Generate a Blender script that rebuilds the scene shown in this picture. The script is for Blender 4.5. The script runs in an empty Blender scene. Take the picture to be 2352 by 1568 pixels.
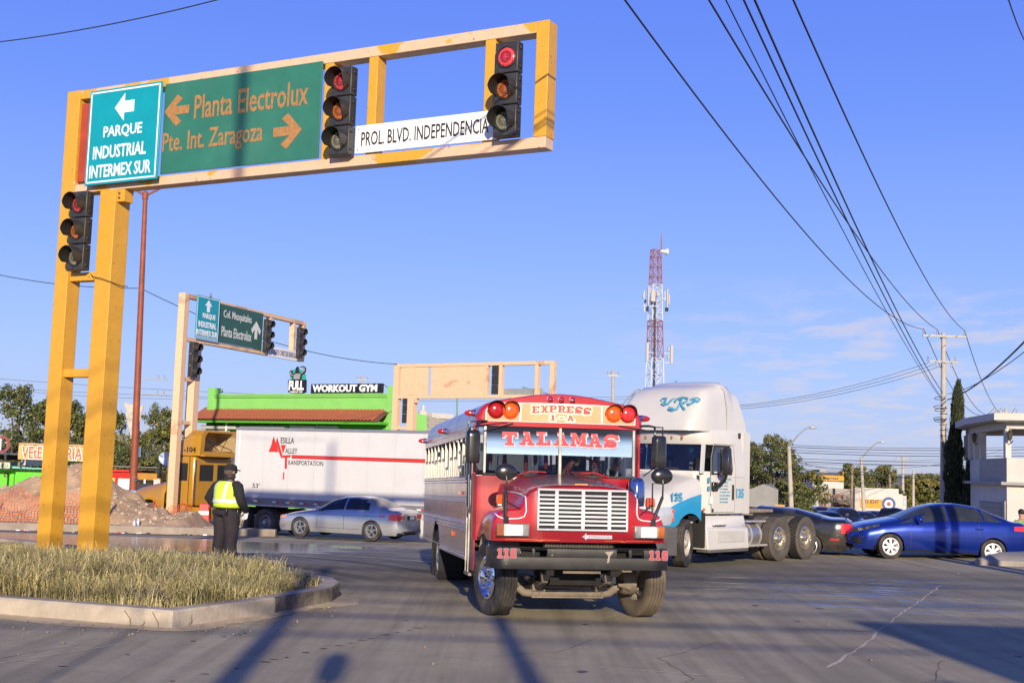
import bpy, math, random
import numpy as np
from mathutils import Vector, Matrix
random.seed(7); RNG=np.random.default_rng(7)
S=bpy.context.scene; COL=S.collection; R=math.radians
# ---------------------------------------------------------------- camera
FPX=2900.; CX=1176.; CY=784.; CAMH=2.0
ROLL=0.0335; PITCH=math.atan(288/2900.)
_f=Vector((0,math.cos(PITCH),math.sin(PITCH))); _r=Vector((1,0,0)); _u=_r.cross(_f)
_r2=_r*math.cos(ROLL)+_u*math.sin(ROLL); _u2=-_r*math.sin(ROLL)+_u*math.cos(ROLL)
cam=bpy.data.cameras.new('camera'); camo=bpy.data.objects.new('camera',cam); COL.objects.link(camo)
cam.sensor_fit='HORIZONTAL'; cam.sensor_width=36; cam.lens=36*FPX/2352; cam.clip_start=.1; cam.clip_end=9000
m=Matrix((( _r2.x,_u2.x,-_f.x,0),( _r2.y,_u2.y,-_f.y,0),( _r2.z,_u2.z,-_f.z,CAMH),(0,0,0,1)))
camo.matrix_world=m; S.camera=camo
# ---------------------------------------------------------------- world and sun
SUN_EL=16.5; SUN_AZ=4.1   # sun stands behind the camera, a little to the right
w=bpy.data.worlds.new('World'); S.world=w; w.use_nodes=True
nt=w.node_tree; nd=nt.nodes; bg=nd['Background']; bg.inputs['Strength'].default_value=.15
sky=nd.new('ShaderNodeTexSky'); sky.sky_type='NISHITA'; sky.sun_disc=False
sky.sun_elevation=R(SUN_EL); sky.sun_rotation=R(180-SUN_AZ); sky.altitude=1100; sky.air_density=1.15; sky.dust_density=.35; sky.ozone_density=3.0
def nmath(nt,op,a,b=None,c=None,clamp=False):
    n=nt.nodes.new('ShaderNodeMath'); n.operation=op; n.use_clamp=clamp
    for i,v in enumerate((a,b,c)):
        if v is None: continue
        if isinstance(v,(int,float)): n.inputs[i].default_value=v
        else: nt.links.new(v,n.inputs[i])
    return n.outputs[0]
def nmix(nt,f,a,b,mode='MIX'):
    n=nt.nodes.new('ShaderNodeMix'); n.data_type='RGBA'; n.blend_type=mode
    for s,v in ((n.inputs['Factor'],f),(n.inputs['A'],a),(n.inputs['B'],b)):
        if isinstance(v,(int,float)): s.default_value=v
        elif isinstance(v,tuple): s.default_value=(*v[:3],1)
        else: nt.links.new(v,s)
    return n.outputs['Result']
def nnoise(nt,vec,scale,detail=4,rough=.55,dist=0):
    n=nt.nodes.new('ShaderNodeTexNoise'); n.inputs['Scale'].default_value=scale; n.inputs['Detail'].default_value=detail
    n.inputs['Roughness'].default_value=rough; n.inputs['Distortion'].default_value=dist
    if vec is not None: nt.links.new(vec,n.inputs['Vector'])
    return n.outputs['Fac']
def nramp(nt,f,stops,interp='LINEAR'):
    n=nt.nodes.new('ShaderNodeValToRGB'); cr=n.color_ramp; cr.interpolation=interp
    while len(cr.elements)<len(stops): cr.elements.new(.5)
    for e,(p,c) in zip(cr.elements,stops):
        e.position=p; e.color=(c,c,c,1) if isinstance(c,(int,float)) else (*c,1)
    nt.links.new(f,n.inputs[0]); return n.outputs[0]
def nmap(nt,vec,scale=(1,1,1),rot=(0,0,0),loc=(0,0,0)):
    n=nt.nodes.new('ShaderNodeMapping'); n.inputs['Scale'].default_value=scale; n.inputs['Rotation'].default_value=rot; n.inputs['Location'].default_value=loc
    nt.links.new(vec,n.inputs['Vector']); return n.outputs[0]
tc=nd.new('ShaderNodeTexCoord')
# thin high cloud in the true direction of the sky: project the direction on a cloud layer
sep=nd.new('ShaderNodeSeparateXYZ'); nt.links.new(tc.outputs['Generated'],sep.inputs[0])
zc=nmath(nt,'MAXIMUM',sep.outputs[2],.02)
cmb=nd.new('ShaderNodeCombineXYZ')
nt.links.new(nmath(nt,'DIVIDE',sep.outputs[0],nmath(nt,'ADD',zc,.06)),cmb.inputs[0]); nt.links.new(nmath(nt,'DIVIDE',sep.outputs[1],nmath(nt,'ADD',zc,.06)),cmb.inputs[1])
cn=nnoise(nt,nmap(nt,cmb.outputs[0],(2.0,1.25,1),loc=(3.1,.7,0)),1.5,9,.62,.15)
big=nnoise(nt,nmap(nt,cmb.outputs[0],(.5,.35,1),loc=(7.3,1.9,0)),.6,2,.5)
side=nramp(nt,sep.outputs[0],[(.04,0.),(.26,1.)])
cl=nramp(nt,cn,[(.46,0.),(.62,1.)])
low=nramp(nt,sep.outputs[2],[(.015,.4),(.05,1.),(.115,1.),(.155,0.)])
cf=nmath(nt,'MULTIPLY',nmath(nt,'MULTIPLY',cl,low),nmath(nt,'MULTIPLY',side,.55))
def L(c,k=1/.15): 
    return tuple(((v/255+.055)/1.055)**2.4*k for v in c)
zz=nramp(nt,sep.outputs[2],[(0.,0.),(1.,1.)])
gr=nd.new('ShaderNodeValToRGB'); nt.links.new(sep.outputs[2],gr.inputs[0]); cr=gr.color_ramp
stops=[(0.,(176,186,214)),(.03,(172,190,236)),(.08,(162,190,250)),(.16,(140,174,252)),(.28,(108,146,251)),(.40,(92,128,246)),(.62,(66,96,200)),(1.,(44,68,150))]
while len(cr.elements)<len(stops): cr.elements.new(.5)
for e,(p,c) in zip(cr.elements,stops): e.position=p; e.color=(*L(c,1.),1)
grs=nmix(nt,1.,gr.outputs[0],(.86/.15,.86/.15,.86/.15),'MULTIPLY')
air=nmix(nt,.12,grs,nmix(nt,1.,sky.outputs[0],(1.05,1.0,1.15),'MULTIPLY'))
skyc=nmix(nt,cf,air,(4.2,3.9,4.25))
nt.links.new(skyc,bg.inputs['Color'])
su=bpy.data.lights.new('sun','SUN'); su.energy=5.0; su.angle=R(.53); su.color=(1,.86,.66)
suo=bpy.data.objects.new('sun',su); COL.objects.link(suo)
sd=Vector((math.sin(R(SUN_AZ))*math.cos(R(SUN_EL)),-math.cos(R(SUN_AZ))*math.cos(R(SUN_EL)),math.sin(R(SUN_EL))))
suo.rotation_euler=sd.to_track_quat('Z','Y').to_euler(); suo.location=(0,-10,30)
S.view_settings.view_transform='Standard'; S.view_settings.look='None'; S.view_settings.exposure=0.22; S.view_settings.gamma=1; S.view_settings.use_curve_mapping=False
# ---------------------------------------------------------------- maths of the place
def ray(px,py):
    v=_f+_r2*((px-CX)/FPX)-_u2*((py-CY)/FPX); return v/v.y
def pt(px,py,Y):          # point seen at photo position (2352 px wide) at distance Y
    v=ray(px,py); return Vector((v.x*Y,Y,CAMH+v.z*Y))
def lerp(x,xs,ys): return float(np.interp(x,xs,ys))
def zg(x,y):
    l=lerp(y,[26,30,50,100,200],[0,-.12,-.92,-1.5,-2.2])
    r=lerp(y,[34,40,60,100,200],[0,-.14,-.9,-2.0,-2.6])
    t=min(1,max(0,(x+2)/9)); t=t*t*(3-2*t)
    return l*(1-t)+r*t+min(.2,max(0,(x-9.5)*.035))
# ---------------------------------------------------------------- materials
def hx(h,k=1.):
    c=[int(h[i:i+2],16)/255 for i in (0,2,4)]
    return tuple((v/12.92 if v<.04045 else ((v+.055)/1.055)**2.4)*k for v in c)
def setin(b,**k):
    for n,v in k.items():
        b.inputs[n.replace('_',' ')].default_value=v
_mc={}
def mat(name,col=(.3,.3,.3),rough=.6,metal=0,var=.12,vs=3.,bump=0,bs=30,coat=0,emit=0,ecol=None,dirt=0,dcol=(.3,.22,.15),dscale=1.5,spec=.5,bdist=.01,rv=0):
    if name in _mc: return _mc[name]
    m=bpy.data.materials.new(name); m.use_nodes=True; nt=m.node_tree; b=nt.nodes['Principled BSDF']
    b.inputs['Roughness'].default_value=rough; b.inputs['Metallic'].default_value=metal; b.inputs['Specular IOR Level'].default_value=spec
    if coat: b.inputs['Coat Weight'].default_value=coat; b.inputs['Coat Roughness'].default_value=.06
    tcn=nt.nodes.new('ShaderNodeTexCoord'); oc=tcn.outputs['Object']
    c=None
    if var or dirt:
        f=nnoise(nt,oc,vs,5,.6)
        d=tuple(max(0,x*(1-var)) for x in col); l=tuple(min(1,x*(1+var*.8)) for x in col)
        c=nmix(nt,nramp(nt,f,[(.3,0.),(.7,1.)]),d,l)
        if dirt:
            f2=nnoise(nt,oc,dscale,6,.65,.4)
            c=nmix(nt,nmath(nt,'MULTIPLY',nramp(nt,f2,[(.42,0.),(.72,1.)]),dirt),c,dcol)
        nt.links.new(c,b.inputs['Base Color'])
        if rv: nt.links.new(nmath(nt,'MULTIPLY_ADD',f,rv,rough-rv/2),b.inputs['Roughness'])
    else: b.inputs['Base Color'].default_value=(*col,1)
    if bump:
        bn=nt.nodes.new('ShaderNodeBump'); bn.inputs['Strength'].default_value=bump; bn.inputs['Distance'].default_value=bdist
        nt.links.new(nnoise(nt,oc,bs,4),bn.inputs['Height']); nt.links.new(bn.outputs[0],b.inputs['Normal'])
    if emit:
        b.inputs['Emission Color'].default_value=(*(ecol or col),1); b.inputs['Emission Strength'].default_value=emit
    _mc[name]=m; return m
def glass(name,tintc=(.35,.4,.42),trans=.6,rough=.03):
    if name in _mc: return _mc[name]
    m=bpy.data.materials.new(name); m.use_nodes=True; nt=m.node_tree; n=nt.nodes; out=n['Material Output']; n.remove(n['Principled BSDF'])
    g=n.new('ShaderNodeBsdfGlossy'); g.inputs['Roughness'].default_value=rough; g.inputs['Color'].default_value=(.9,.93,1,1)
    t=n.new('ShaderNodeBsdfTransparent'); t.inputs['Color'].default_value=(*tintc,1)
    fr=n.new('ShaderNodeLayerWeight'); fr.inputs['Blend'].default_value=.28
    fac=nmath(nt,'MULTIPLY_ADD',fr.outputs['Fresnel'],.8,.05,clamp=True)
    mx=n.new('ShaderNodeMixShader'); nt.links.new(fac,mx.inputs[0]); nt.links.new(t.outputs[0],mx.inputs[1]); nt.links.new(g.outputs[0],mx.inputs[2])
    nt.links.new(mx.outputs[0],out.inputs[0]); _mc[name]=m; return m
# ---------------------------------------------------------------- mesh building
class MB:
    def __init__(s): s.v=[]; s.f=[]; s.m=[]
    def add(s,vs,fs,m=0):
        o=len(s.v); s.v+= [tuple(p) for p in vs]; s.f+=[tuple(i+o for i in f) for f in fs]; s.m+=[m]*len(fs); return s
    def box(s,x0,x1,y0,y1,z0,z1,m=0,M=None):
        vs=[Vector((x,y,z)) for z in (z0,z1) for y in (y0,y1) for x in (x0,x1)]
        if M is not None: vs=[M@p for p in vs]
        return s.add(vs,[(0,2,3,1),(4,5,7,6),(0,1,5,4),(2,6,7,3),(0,4,6,2),(1,3,7,5)],m)
    def cbox(s,c,d,m=0,rz=0,rx=0,ry=0):
        M=Matrix.Translation(c)@Matrix.Rotation(rz,4,'Z')@Matrix.Rotation(ry,4,'Y')@Matrix.Rotation(rx,4,'X')
        return s.box(-d[0]/2,d[0]/2,-d[1]/2,d[1]/2,-d[2]/2,d[2]/2,m,M)
    def loft(s,rings,m=0,closed=True,cap0=True,cap1=True,mf=None):
        n=len(rings[0]); vs=[p for r in rings for p in r]; fs=[]; ms=[]
        for i in range(len(rings)-1):
            for j in range(n if closed else n-1):
                k=(j+1)%n; fs.append((i*n+j,i*n+k,(i+1)*n+k,(i+1)*n+j)); ms.append(mf(i,j) if mf else m)
        if closed and cap0: fs.append(tuple(range(n-1,-1,-1))); ms.append(mf(0,-1) if mf else m)
        if closed and cap1: fs.append(tuple((len(rings)-1)*n+j for j in range(n))); ms.append(mf(len(rings)-1,-1) if mf else m)
        o=len(s.v); s.v+=[tuple(p) for p in vs]; s.f+=[tuple(i+o for i in f) for f in fs]; s.m+=ms; return s
    def tube(s,pts,r,n=8,m=0,caps=True):
        pts=[Vector(p) for p in pts]; rr=r if isinstance(r,(list,tuple)) else [r]*len(pts); rings=[]
        up=None
        for i,p in enumerate(pts):
            d=(pts[min(i+1,len(pts)-1)]-pts[max(i-1,0)]).normalized()
            if up is None: up=Vector((0,0,1)) if abs(d.z)<.9 else Vector((1,0,0))
            a=d.cross(up).normalized(); b=a.cross(d).normalized(); up=b
            q=rr[i]
            rings.append([p+(a*math.cos(t)*(q[0] if isinstance(q,tuple) else q)+b*math.sin(t)*(q[1] if isinstance(q,tuple) else q)) for t in [2*math.pi*k/n for k in range(n)]])
        return s.loft(rings,m,True,caps,caps)
    def lathe(s,prof,c=(0,0,0),ax='Z',n=24,m=0,ms=None,caps=False):
        rings=[]
        for r,h in prof:
            ring=[]
            for k in range(n):
                t=2*math.pi*k/n; a,b=r*math.cos(t),r*math.sin(t)
                p=(a,b,h) if ax=='Z' else ((h,a,b) if ax=='X' else (b,h,a))
                ring.append((p[0]+c[0],p[1]+c[1],p[2]+c[2]))
            rings.append(ring)
        return s.loft(rings,m,True,caps,caps,(lambda i,j:ms[min(i,len(ms)-1)]) if ms else None)
    def ext(s,poly,y0,y1,m=0,plane='XZ',M=None):
        n=len(poly); area=sum(poly[i][0]*poly[(i+1)%n][1]-poly[(i+1)%n][0]*poly[i][1] for i in range(n))
        if area<0: poly=poly[::-1]
        def P(a,b,h): 
            v=Vector((a,h,b)) if plane=='XZ' else (Vector((a,b,h)) if plane=='XY' else Vector((h,a,b)))
            return M@v if M is not None else v
        vs=[P(a,b,y0) for a,b in poly]+[P(a,b,y1) for a,b in poly]
        fs=[tuple(range(n)),tuple(range(2*n-1,n-1,-1))]+[(i,i+n,(i+1)%n+n,(i+1)%n) for i in range(n)]
        if plane!='XZ': fs=[f[::-1] for f in fs]
        return s.add(vs,fs,m)
    def sphere(s,c,r,n=12,k=8,m=0,sc=(1,1,1)):
        rings=[]
        for i in range(k+1):
            a=-math.pi/2+math.pi*i/k; a=max(-1.5,min(1.5,a))
            rings.append([(c[0]+r*sc[0]*math.cos(a)*math.cos(2*math.pi*j/n),c[1]+r*sc[1]*math.cos(a)*math.sin(2*math.pi*j/n),c[2]+r*sc[2]*math.sin(a)) for j in range(n)])
        return s.loft(rings,m)
    def build(s,name,mats,parent=None,loc=(0,0,0),rot=(0,0,0),smooth=0,bevel=0,seg=2,sub=0):
        me=bpy.data.meshes.new(name); me.from_pydata(s.v,[],s.f)
        if not isinstance(mats,(list,tuple)): mats=[mats]
        for q in mats: me.materials.append(q)
        if len(mats)>1: me.polygons.foreach_set('material_index',s.m)
        if smooth:
            me.polygons.foreach_set('use_smooth',[True]*len(me.polygons)); me.update()
            if smooth<180: me.set_sharp_from_angle(angle=R(smooth))
        me.update()
        o=bpy.data.objects.new(name,me); COL.objects.link(o); o.location=loc; o.rotation_euler=rot
        if parent is not None: o.parent=parent
        if bevel:
            b=o.modifiers.new('b','BEVEL'); b.width=bevel; b.segments=seg; b.limit_method='ANGLE'; b.angle_limit=R(35); b.harden_normals=False
            me.polygons.foreach_set('use_smooth',[True]*len(me.polygons)); me.set_sharp_from_angle(angle=R(50))
        if sub:
            q=o.modifiers.new('s','SUBSURF'); q.levels=sub; q.render_levels=sub
        return o
def polymesh(name,V,k,M,mats,tri=False):
    """V: (n,k,3) corner array of separate faces"""
    V=np.asarray(V,dtype=np.float32); n=V.shape[0]; me=bpy.data.meshes.new(name); me.vertices.add(n*k); me.vertices.foreach_set('co',V.ravel())
    me.loops.add(n*k); me.loops.foreach_set('vertex_index',np.arange(n*k,dtype=np.int32)); me.polygons.add(n)
    me.polygons.foreach_set('loop_start',np.arange(0,n*k,k,dtype=np.int32))
    for q in mats: me.materials.append(q)
    me.polygons.foreach_set('material_index',np.asarray(M,dtype=np.int32)); me.update(calc_edges=True); me.validate()
    o=bpy.data.objects.new(name,me); COL.objects.link(o); return o
def unit(a): return a/np.maximum(1e-9,np.linalg.norm(a,axis=-1,keepdims=True))
def tag(o,label=None,cat=None,group=None,kind=None):
    if label: o['label']=label
    if cat: o['category']=cat
    if group: o['group']=group
    if kind: o['kind']=kind
    return o
def thing(name,label,cat,loc=(0,0,0),rz=0,group=None,rot=None):
    o=bpy.data.objects.new(name,None); COL.objects.link(o); o.location=loc
    o.rotation_euler=rot if rot else (0,0,rz); o.empty_display_size=.3
    return tag(o,label,cat,group)
def part(name,parent,loc=(0,0,0),rot=(0,0,0)):
    o=bpy.data.objects.new(name,None); COL.objects.link(o); o.parent=parent; o.location=loc; o.rotation_euler=rot; o.empty_display_size=.1; return o
def share(o,parent=None,loc=None,rot=None,scale=None):
    c=o.copy(); COL.objects.link(c)
    if parent is not None: c.parent=parent
    if loc is not None: c.location=loc
    if rot is not None: c.rotation_euler=rot
    if scale is not None: c.scale=scale
    return c
def tree_copy(o,parent=None):
    c=o.copy(); COL.objects.link(c); c.parent=parent
    for ch in list(o.children): tree_copy(ch,c)
    return c
def text(s,name,parent,m,loc,rz=0,w=None,h=.2,ext=.004,bold=0,shear=0,rot=None,track=1.,res=2,M=None,spacing=1.):
    cu=bpy.data.curves.new('t','FONT'); cu.body=s; cu.size=1; cu.offset=bold; cu.shear=shear; cu.resolution_u=res; cu.align_x='LEFT'; cu.space_character=track; cu.extrude=.5; cu.space_line=spacing
    to=bpy.data.objects.new('t',cu); COL.objects.link(to)
    dg=bpy.context.evaluated_depsgraph_get(); me=bpy.data.meshes.new_from_object(to.evaluated_get(dg))
    bpy.data.objects.remove(to); bpy.data.curves.remove(cu)
    n=len(me.vertices); co=np.empty(n*3); me.vertices.foreach_get('co',co); co=co.reshape(-1,3)
    mn=co.min(0); mx=co.max(0); k=h/(mx[1]-mn[1]); kx=(w/(mx[0]-mn[0])) if w else k
    q=np.empty_like(co); q[:,0]=(co[:,0]-mn[0])*kx; q[:,2]=(co[:,1]-mn[1])*k; q[:,1]=-(co[:,2]-mn[2])/max(1e-6,mx[2]-mn[2])*ext
    me.vertices.foreach_set('co',q.ravel()); me.materials.clear(); me.materials.append(m); me.update(); me.name=name
    o=bpy.data.objects.new(name,me); COL.objects.link(o); o.location=loc; o.rotation_euler=rot if rot else (0,0,rz)
    if parent is not None: o.parent=parent
    return o
# ================================================================ the ground
def sheet(name,xs,ys,dz,m,fz=zg):
    b=MB(); n=len(xs)
    vs=[(x,y,fz(x,y)+dz) for y in ys for x in xs]
    fs=[(j*n+i,j*n+i+1,(j+1)*n+i+1,(j+1)*n+i) for j in range(len(ys)-1) for i in range(n-1)]
    b.add(vs,fs); o=b.build(name,m,smooth=180); return tag(o,kind='structure')
XS=[-900,-300,-120,-70]+list(range(-40,41,2))+[70,120,300,900]
YS=[-60,-30,-10,0,6,12,18,22,24,26,28,30,32,34,36,38,40,42,44,46,48,50,52,54,56,58,60,64,68,72,76,80,85,90,95,100,110,130,160,200]
# dusty earth
gm=mat('earth',(.40,.29,.19),.95,var=.25,vs=.6,bump=.6,bs=8,bdist=.05)
sheet('ground',[-6000]+XS+[6000],YS+[400,1000,6000],-.03,gm)
# road surface
rm=bpy.data.materials.new('road_concrete'); rm.use_nodes=True; nt=rm.node_tree; b=nt.nodes['Principled BSDF']
t=nt.nodes.new('ShaderNodeTexCoord'); oc=t.outputs['Object']
sp=nt.nodes.new('ShaderNodeSeparateXYZ'); nt.links.new(oc,sp.inputs[0]); X,Y=sp.outputs[0],sp.outputs[1]
def MN(op,*a,**k): return nmath(nt,op,*a,**k)
fine=nnoise(nt,oc,60,3,.7); mid=nnoise(nt,oc,1.6,6,.65); bigp=nnoise(nt,oc,.22,5,.6,.4)
b.inputs['Specular IOR Level'].default_value=.2
base=nmix(nt,nramp(nt,mid,[(.3,0.),(.72,1.)]),(.47,.385,.285),(.63,.53,.41))
base=nmix(nt,nramp(nt,bigp,[(.35,0.),(.65,1.)]),nmix(nt,.45,base,(.36,.30,.23)),base)
# dust drifted along the island kerb
base=nmix(nt,MN('MULTIPLY',nramp(nt,fine,[(.35,0.),(.65,1.)]),.35),base,(.22,.185,.15))
# streaks of wear along the driving direction (towards upper right)
st=nnoise(nt,nmap(nt,oc,(2.2,.09,1),(0,0,R(-52))),1.2,5,.6)
base=nmix(nt,MN('MULTIPLY',nramp(nt,st,[(.42,0.),(.62,1.)]),.42),base,(.19,.16,.135))
st2=nnoise(nt,nmap(nt,oc,(3.,.12,1),(0,0,R(-38))),1.0,4,.6)
base=nmix(nt,MN('MULTIPLY',nramp(nt,st2,[(.5,0.),(.66,1.)]),.3),base,(.62,.53,.43))
# darker old asphalt patches in the junction
def ell(cx,cy,rx,ry,rot=0):
    c,s_=math.cos(rot),math.sin(rot)
    dx=MN('SUBTRACT',X,cx); dy=MN('SUBTRACT',Y,cy)
    u=MN('ADD',MN('MULTIPLY',dx,c/rx),MN('MULTIPLY',dy,s_/rx)); v=MN('SUBTRACT',MN('MULTIPLY',dy,c/ry),MN('MULTIPLY',dx,s_/ry))
    return MN('SQRT',MN('ADD',MN('MULTIPLY',u,u),MN('MULTIPLY',v,v)))
wob=MN('MULTIPLY_ADD',nnoise(nt,nmap(nt,oc,(.35,1,1)),.5,5,.6),1.1,-.55)
dk=MN('ADD',ell(-3,27.5,12,8.,.1),wob); dk=nramp(nt,dk,[(.75,1.),(1.05,0.)])
base=nmix(nt,MN('MULTIPLY',dk,.6),base,(.13,.112,.098))
dk2=MN('ADD',ell(7,25.5,9,3.6,-.05),wob); dk2=nramp(nt,dk2,[(.7,1.),(1.05,0.)])
base=nmix(nt,MN('MULTIPLY',dk2,.45),base,(.16,.14,.12))
lf=MN('ADD',ell(-8,11,4.6,2.6,.0),wob); lf=nramp(nt,lf,[(.8,1.),(1.1,0.)])
base=nmix(nt,MN('MULTIPLY',lf,.35),base,(.24,.2,.165))
# turning tyre tracks: arcs round a far centre
r1=MN('SQRT',MN('ADD',MN('POWER',MN('SUBTRACT',X,-13.),2.),MN('POWER',MN('SUBTRACT',Y,15.),2.)))
arc=nnoise(nt,nmap(nt,None or oc,(1,1,1)),.01,1)
cb=nt.nodes.new('ShaderNodeCombineXYZ'); nt.links.new(r1,cb.inputs[0]); 
arcn=nnoise(nt,cb.outputs[0],2.3,3,.75)
azone=nramp(nt,MN('ADD',ell(-1.5,28.5,6.5,7.5),wob),[(.7,1.),(1.1,0.)])
base=nmix(nt,MN('MULTIPLY',MN('MULTIPLY',nramp(nt,arcn,[(.45,1.),(.5,0.)]),azone),.7),base,(.06,.056,.055))
# wet part: street water lying left of the bus and as a thin film right of it
wet=MN('ADD',ell(-10.5,32.5,7.6,7.0,.1),MN('MULTIPLY',wob,.9)); wet=nramp(nt,wet,[(.86,1.),(1.0,0.)])
fm=nnoise(nt,nmap(nt,oc,(.5,2.6,1),(0,0,R(8))),1.1,6,.7)
film=MN('MULTIPLY',nramp(nt,fm,[(.5,0.),(.57,1.)]),nramp(nt,MN('ADD',ell(7.5,22.5,7.5,4.2,-.1),wob),[(.7,1.),(1.05,0.)]))
film2=MN('MULTIPLY',nramp(nt,nnoise(nt,nmap(nt,oc,(.6,3.,1)),1.0,6,.7),[(.44,0.),(.52,1.)]),nramp(nt,MN('ADD',ell(-3.5,31.,7,7.5,0),wob),[(.75,1.),(1.05,0.)]))
film2=MN('MULTIPLY',film2,nramp(nt,arcn,[(.46,0.),(.55,1.)]))
dry_pale=MN('MULTIPLY',nramp(nt,nnoise(nt,nmap(nt,oc,(.5,2.4,1),(0,0,.1)),1.3,6,.75),[(.46,0.),(.6,1.)]),nramp(nt,MN('ADD',ell(-3.2,32.,6.0,7.0,.0),wob),[(.7,1.),(1.05,0.)]))
base=nmix(nt,MN('MULTIPLY',MN('MULTIPLY',dry_pale,nramp(nt,arcn,[(.44,.1),(.56,1.)])),.75),base,(.66,.60,.54))
w_=MN('MAXIMUM',wet,MN('MAXIMUM',MN('MULTIPLY',film,.85),MN('MULTIPLY',film2,.55)))
base=nmix(nt,MN('MULTIPLY',w_,.62),base,(.045,.04,.038))
base=nmix(nt,1.,base,(.82,.85,.74),'MULTIPLY')
nt.links.new(base,b.inputs['Base Color'])
nt.links.new(MN('SUBTRACT',.86,MN('MULTIPLY',w_,.74)),b.inputs['Roughness'])
bn=nt.nodes.new('ShaderNodeBump'); bn.inputs['Distance'].default_value=.006
nt.links.new(MN('MULTIPLY_ADD',w_,-.75,.85),bn.inputs['Strength']); nt.links.new(MN('ADD',fine,MN('MULTIPLY',nnoise(nt,oc,9,4),1.5)),bn.inputs['Height']); nt.links.new(bn.outputs[0],b.inputs['Normal'])
road=sheet('road',[-70]+list(range(-40,41,2))+[70],YS[:YS.index(130)+1],0.,rm)
# joints and cracks of the slabs, thin strips just proud of the road
jm=mat('joint_seal',(.56,.46,.35),.95,var=.3,vs=9); cm=mat('crack_fill',(.045,.042,.04),.9,var=.3,vs=6)
def strip(name,pts,wd,m,jit=.0,dz=.004):
    P=[]
    for i in range(len(pts)-1):
        a,c=Vector(pts[i]),Vector(pts[i+1]); n=max(2,int((c-a).length/.25))
        P+=[a.lerp(c,k/n) for k in range(n)]
    P.append(Vector(pts[-1])); rg=random.Random(len(P)); b=MB(); vs=[]
    d=(P[-1]-P[0]).normalized(); nn=Vector((-d.y,d.x))
    for i,p in enumerate(P):
        o=rg.uniform(-jit,jit); wv=wd*rg.uniform(.55,1.3)
        for s_ in (-.5,.5):
            q=p+nn*(o+s_*wv); vs.append((q.x,q.y,zg(q.x,q.y)+dz))
    b.add(vs,[(2*i,2*i+1,2*i+3,2*i+2) for i in range(len(P)-1)])
    return b.build(name,m,road)
def gp(px,py):
    v=ray(px,py); y=2.
    while CAMH+v.z*y>zg(v.x*y,y) and y<120: y+=.03
    return (v.x*y,y)
def r1c(a,b_): return ((2400+a/1.387)/1.7415,(2150+b_/1.387)/1.7415)
def r2c(a,b_): return (a/1.3835/1.7415,(2100+b_/1.3835)/1.7415)
strip('slab_joint',[gp(*r1c(1990,195)),gp(*r1c(1700,400)),gp(*r1c(1540,520)),gp(*r1c(1480,590)),gp(*r1c(1260,720))],.035,jm,.03)
strip('slab_joint',[gp(*r1c(0,722)),gp(*r1c(800,775))],.03,jm,.01)
strip('slab_joint',[gp(*r2c(0,765)),gp(*r2c(830,632))],.025,jm,.01)
strip('slab_joint',[gp(*r2c(1240,622)),gp(*r2c(2340,700))],.02,jm,.01)
strip('slab_joint',[gp(*r1c(-100,480)),gp(*r1c(560,300))],.02,jm,.01)
strip('slab_joint',[gp(*r1c(1060,505)),gp(*r1c(1520,520))],.05,mat('worn_joint',(.25,.22,.2),.95),.01)
for k,P_ in enumerate(([(1.2,11.2),(1.9,12.6),(1.7,13.9),(2.6,15.4)],[(-5.6,11.4),(-4.9,12.3),(-4.4,13.5)],[(3.4,12.2),(4.4,13.0),(4.9,14.4),(6.6,15.3)],[(5.0,19.6),(6.3,20.4),(8.2,20.6),(9.4,21.6)],[(-.6,13.4),(.6,14.1),(1.2,15.6)],[(2.8,20.9),(4.6,21.8),(5.2,23.4)])):
    strip('crack',P_,.007,cm,.03)
rs=random.Random(21); b=MB()
for k in range(14):
    cx,cy=rs.uniform(-5,8),rs.uniform(11,24); r_=rs.uniform(.02,.07); b.add([(cx+r_*math.cos(2*math.pi*i/9)*rs.uniform(.6,1.2),cy+1.4*r_*math.sin(2*math.pi*i/9)*rs.uniform(.6,1.2),zg(cx,cy)+.0025) for i in range(9)],[tuple(range(9))])
o=b.build('oil_stain',mat('oil_stain',(.085,.078,.07),.7,var=.2),road); o['kind']='stuff'
# dotted weep crack of the foreground
b=MB(); rg=random.Random(3)
for (a,c) in (((960,865),(1880,665)),((1880,665),(2352,560)),((330,780),(870,690)),((1080,640),(1420,590))):
    A=Vector(gp(*r2c(*a))); C=Vector(gp(*r2c(*c))); L=(C-A).length; k=0
    while k<L:
        p=A.lerp(C,k/L)+Vector((rg.uniform(-.03,.03),rg.uniform(-.05,.05))); a_,c_=rg.uniform(.02,.07),rg.uniform(.015,.035)
        n=6; ph=rg.random()*6
        b.add([(p.x+a_*math.cos(2*math.pi*i/n+ph)*rg.uniform(.6,1.2),p.y+c_*math.sin(2*math.pi*i/n+ph)*rg.uniform(.6,1.2),.005) for i in range(n)],[tuple(range(n))])
        k+=rg.uniform(.06,.5)*(1 if a[0]>900 else 2.5)
tag(b.build('weep_crack',cm,road),kind='stuff')
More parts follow.
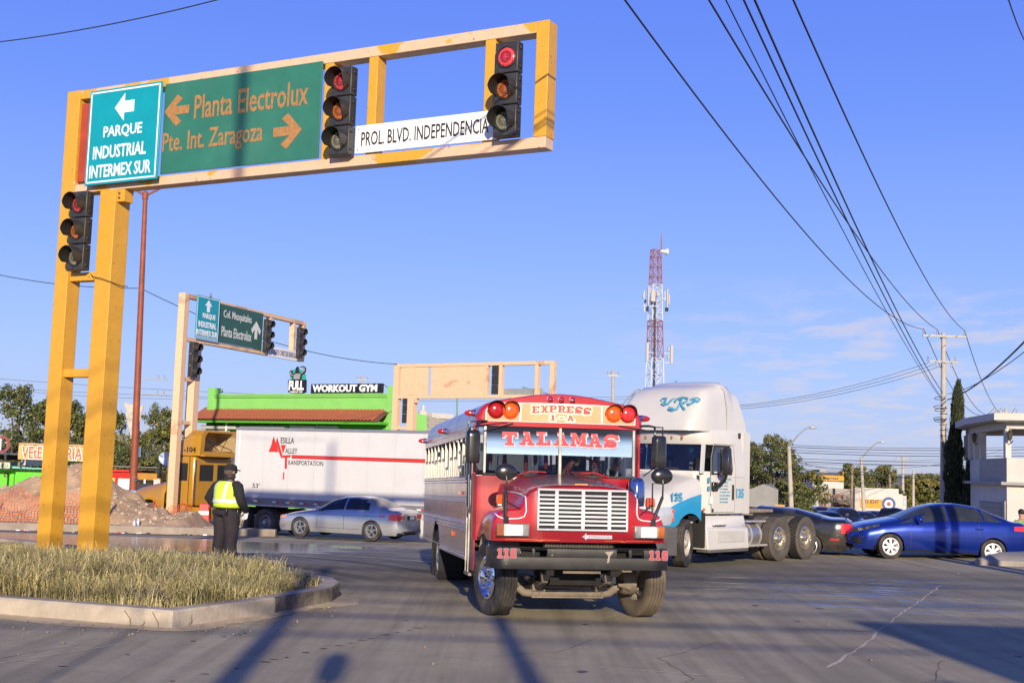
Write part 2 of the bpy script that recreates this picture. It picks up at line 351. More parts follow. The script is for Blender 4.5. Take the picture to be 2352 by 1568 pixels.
# ---------------------------------------------------------------- grassed island in front
kc=mat('kerb_concrete',(.46,.39,.30),.9,var=.22,vs=2.2,bump=.7,bs=22,dirt=.45,dcol=(.2,.16,.12),dscale=2.,bdist=.012)
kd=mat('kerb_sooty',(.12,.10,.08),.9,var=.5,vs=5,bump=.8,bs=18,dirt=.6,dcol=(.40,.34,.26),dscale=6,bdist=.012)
isl=[(-20,19.2),(-13,17.3),(-6.1,15.55),(-3.80,14.80),(-2.95,16.6),(-2.42,18.1),(-2.42,18.9),(-2.62,19.7),(-3.3,20.4),(-5.6,22.6),(-9.5,25.6),(-20,31)]
def inset(poly,d):
    c=Vector((sum(p[0] for p in poly)/len(poly),sum(p[1] for p in poly)/len(poly))); out=[]
    n=len(poly)
    for i in range(n):
        a,p,q=Vector(poly[i-1]),Vector(poly[i]),Vector(poly[(i+1)%n])
        n1=Vector((-(p-a).y,(p-a).x)).normalized(); n2=Vector((-(q-p).y,(q-p).x)).normalized()
        nn=(n1+n2).normalized(); out.append(tuple(p+nn*d/max(.5,nn.dot(n1))))
    return out
inn=inset(isl,.24); inn2=inset(isl,.02)
b=MB(); n=len(isl)
rings=[[(p[0],p[1],-.05) for p in isl],[(p[0],p[1],.20) for p in isl],[(p[0],p[1],.225) for p in inn2],[(p[0],p[1],.225) for p in inn],[(p[0],p[1],.05) for p in inn]]
vs=[p for r in rings for p in r]; fs=[];ms=[]
for i in range(4):
    for j in range(n):
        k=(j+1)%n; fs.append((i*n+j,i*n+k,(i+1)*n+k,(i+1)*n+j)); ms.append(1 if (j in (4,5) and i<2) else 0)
b.add(vs,fs); b.m=ms
isl_o=tag(thing('traffic_island','concrete kerbed island overgrown with dry grass under the big yellow gantry','traffic island',(0,0,0)))
b.build('kerb',[kc,kd],isl_o)
b=MB(); b.add([(p[0],p[1],.13) for p in inn],[tuple(range(n))]); b.build('soil',gm,isl_o)
# hairline breaks and dry runners on the kerb face
for k,(a,c) in enumerate((((690,470),(725,555)),((845,480),(880,590)),((1060,480),(1035,575)),((800,530),(770,560)),((1300,480),(1240,530)),((1400,480),(1380,510)))):
    A,C=[pt(*r2c(*q),14.75+.0*k) for q in (a,c)]
    def onk(p):
        # drop the point on the kerb's own face line
        best=None
        for (u,v) in ((isl[2],isl[3]),(isl[3],isl[5])):
            u,v=Vector(u),Vector(v); d=ray(*p); nrm=Vector((-(v-u).y,(v-u).x)); t_=(u.x*nrm.x+u.y*nrm.y)/(d.x*nrm.x+d.y*nrm.y)
            q=Vector((d.x*t_,t_,CAMH+d.z*t_)); e=(v-u); s_=((q.x-u.x)*e.x+(q.y-u.y)*e.y)/e.length_squared
            if -.02<=s_<=1.02: best=q
        return best
    A,C=onk(r2c(*a)),onk(r2c(*c))
    if A and C:
        mid_=(A+C)/2+Vector((.03,-.01,.0)); off=Vector((.0,-.008,0))
        MB().tube([A+off,mid_+off,C+off],.006,5).build('dry_runner',mat('dry_stalk',(.22,.16,.09),.9),isl_o)
# sand drifted against the foot of the kerb
rg=random.Random(9); foot=[(-20,19.2),(-13,17.3),(-6.1,15.55),(-3.80,14.80),(-2.95,16.6),(-2.42,18.1),(-2.42,18.9)]; P=[]
for i in range(len(foot)-1):
    a,c=Vector(foot[i]),Vector(foot[i+1]); n_=int((c-a).length/.08)+1; dd=(c-a).normalized(); nn=Vector((dd.y,-dd.x))
    P+=[(a.lerp(c,k/n_),nn) for k in range(n_)]
b=MB(); vs=[]; w_=.4
for k,(p_,nn) in enumerate(P):
    w_=max(.10,min(.75,w_+rg.uniform(-.05,.05))); q=p_+nn*w_; r_=p_+nn*w_*.5; vs+=[(p_.x,p_.y,.030),(r_.x,r_.y,.014),(q.x,q.y,.004)]
b.add(vs,[f for i in range(len(P)-1) for f in ((3*i,3*i+1,3*i+4,3*i+3),(3*i+1,3*i+2,3*i+5,3*i+4))]); b.build('dust_drift',mat('drift_sand',(.46,.37,.24),.95,var=.22,vs=5,bump=.4,bs=60),road,smooth=180)
b=MB()
for k in range(260):
    p_,nn=P[rg.randrange(len(P)*2//5,len(P))] if rg.random()<.9 else (Vector((rg.uniform(-6,8),rg.uniform(11,19))),Vector((0,0)))
    q=p_+nn*abs(rg.gauss(0,.4)); r_=rg.choice((.008,.012,.02)); b.loft([[(q.x+r_*math.cos(t)*s_,q.y+r_*math.sin(t)*s_,z) for t in (0,1.4,2.9,4.2,5.3)] for z,s_ in ((.004,1.),(.004+r_,.6))])
o=b.build('grit',mat('grit_stone',(.22,.18,.13),.9,var=.5,vs=9),road); o['kind']='stuff'
def inpoly(x,y,poly):
    c=False; n=len(poly)
    for i in range(n):
        (x1,y1),(x2,y2)=poly[i],poly[i-1]
        if (y1>y)!=(y2>y) and x<(x2-x1)*(y-y1)/(y2-y1)+x1: c=not c
    return c
def grass(name,n,poly,xr,yr,hf,mats,zf,parent=None,label=None,wid=.006,seed=1):
    rg=np.random.default_rng(seed); m=n//26
    cl=[(x,y) for x,y in zip(rg.uniform(*xr,m),rg.uniform(*yr,m)) if inpoly(x,y,poly)]; C=np.array(cl); K=30
    hh=np.array([hf(x,y) for x,y in cl])*rg.uniform(.55,1.25,len(cl)); dry=rg.random(len(cl)); leanc=rg.uniform(0,6.28,len(cl))
    C=np.repeat(C,K,0); hh=np.repeat(hh,K); dry=np.repeat(dry,K); leanc=np.repeat(leanc,K); N=len(C)
    P=C+rg.normal(0,.10,(N,2)); h=hh*rg.uniform(.35,1.12,N); a=leanc+rg.normal(0,1.3,N); lean=rg.uniform(.15,1.15,N)*h
    w=wid*rg.uniform(.5,1.4,N); wx,wy=np.cos(a+1.57)*w,np.sin(a+1.57)*w; dx,dy=np.cos(a),np.sin(a); cv=rg.uniform(.55,1.,N); z0=zf(0,0); wig=rg.normal(0,.05,(N,4))*h[:,None]
    fr=((0,0,1),(.18,.45,.95),(.55,.82,.75),(1.0,.80,.3)); pts=[]
    for i,(l,u,s_) in enumerate(fr):
        zz=z0+h*u*(cv if i>1 else 1)*(rg.uniform(.75,1.15,N) if i==3 else 1)
        cx=P[:,0]+dx*lean*l+(wig[:,i] if i else 0); cy=P[:,1]+dy*lean*l
        pts.append((np.stack([cx-wx*s_,cy-wy*s_,zz],1),np.stack([cx+wx*s_,cy+wy*s_,zz],1)))
    V=np.concatenate([np.stack([pts[i][0],pts[i][1],pts[i+1][1],pts[i+1][0]],1) for i in range(3)],0)
    M=np.clip(((dry*1.5+rg.random(N)+.15)*1.15).astype(int),0,2); M=np.concatenate([M,M,M])
    o=polymesh(name,V,4,M,mats)
    if parent: o.parent=parent
    tag(o,kind='stuff')
    if label: tag(o,label,'grass')
    return o
GM=[mat('grass_green',(.20,.22,.05),.8,var=.3,vs=2),mat('grass_straw',(.52,.43,.18),.8,var=.25,vs=2),mat('grass_pale',(.62,.52,.26),.8,var=.25,vs=3)]
for g_ in GM:
    g_.node_tree.nodes['Principled BSDF'].inputs['Subsurface Weight'].default_value=0
inner=[(min(x,-2.95),y) for x,y in inset(isl,.30)]
def gh(x,y):
    e=1.
    # lower towards the tip on the right, tufty along the back edge
    e*=lerp(x,[-6,-4,-3],[1,.95,.42]); e*=1+.25*math.sin(x*2.3+y)*math.sin(y*1.7)
    return min(.56*e,max(.10,2.07-.0812*y))
grass('dry_grass',210000,inner,(-13,-2.4),(14.9,26),gh,GM,lambda x,y:.12,None,'dry straw-coloured grass filling the kerbed island',seed=5,wid=.0042)
# ---------------------------------------------------------------- far left verge with kerb
vk=[(-30,39.2),(-15.9,41.0),(-11.2,42.9),(-9.0,44.2),(-8.1,44.9),(-8.2,45.8),(-9.5,46.3),(-13,48.2),(-20,52),(-45,58)]
def zgv(p,h): return (p[0],p[1],zg(*p)+h)
vi=inset(vk,.25); n=len(vk); b=MB()
rings=[[zgv(p,-.05) for p in vk],[zgv(p,.25) for p in vk],[zgv(p,.26) for p in vi],[zgv(p,.22) for p in vi]]
b.loft(rings,0,True,False,False); vo=thing('verge','low concrete kerbed verge of bare earth behind the officer','verge')
vo['kind']='structure'; del vo['category']
b.build('kerb',mat('kerb_dusty',(.36,.30,.24),.95,var=.3,vs=1.5,bump=.7,bs=12,dirt=.5,dcol=(.25,.19,.13)),vo)
b=MB(); b.add([zgv(p,.22) for p in vi],[tuple(range(n))]); b.build('soil',gm,vo)
# dusty gutter in front of that kerb
b=MB(); gut=[(-30,37.0),(-16,39.3),(-10,42.0),(-7.6,44.2),(-8.1,44.9),(-9.0,44.2),(-11.2,42.9),(-15.9,41.0),(-30,39.2)]
b.add([zgv(p,.012) for p in gut],[(0,1,7,8),(1,2,6,7),(2,3,4,5),(2,5,6)]); b.build('gutter_dust',mat('gutter_dust',(.27,.215,.16),.95,var=.3,vs=2,bump=.5,bs=20),road)
# right hand kerbed point
rk=[(11.15,30.3),(13.4,28.9),(30,27.5),(30,33.5),(13.2,31.8),(11.6,31.2)]
ri=inset(rk,.5); b=MB()
rings=[[zgv(p,-.05) for p in rk],[zgv(p,.12) for p in rk],[zgv(p,.27) for p in ri]]
b.loft(rings,0,True,False,True)
tag(b.build('kerb_island',mat('kerb_grey',(.36,.32,.27),.92,var=.25,vs=2,bump=.7,bs=16,dirt=.3),smooth=20),'worn concrete island tip at the right edge in front of the blue car','traffic island')
# ================================================================ gantries, signals, signs
def paint2(name,c1,c2,amt,sc,rough=.45,rot=0,wear=True):
    """steel paint of two coats: c2 where the older coat shows through in hard-edged patches"""
    if name in _mc: return _mc[name]
    m=bpy.data.materials.new(name); m.use_nodes=True; nt=m.node_tree; b=nt.nodes['Principled BSDF']
    tcn=nt.nodes.new('ShaderNodeTexCoord'); oc=tcn.outputs['Object']
    f=nnoise(nt,nmap(nt,oc,(1,1,1.6)),sc,3,.5,.5); mk=nramp(nt,f,[(amt,0.),(amt+.012,1.)])
    g=nnoise(nt,oc,5,5,.6); a=nmix(nt,nramp(nt,g,[(.3,0.),(.7,1.)]),tuple(x*.93 for x in c1),tuple(min(1,x*1.05) for x in c1))
    c=nmix(nt,mk,a,c2)
    r=nnoise(nt,oc,13,6,.7); c=nmix(nt,nmath(nt,'MULTIPLY',nramp(nt,r,[(.63,0.),(.66,1.)]),.75 if wear else 0),c,(.12,.05,.02))
    nt.links.new(c,b.inputs['Base Color']); b.inputs['Roughness'].default_value=rough
    _mc[name]=m; return m
YEL=hx('E6AB35',.84); BEI=hx('F0CBA6',.80)
m_yel=paint2('yellow_paint',YEL,BEI,.72,.8)
m_ybeam=paint2('patched_beam_paint',BEI,YEL,.56,.75)
m_ypost=paint2('yellow_and_primer',YEL,BEI,.64,1.1)
m_bei=paint2('beige_paint',hx('F3CBA2',.86),hx('E3B58C',.8),.6,.6,.55)
m_hole=mat('bolt_steel',(.25,.2,.15),.5,.6)
m_sig=mat('signal_black',(.030,.030,.030),.42,var=.25,vs=8,dirt=.25,dcol=(.10,.09,.075),dscale=6)
m_sigin=mat('signal_inner',(.014,.014,.014),.6,var=0)
def lens_mat(name,c,e):
    if name in _mc: return _mc[name]
    m=mat(name,c,.22,var=0,emit=e,ecol=c)
    nt=m.node_tree; b=nt.nodes['Principled BSDF']; t=nt.nodes.new('ShaderNodeTexCoord')
    v=nt.nodes.new('ShaderNodeTexVoronoi'); v.inputs['Scale'].default_value=42; v.inputs['Randomness'].default_value=.1; nt.links.new(t.outputs['Object'],v.inputs['Vector'])
    f=nramp(nt,v.outputs['Distance'],[(.25,1.),(.5,.0)])
    nt.links.new(nmix(nt,f,tuple(x*.3 for x in c),tuple(min(1,x*1.5+.04) for x in c)),b.inputs['Base Color'])
    if e: nt.links.new(nmath(nt,'MULTIPLY',f,e),b.inputs['Emission Strength'])
    return m
L_red=lens_mat('lens_red',(.85,.05,.06),.9); L_reddim=lens_mat('lens_red_dim',(.60,.05,.06),.35); L_redoff=lens_mat('lens_red_off',(.30,.03,.03),0)
L_amb=lens_mat('lens_amber',(.62,.16,.035),0); L_grn=lens_mat('lens_green_off',(.30,.29,.21),0)
def signal(name,label,parent_loc,rz,n=3,nohood=(),side=-1,group='traffic signal heads on the gantries',lit=True,H=1.44,grp=True):
    """origin at the bottom centre of the housing's back"""
    t=thing(name,label,'traffic light',parent_loc,rz,group)
    step=H/3; s=side
    for i in range(3):
        z=H-step*(i+.5)
        b=MB(); b.box(-.19,.19,min(0,s*.17),max(0,s*.17),z-step/2+.008,z+step/2-.008)
        b.lathe([(.165,s*.17),(.175,s*.185),(.155,s*.19)],(0,0,z),'Y',20)
        for hz in (-.14,.14):
            b.cbox((.2,s*.10,z+hz),(.03,.05,.035)); 
        b.build('housing',m_sig,t,bevel=.012)
        MB().sphere((0,s*.165,z),.15,20,8,0,(1,.28,1)).build('lens',[ (L_redoff if not lit else L_red if nohood else L_reddim),L_amb,L_grn][i],t,smooth=180)
        if i not in nohood:
            b=MB(); nn=26; rings=[]
            for (r,dy,in_) in ((.172,.17,0),(.178,.40,0),(.170,.40,1),(.163,.18,1)):
                ring=[]
                for k in range(nn+1):
                    a=math.radians(-125-0)+math.radians(250+0)*k/nn  # open at the bottom
                    zz=math.cos(a*1.0); xx=math.sin(a)
                    cut=max(0,-(zz))*.10 if r and dy>.3 else 0
                    ring.append((r*xx,s*(dy-cut),z+r*zz))
                rings.append(ring)
            b.loft(rings,0,False,False,False,lambda i,j:1 if i==2 else 0)
            b.build('hood',[m_sig,m_sigin],t,smooth=40)
    return t
def arrow_up(cx,cz,w,h,sh=.42,hd=.5):
    return [(cx-w/2,cz+h/2-h*hd),(cx,cz+h/2),(cx+w/2,cz+h/2-h*hd),(cx+w/2*sh,cz+h/2-h*hd),(cx+w/2*sh,cz-h/2),(cx-w/2*sh,cz-h/2),(cx-w/2*sh,cz+h/2-h*hd)]
def rotp(poly,cx,cz,a): return [(cx+(x-cx)*math.cos(a)-(z-cz)*math.sin(a),cz+(x-cx)*math.sin(a)+(z-cz)*math.cos(a)) for x,z in poly]
def fat_arrow(cx,cz,w,h,ang):   # road sign arrow with chevron head (pointing left)
    p=[(-.5,0),(0.0,.5),(.22,.36),(-.06,.13),(.5,.13),(.5,-.13),(-.06,-.13),(.22,-.36),(0,-.5)]
    c,s=math.cos(ang),math.sin(ang)
    return [(cx+(x*c-y*s)*w,cz+(x*s+y*c)*h) for x,y in p]
m_signgreen=mat('sign_green',hx('2F7A66',.85),.55,var=.16,vs=1.5,dirt=.15,dcol=(.1,.2,.14),dscale=.8)
m_signgreen2=mat('sign_green_dark',hx('336255',.85),.5,var=.12,vs=1.5)
m_teal=mat('sign_teal',hx('0A9AA8',.95),.35,var=.08,vs=2)
m_white=mat('sign_white',(.86,.86,.84),.4,var=.04); m_faded=mat('faded_lettering',hx('B98650',.8),.6,var=.25,vs=14); m_cream=mat('letter_cream',(.72,.72,.66),.5,var=.12,vs=8)
m_blackp=mat('black_print',(.02,.02,.02),.5,var=0); m_rust=mat('rusty_panel',hx('A8402C'),.7,var=.2,vs=3)
def gantry(name,label,loc,ang,H,zb,mats,side=-1,backs=False,post_yr=True):
    t=thing(name,label,'gantry',loc,ang); mp,mb_,mi=mats
    g=lambda n,a,m,bv=.008: MB().box(*a).build(n,m,t,bevel=bv)
    zt=H
    g('post',(0,.32,0,.30,0,H),mp); g('post',(.99,1.37,0,.36,0,zb),mp)
    for z in (H*.615-.13 if False else zb-1.60,zb-3.33):
        g('crossbar',(.32,.99,.05,.25,z,z+.15),mp)
    g('lower_chord',(.32,9.85,.02,.28,zb,zb+.165),mb_); g('upper_chord',(.32,9.65,.02,.28,zt-.17,zt),mb_)
    g('end_post',(9.65,9.86,.01,.29,zb+.165,zt),mp)
    for a,c,mm in ((5.80,5.97,mp),(6.66,6.83,mp),(8.78,8.95,mp)): g('upright',(a,c,.03,.27,zb+.165,zt-.17),mm)
    if backs:
        for a,c in ((.42,.95),(1.45,2.25),(2.42,5.80)): g('back_panel',(a,c,.06,.12,zb+.17,zt-.175),mi,.004)
        g('back_panel',(.95,1.45,.10,.14,zb+.17,zt-.175),mi,.004)
        g('post_upper',(1.0,1.40,.00,.30,zb+.17,zt-.172),mp)
    b=MB()
    for x in (1.37,): 
        b.box(x,x+.18,.03,.25,zb-.22,zb-.002)
    b.build('gusset',m_bei if backs else mp,t,bevel=.004)
    b=MB()
    bo_=MB().tube([(1.44,.02,zb-.07),(1.44,-.0,zb-.07)],.022,8).build('bolt',m_hole,t); share(bo_,t,(0,0,-.08))
    return t
G1=Vector((-8.317,22.68,.08)); A1=R(-28)
g1=gantry('traffic_gantry','big near yellow steel gantry with two-legged mast on the grassy island','%s'%'' or G1,A1,8.5,6.58,(m_yel,m_ybeam,m_bei))
ga=Matrix.Translation(G1)@Matrix.Rotation(A1,4,'Z')
def on(M,p): return M@Vector(p)
def sign_board(name,label,M,rz,x0,x1,z0,z1,y,m,border=None,texts=(),polys=(),th=.03,group=None,cat='road sign',fm=None,side=-1):
    o=on(M,(x0,y,z0)); t=thing(name,label,cat,o,rz,group); W_=x1-x0; H_=z1-z0
    MB().box(0,W_,0,th,0,H_).build('board',m,t,bevel=.006)
    if border:
        b=MB(); e,bw=border[0],border[1]; 
        for a in ((e,W_-e,-.004,0,e,e+bw),(e,W_-e,-.004,0,H_-e-bw,H_-e),(e,e+bw,-.004,0,e+bw,H_-e-bw),(W_-e-bw,W_-e,-.004,0,e+bw,H_-e-bw)): b.box(*a)
        b.build('border',border[2],t)
    for (s_,x,z,w_,h_,mm,bold) in texts:
        text(s_,'lettering',t,mm,(x,-.001,z),0,w_,h_,.004,bold)
    for pl,mm in polys: MB().ext(pl,-.005,-.001,mm if isinstance(mm,int) else 0).build('arrow',mm,t)
    bo_=None
    for x in (.06,W_-.06):
        for z in (.06,H_-.06):
            if bo_ is None: bo_=MB().tube([(0,-.007,0),(0,.0,0)],.012,6).build('bolt',m_hole,t,loc=(x,0,z))
            else: share(bo_,t,(x,0,z))
    return t
# directions board
sign_board('direction_sign','dark green direction board reading Planta Electrolux and Pte. Int. Zaragoza in faded orange letters',ga,A1,2.42,5.79,6.76,8.36,-.035,m_signgreen,
  texts=[('Planta Electrolux',.70,.90,2.42,.42,m_faded,.012),('Pte. Int. Zaragoza',.02,.28,2.20,.44,m_faded,.012)],
  polys=[(fat_arrow(.30,1.10,.56,.56,0),m_faded),(fat_arrow(2.73,.50,.58,.60,math.pi),m_faded)])
p=arrow_up(.86,1.32,.50,.50)
sign_board('direction_sign','bright teal board reading Parque Industrial Intermex Sur with an arrow pointing left',ga,A1,.72,2.44,6.66,8.39,-.13,m_teal,(.035,.028,m_white),
  texts=[('PARQUE',.39,.81,.92,.235,m_white,.02),('INDUSTRIAL',.17,.46,1.26,.235,m_white,.02),('INTERMEX SUR',.11,.12,1.46,.235,m_white,.02)],
  polys=[(rotp(arrow_up(.86,1.36,.50,.46),.86,1.36,math.pi/2),m_white)])
MB().box(.34,.70,.05,.08,0,1.45).build('backing_panel',m_rust,g1,loc=(0,0,6.80))
sign_board('street_sign','long white street name board reading Prol. Blvd. Independencia',ga,A1,6.50,9.08,6.76,7.21,-.03,m_white,
  texts=[('PROL. BLVD. INDEPENDENCIA',.12,.11,2.30,.23,m_blackp,.008)],th=.02)
signal('traffic_light','signal head hanging on the yellow gantry next to the big green board',on(ga,(6.30,-.02,6.72)),A1)
signal('traffic_light','signal head at the outer end of the yellow gantry, its red lamp without a hood',on(ga,(9.27,-.02,6.74)),A1,nohood=(0,))
signal('traffic_light','signal head fixed between the two legs of the yellow gantry',on(ga,(.66,-.0,5.13)),A1)
# loose wire round the legs
MB().tube([on(ga,q) for q in ((.9,-.02,5.08),(1.0,-.03,5.02),(1.18,-.05,4.99),(1.38,-.04,4.93),(1.42,.2,4.88),(1.38,.42,4.9))],.007,5).build('loose_wire',m_blackp)
tag(bpy.data.objects['loose_wire'],'thin loose wire wrapped round the right leg of the yellow gantry','wire')
# second gantry
A2=R(70); G2=Vector((-13.097,50.,-.66)); gb=Matrix.Translation(G2)@Matrix.Rotation(A2,4,'Z')
gantry('traffic_gantry','beige gantry on the dirt verge behind the officer, its green board reading Col. Mezquitales',G2,A2,9.14,7.25,(m_bei,m_bei,m_bei))
sign_board('direction_sign','dark green board reading Col. Mezquitales and Planta Electrolux with an upward arrow',gb,A2,2.5,5.92,7.42,9.04,-.035,m_signgreen2,
  texts=[('Col. Mezquitales',.27,.98,2.2,.42,m_cream,.008),('Planta Electrolux',.18,.28,2.35,.42,m_cream,.008)],
  polys=[(fat_arrow(2.88,.82,.8,.78,-math.pi/2),m_cream)])
sign_board('direction_sign','small teal board reading Parque Industrial Intermex Sur with an upward arrow, on the beige gantry',gb,A2,.66,2.32,7.43,9.16,-.13,m_teal,(.035,.028,m_white),
  texts=[('PARQUE',.45,.80,.92,.25,m_white,.03),('INDUSTRIAL',.18,.45,1.28,.25,m_white,.03),('INTERMEX SUR',.07,.11,1.50,.25,m_white,.03)],
  polys=[(arrow_up(.83,1.36,.5,.5),m_white)])
sign_board('street_sign','small white name board reading C. Rodolfo Christlieb Ibarrola',gb,A2,6.5,9.08,7.22,7.68,-.03,m_white,
  texts=[('C. RODOLFO CHRISTLIEB IBARROLA',.08,.11,2.42,.25,m_blackp,.006)],th=.02)
signal('traffic_light','grey signal head on the beige gantry directly right of the Mezquitales board',on(gb,(6.18,-.02,7.38)),A2,lit=False)
signal('traffic_light','grey signal head at the outer end of the beige Mezquitales gantry',on(gb,(9.12,-.02,7.36)),A2,lit=False)
signal('traffic_light','grey signal head between the legs of the beige Mezquitales gantry',on(gb,(.72,-.0,5.8)),A2,lit=False)
# third gantry, seen from behind
A3=R(-34); G3=Vector((-6.14,66.,-1.12)); gc=Matrix.Translation(G3)@Matrix.Rotation(A3,4,'Z')
gantry('traffic_gantry','beige gantry seen from its blank back beyond the bus and trailer',G3,A3,8.27,6.47,(m_bei,m_bei,m_bei),backs=True)
signal('traffic_light','signal head seen from behind in the frame of the blank-backed gantry',on(gc,(6.38,.1,6.67)),A3,side=1,lit=False)
signal('traffic_light','signal head seen from behind between the legs of the blank-backed gantry',on(gc,(.78,.1,5.2)),A3,side=1,lit=False)
t=thing('street_sign','blank grey back of a street name plate on the blank-backed gantry','road sign',on(gc,(6.6,.30,6.50)),A3)
MB().box(0,2.5,0,.02,0,.46).build('board',mat('sign_back',(.30,.33,.31),.5,.2),t,bevel=.005)
# ================================================================ poles
m_conc=mat('pole_concrete',(.44,.39,.31),.85,var=.12,vs=3,bump=.3,bs=20); m_cross=mat('galvanised',(.26,.26,.25),.5,.4,var=.1)
m_ins=mat('insulator',(.42,.40,.37),.25,var=.05); m_cable=mat('cable',(.025,.025,.028),.6,var=0)
m_rpole=mat('rusty_pole',hx('9E4E30',.8),.6,var=.25,vs=3,dirt=.3,dcol=(.25,.1,.06))
def lathe_ins(b,c,h=.22,r=.06,m=0,ax='Z'):
    prof=[(.015,0)]
    for k in range(4): prof+=[(r*.55,h*(k+.15)/4),(r,h*(k+.35)/4),(r*.55,h*(k+.75)/4)]
    prof+=[(.01,h)]; return b.lathe(prof,c,ax,12,m)
UP=pt(2167,1000,65.); UPz=zg(UP.x,65); 
def uz(py): return pt(2167,py,65.).z-UPz
up=thing('utility_pole','tall concrete utility pole with two crossarms beside the cypresses','utility pole',(UP.x,65,UPz))
hT=uz(765); MB().tube([(0,0,0),(0,0,hT)],[.19,.11],16).build('pole',m_conc,up,smooth=60)
zc1=uz(772); MB().box(-1.12,1.12,-.20,-.11,zc1-.07,zc1+.04).build('crossarm',m_cross,up)
zc2=uz(831); MB().box(-.80,.66,-.22,-.12,zc2-.06,zc2+.04).build('crossarm',m_cross,up)
ins=MB(); lathe_ins(ins,(0,0,0)); i0=ins.build('insulator',m_ins,up,loc=(-1.08,-.155,zc1+.04),smooth=40)
for q in ((-.37,-.155,zc1+.04),(1.04,-.155,zc1+.04),(.56,-.17,zc2+.05),(-.85,-.17,zc2+.02)): share(i0,up,q)
for x in (-.45,-.12,.28):
    b=MB(); lathe_ins(b,(0,0,0),.32,.05); b.build('cutout_fuse',m_ins,up,loc=(x,-.27,zc2-.30),rot=(0,.3 if x>0 else 0,0),smooth=40)
b=MB()
for k,(z,rr) in enumerate(((uz(915),.3),(uz(935),.35),(uz(942),.28),(uz(962),.36),(uz(966),.3))):
    b.tube([(-.25+rr*math.cos(a)*.9,-.2+.1*math.sin(2*a),z+.07*math.sin(a)) for a in np.linspace(0,6.28,17)],.018,5)
for k in range(14):
    r_=random.Random(k); z0=uz(930)-r_.random()*4.6; x0=r_.uniform(-.22,.3)
    b.tube([(x0,-.2,z0),(x0+r_.uniform(-.15,.2),-.24,z0-.5),(x0*.6,-.2,z0-1.1)],.016,5)
for z in np.arange(uz(1000),uz(930),.28): b.tube([(.2*math.cos(a),.2*math.sin(a),z) for a in np.linspace(0,6.28,11)],.012,4)
b.build('cable_coils',m_cable,up); up.children[-1]['kind']='stuff'
def at_pole(dx,py,dy=-.17): return Vector((UP.x+dx,65+dy,pt(2167,py,65.).z))
def wire(name,label,P,r=.012,group=None,cat='cable'):
    o=MB().tube(P,r,5).build(name,m_cable,smooth=180); return tag(o,label,cat,group)
def D1(a,b_): return ((2400+a/1.12)/1.7415,b_/1.9508)
def over(p0,mids,end,Yend=17.,back=-14.,r=.014,label='',name='power_line',Y0=65.):
    """a span from the far pole p0 over the camera: plan is straight, height follows the photographed curve"""
    P1=pt(*D1(*end),Yend); e=Vector((P1.x-p0.x,P1.y-p0.y)); pts=[p0]; nn=Vector((-e.y,e.x)); T=[0.];Z=[p0.z]
    for q in mids:
        d=ray(*D1(*q)); t_=((p0.x)*nn.x+(p0.y)*nn.y)/(d.x*nn.x+d.y*nn.y); x,y,z=d.x*t_,t_,CAMH+d.z*t_
        T.append((y-p0.y)/e.y); Z.append(z)
    T.append(1.); Z.append(P1.z)
    cf=np.polyfit(T,Z,2,w=[30]+[1]*(len(T)-2)+[10]); tb=(back-p0.y)/e.y
    tt=np.linspace(0,tb,60); out=[Vector((p0.x+e.x*t_,p0.y+e.y*t_,float(np.polyval(cf,t_)))) for t_ in tt]; out[0]=p0
    return wire(name,label,out,r,'cables running overhead from the utility pole')
over(at_pole(-1.08,758),[(560,585),(950,1065),(1300,1422)],(110,0),label='leftmost power line from the left end of the upper crossarm',r=.016)
over(at_pole(-.37,758),[(750,440),(1000,820),(1240,1190)],(487,0),label='power line ending at the insulator just left of the pole top',r=.016)
over(at_pole(1.04,758),[(1100,515),(1300,930),(1480,1295)],(865,0),label='power line ending at the right insulator of the upper crossarm',r=.016)
over(at_pole(-.2,915),[(880,610),(1130,1110),(1380,1568)],(563,0),label='thin cable, left one of the three fixed low on the utility pole',r=.011,name='telephone_cable')
over(at_pole(-.2,912),[(880,490),(1060,885),(1250,1290)],(643,0),label='middle one of the three cables fixed low on the utility pole',r=.016,name='telephone_cable')
over(at_pole(-.1,902),[(935,520),(1160,1030),(1415,1568)],(692,0),label='right one of the three cables fixed low on the utility pole',r=.018,name='telephone_cable')
def span(name,label,p,q,sag,r=.012,group=None,n=24):
    p,q=Vector(p),Vector(q); return wire(name,label,[p.lerp(q,k/n)-Vector((0,0,4*sag*(k/n)*(1-k/n))) for k in range(n+1)],r,group)
# lines going on behind the pole and to the sides
BP=pt(2310,950,118.)
for dx,px,lb in ((-1.08,2284,'left'),(-.37,2300,'middle'),(1.04,2332,'right')):
    span('power_line','%s of the three lines going on from the upper crossarm down to the house roof'%lb,at_pole(dx,758),pt(px,936,118.),2.2,.02,'lines between the two right-hand poles')
GL='three slack lines from the lower crossarm leaving to the left'
for dx,py,ey,e0,lb in ((-.85,832,906,835,'top'),(-.5,838,908,838,'middle'),(-.2,842,912,842,'lowest')):
    span('power_line','%s of three slack lines running left from the lower crossarm to the white cab'%lb,at_pole(dx,e0),pt(1200,ey-18,78),1.8,.012,GL)
span('telephone_cable','thick black cable rising from the utility pole to the right picture edge',at_pole(.15,918),pt(2440,690,30.),.4,.03)
span('telephone_cable','thinner cable under the thick one rising to the right edge',at_pole(.15,905),pt(2440,735,32.),.35,.015)
span('telephone_cable','short cable crossing the top right corner of the sky',pt(2315,-5,22),pt(2372,120,30),.15,.014)
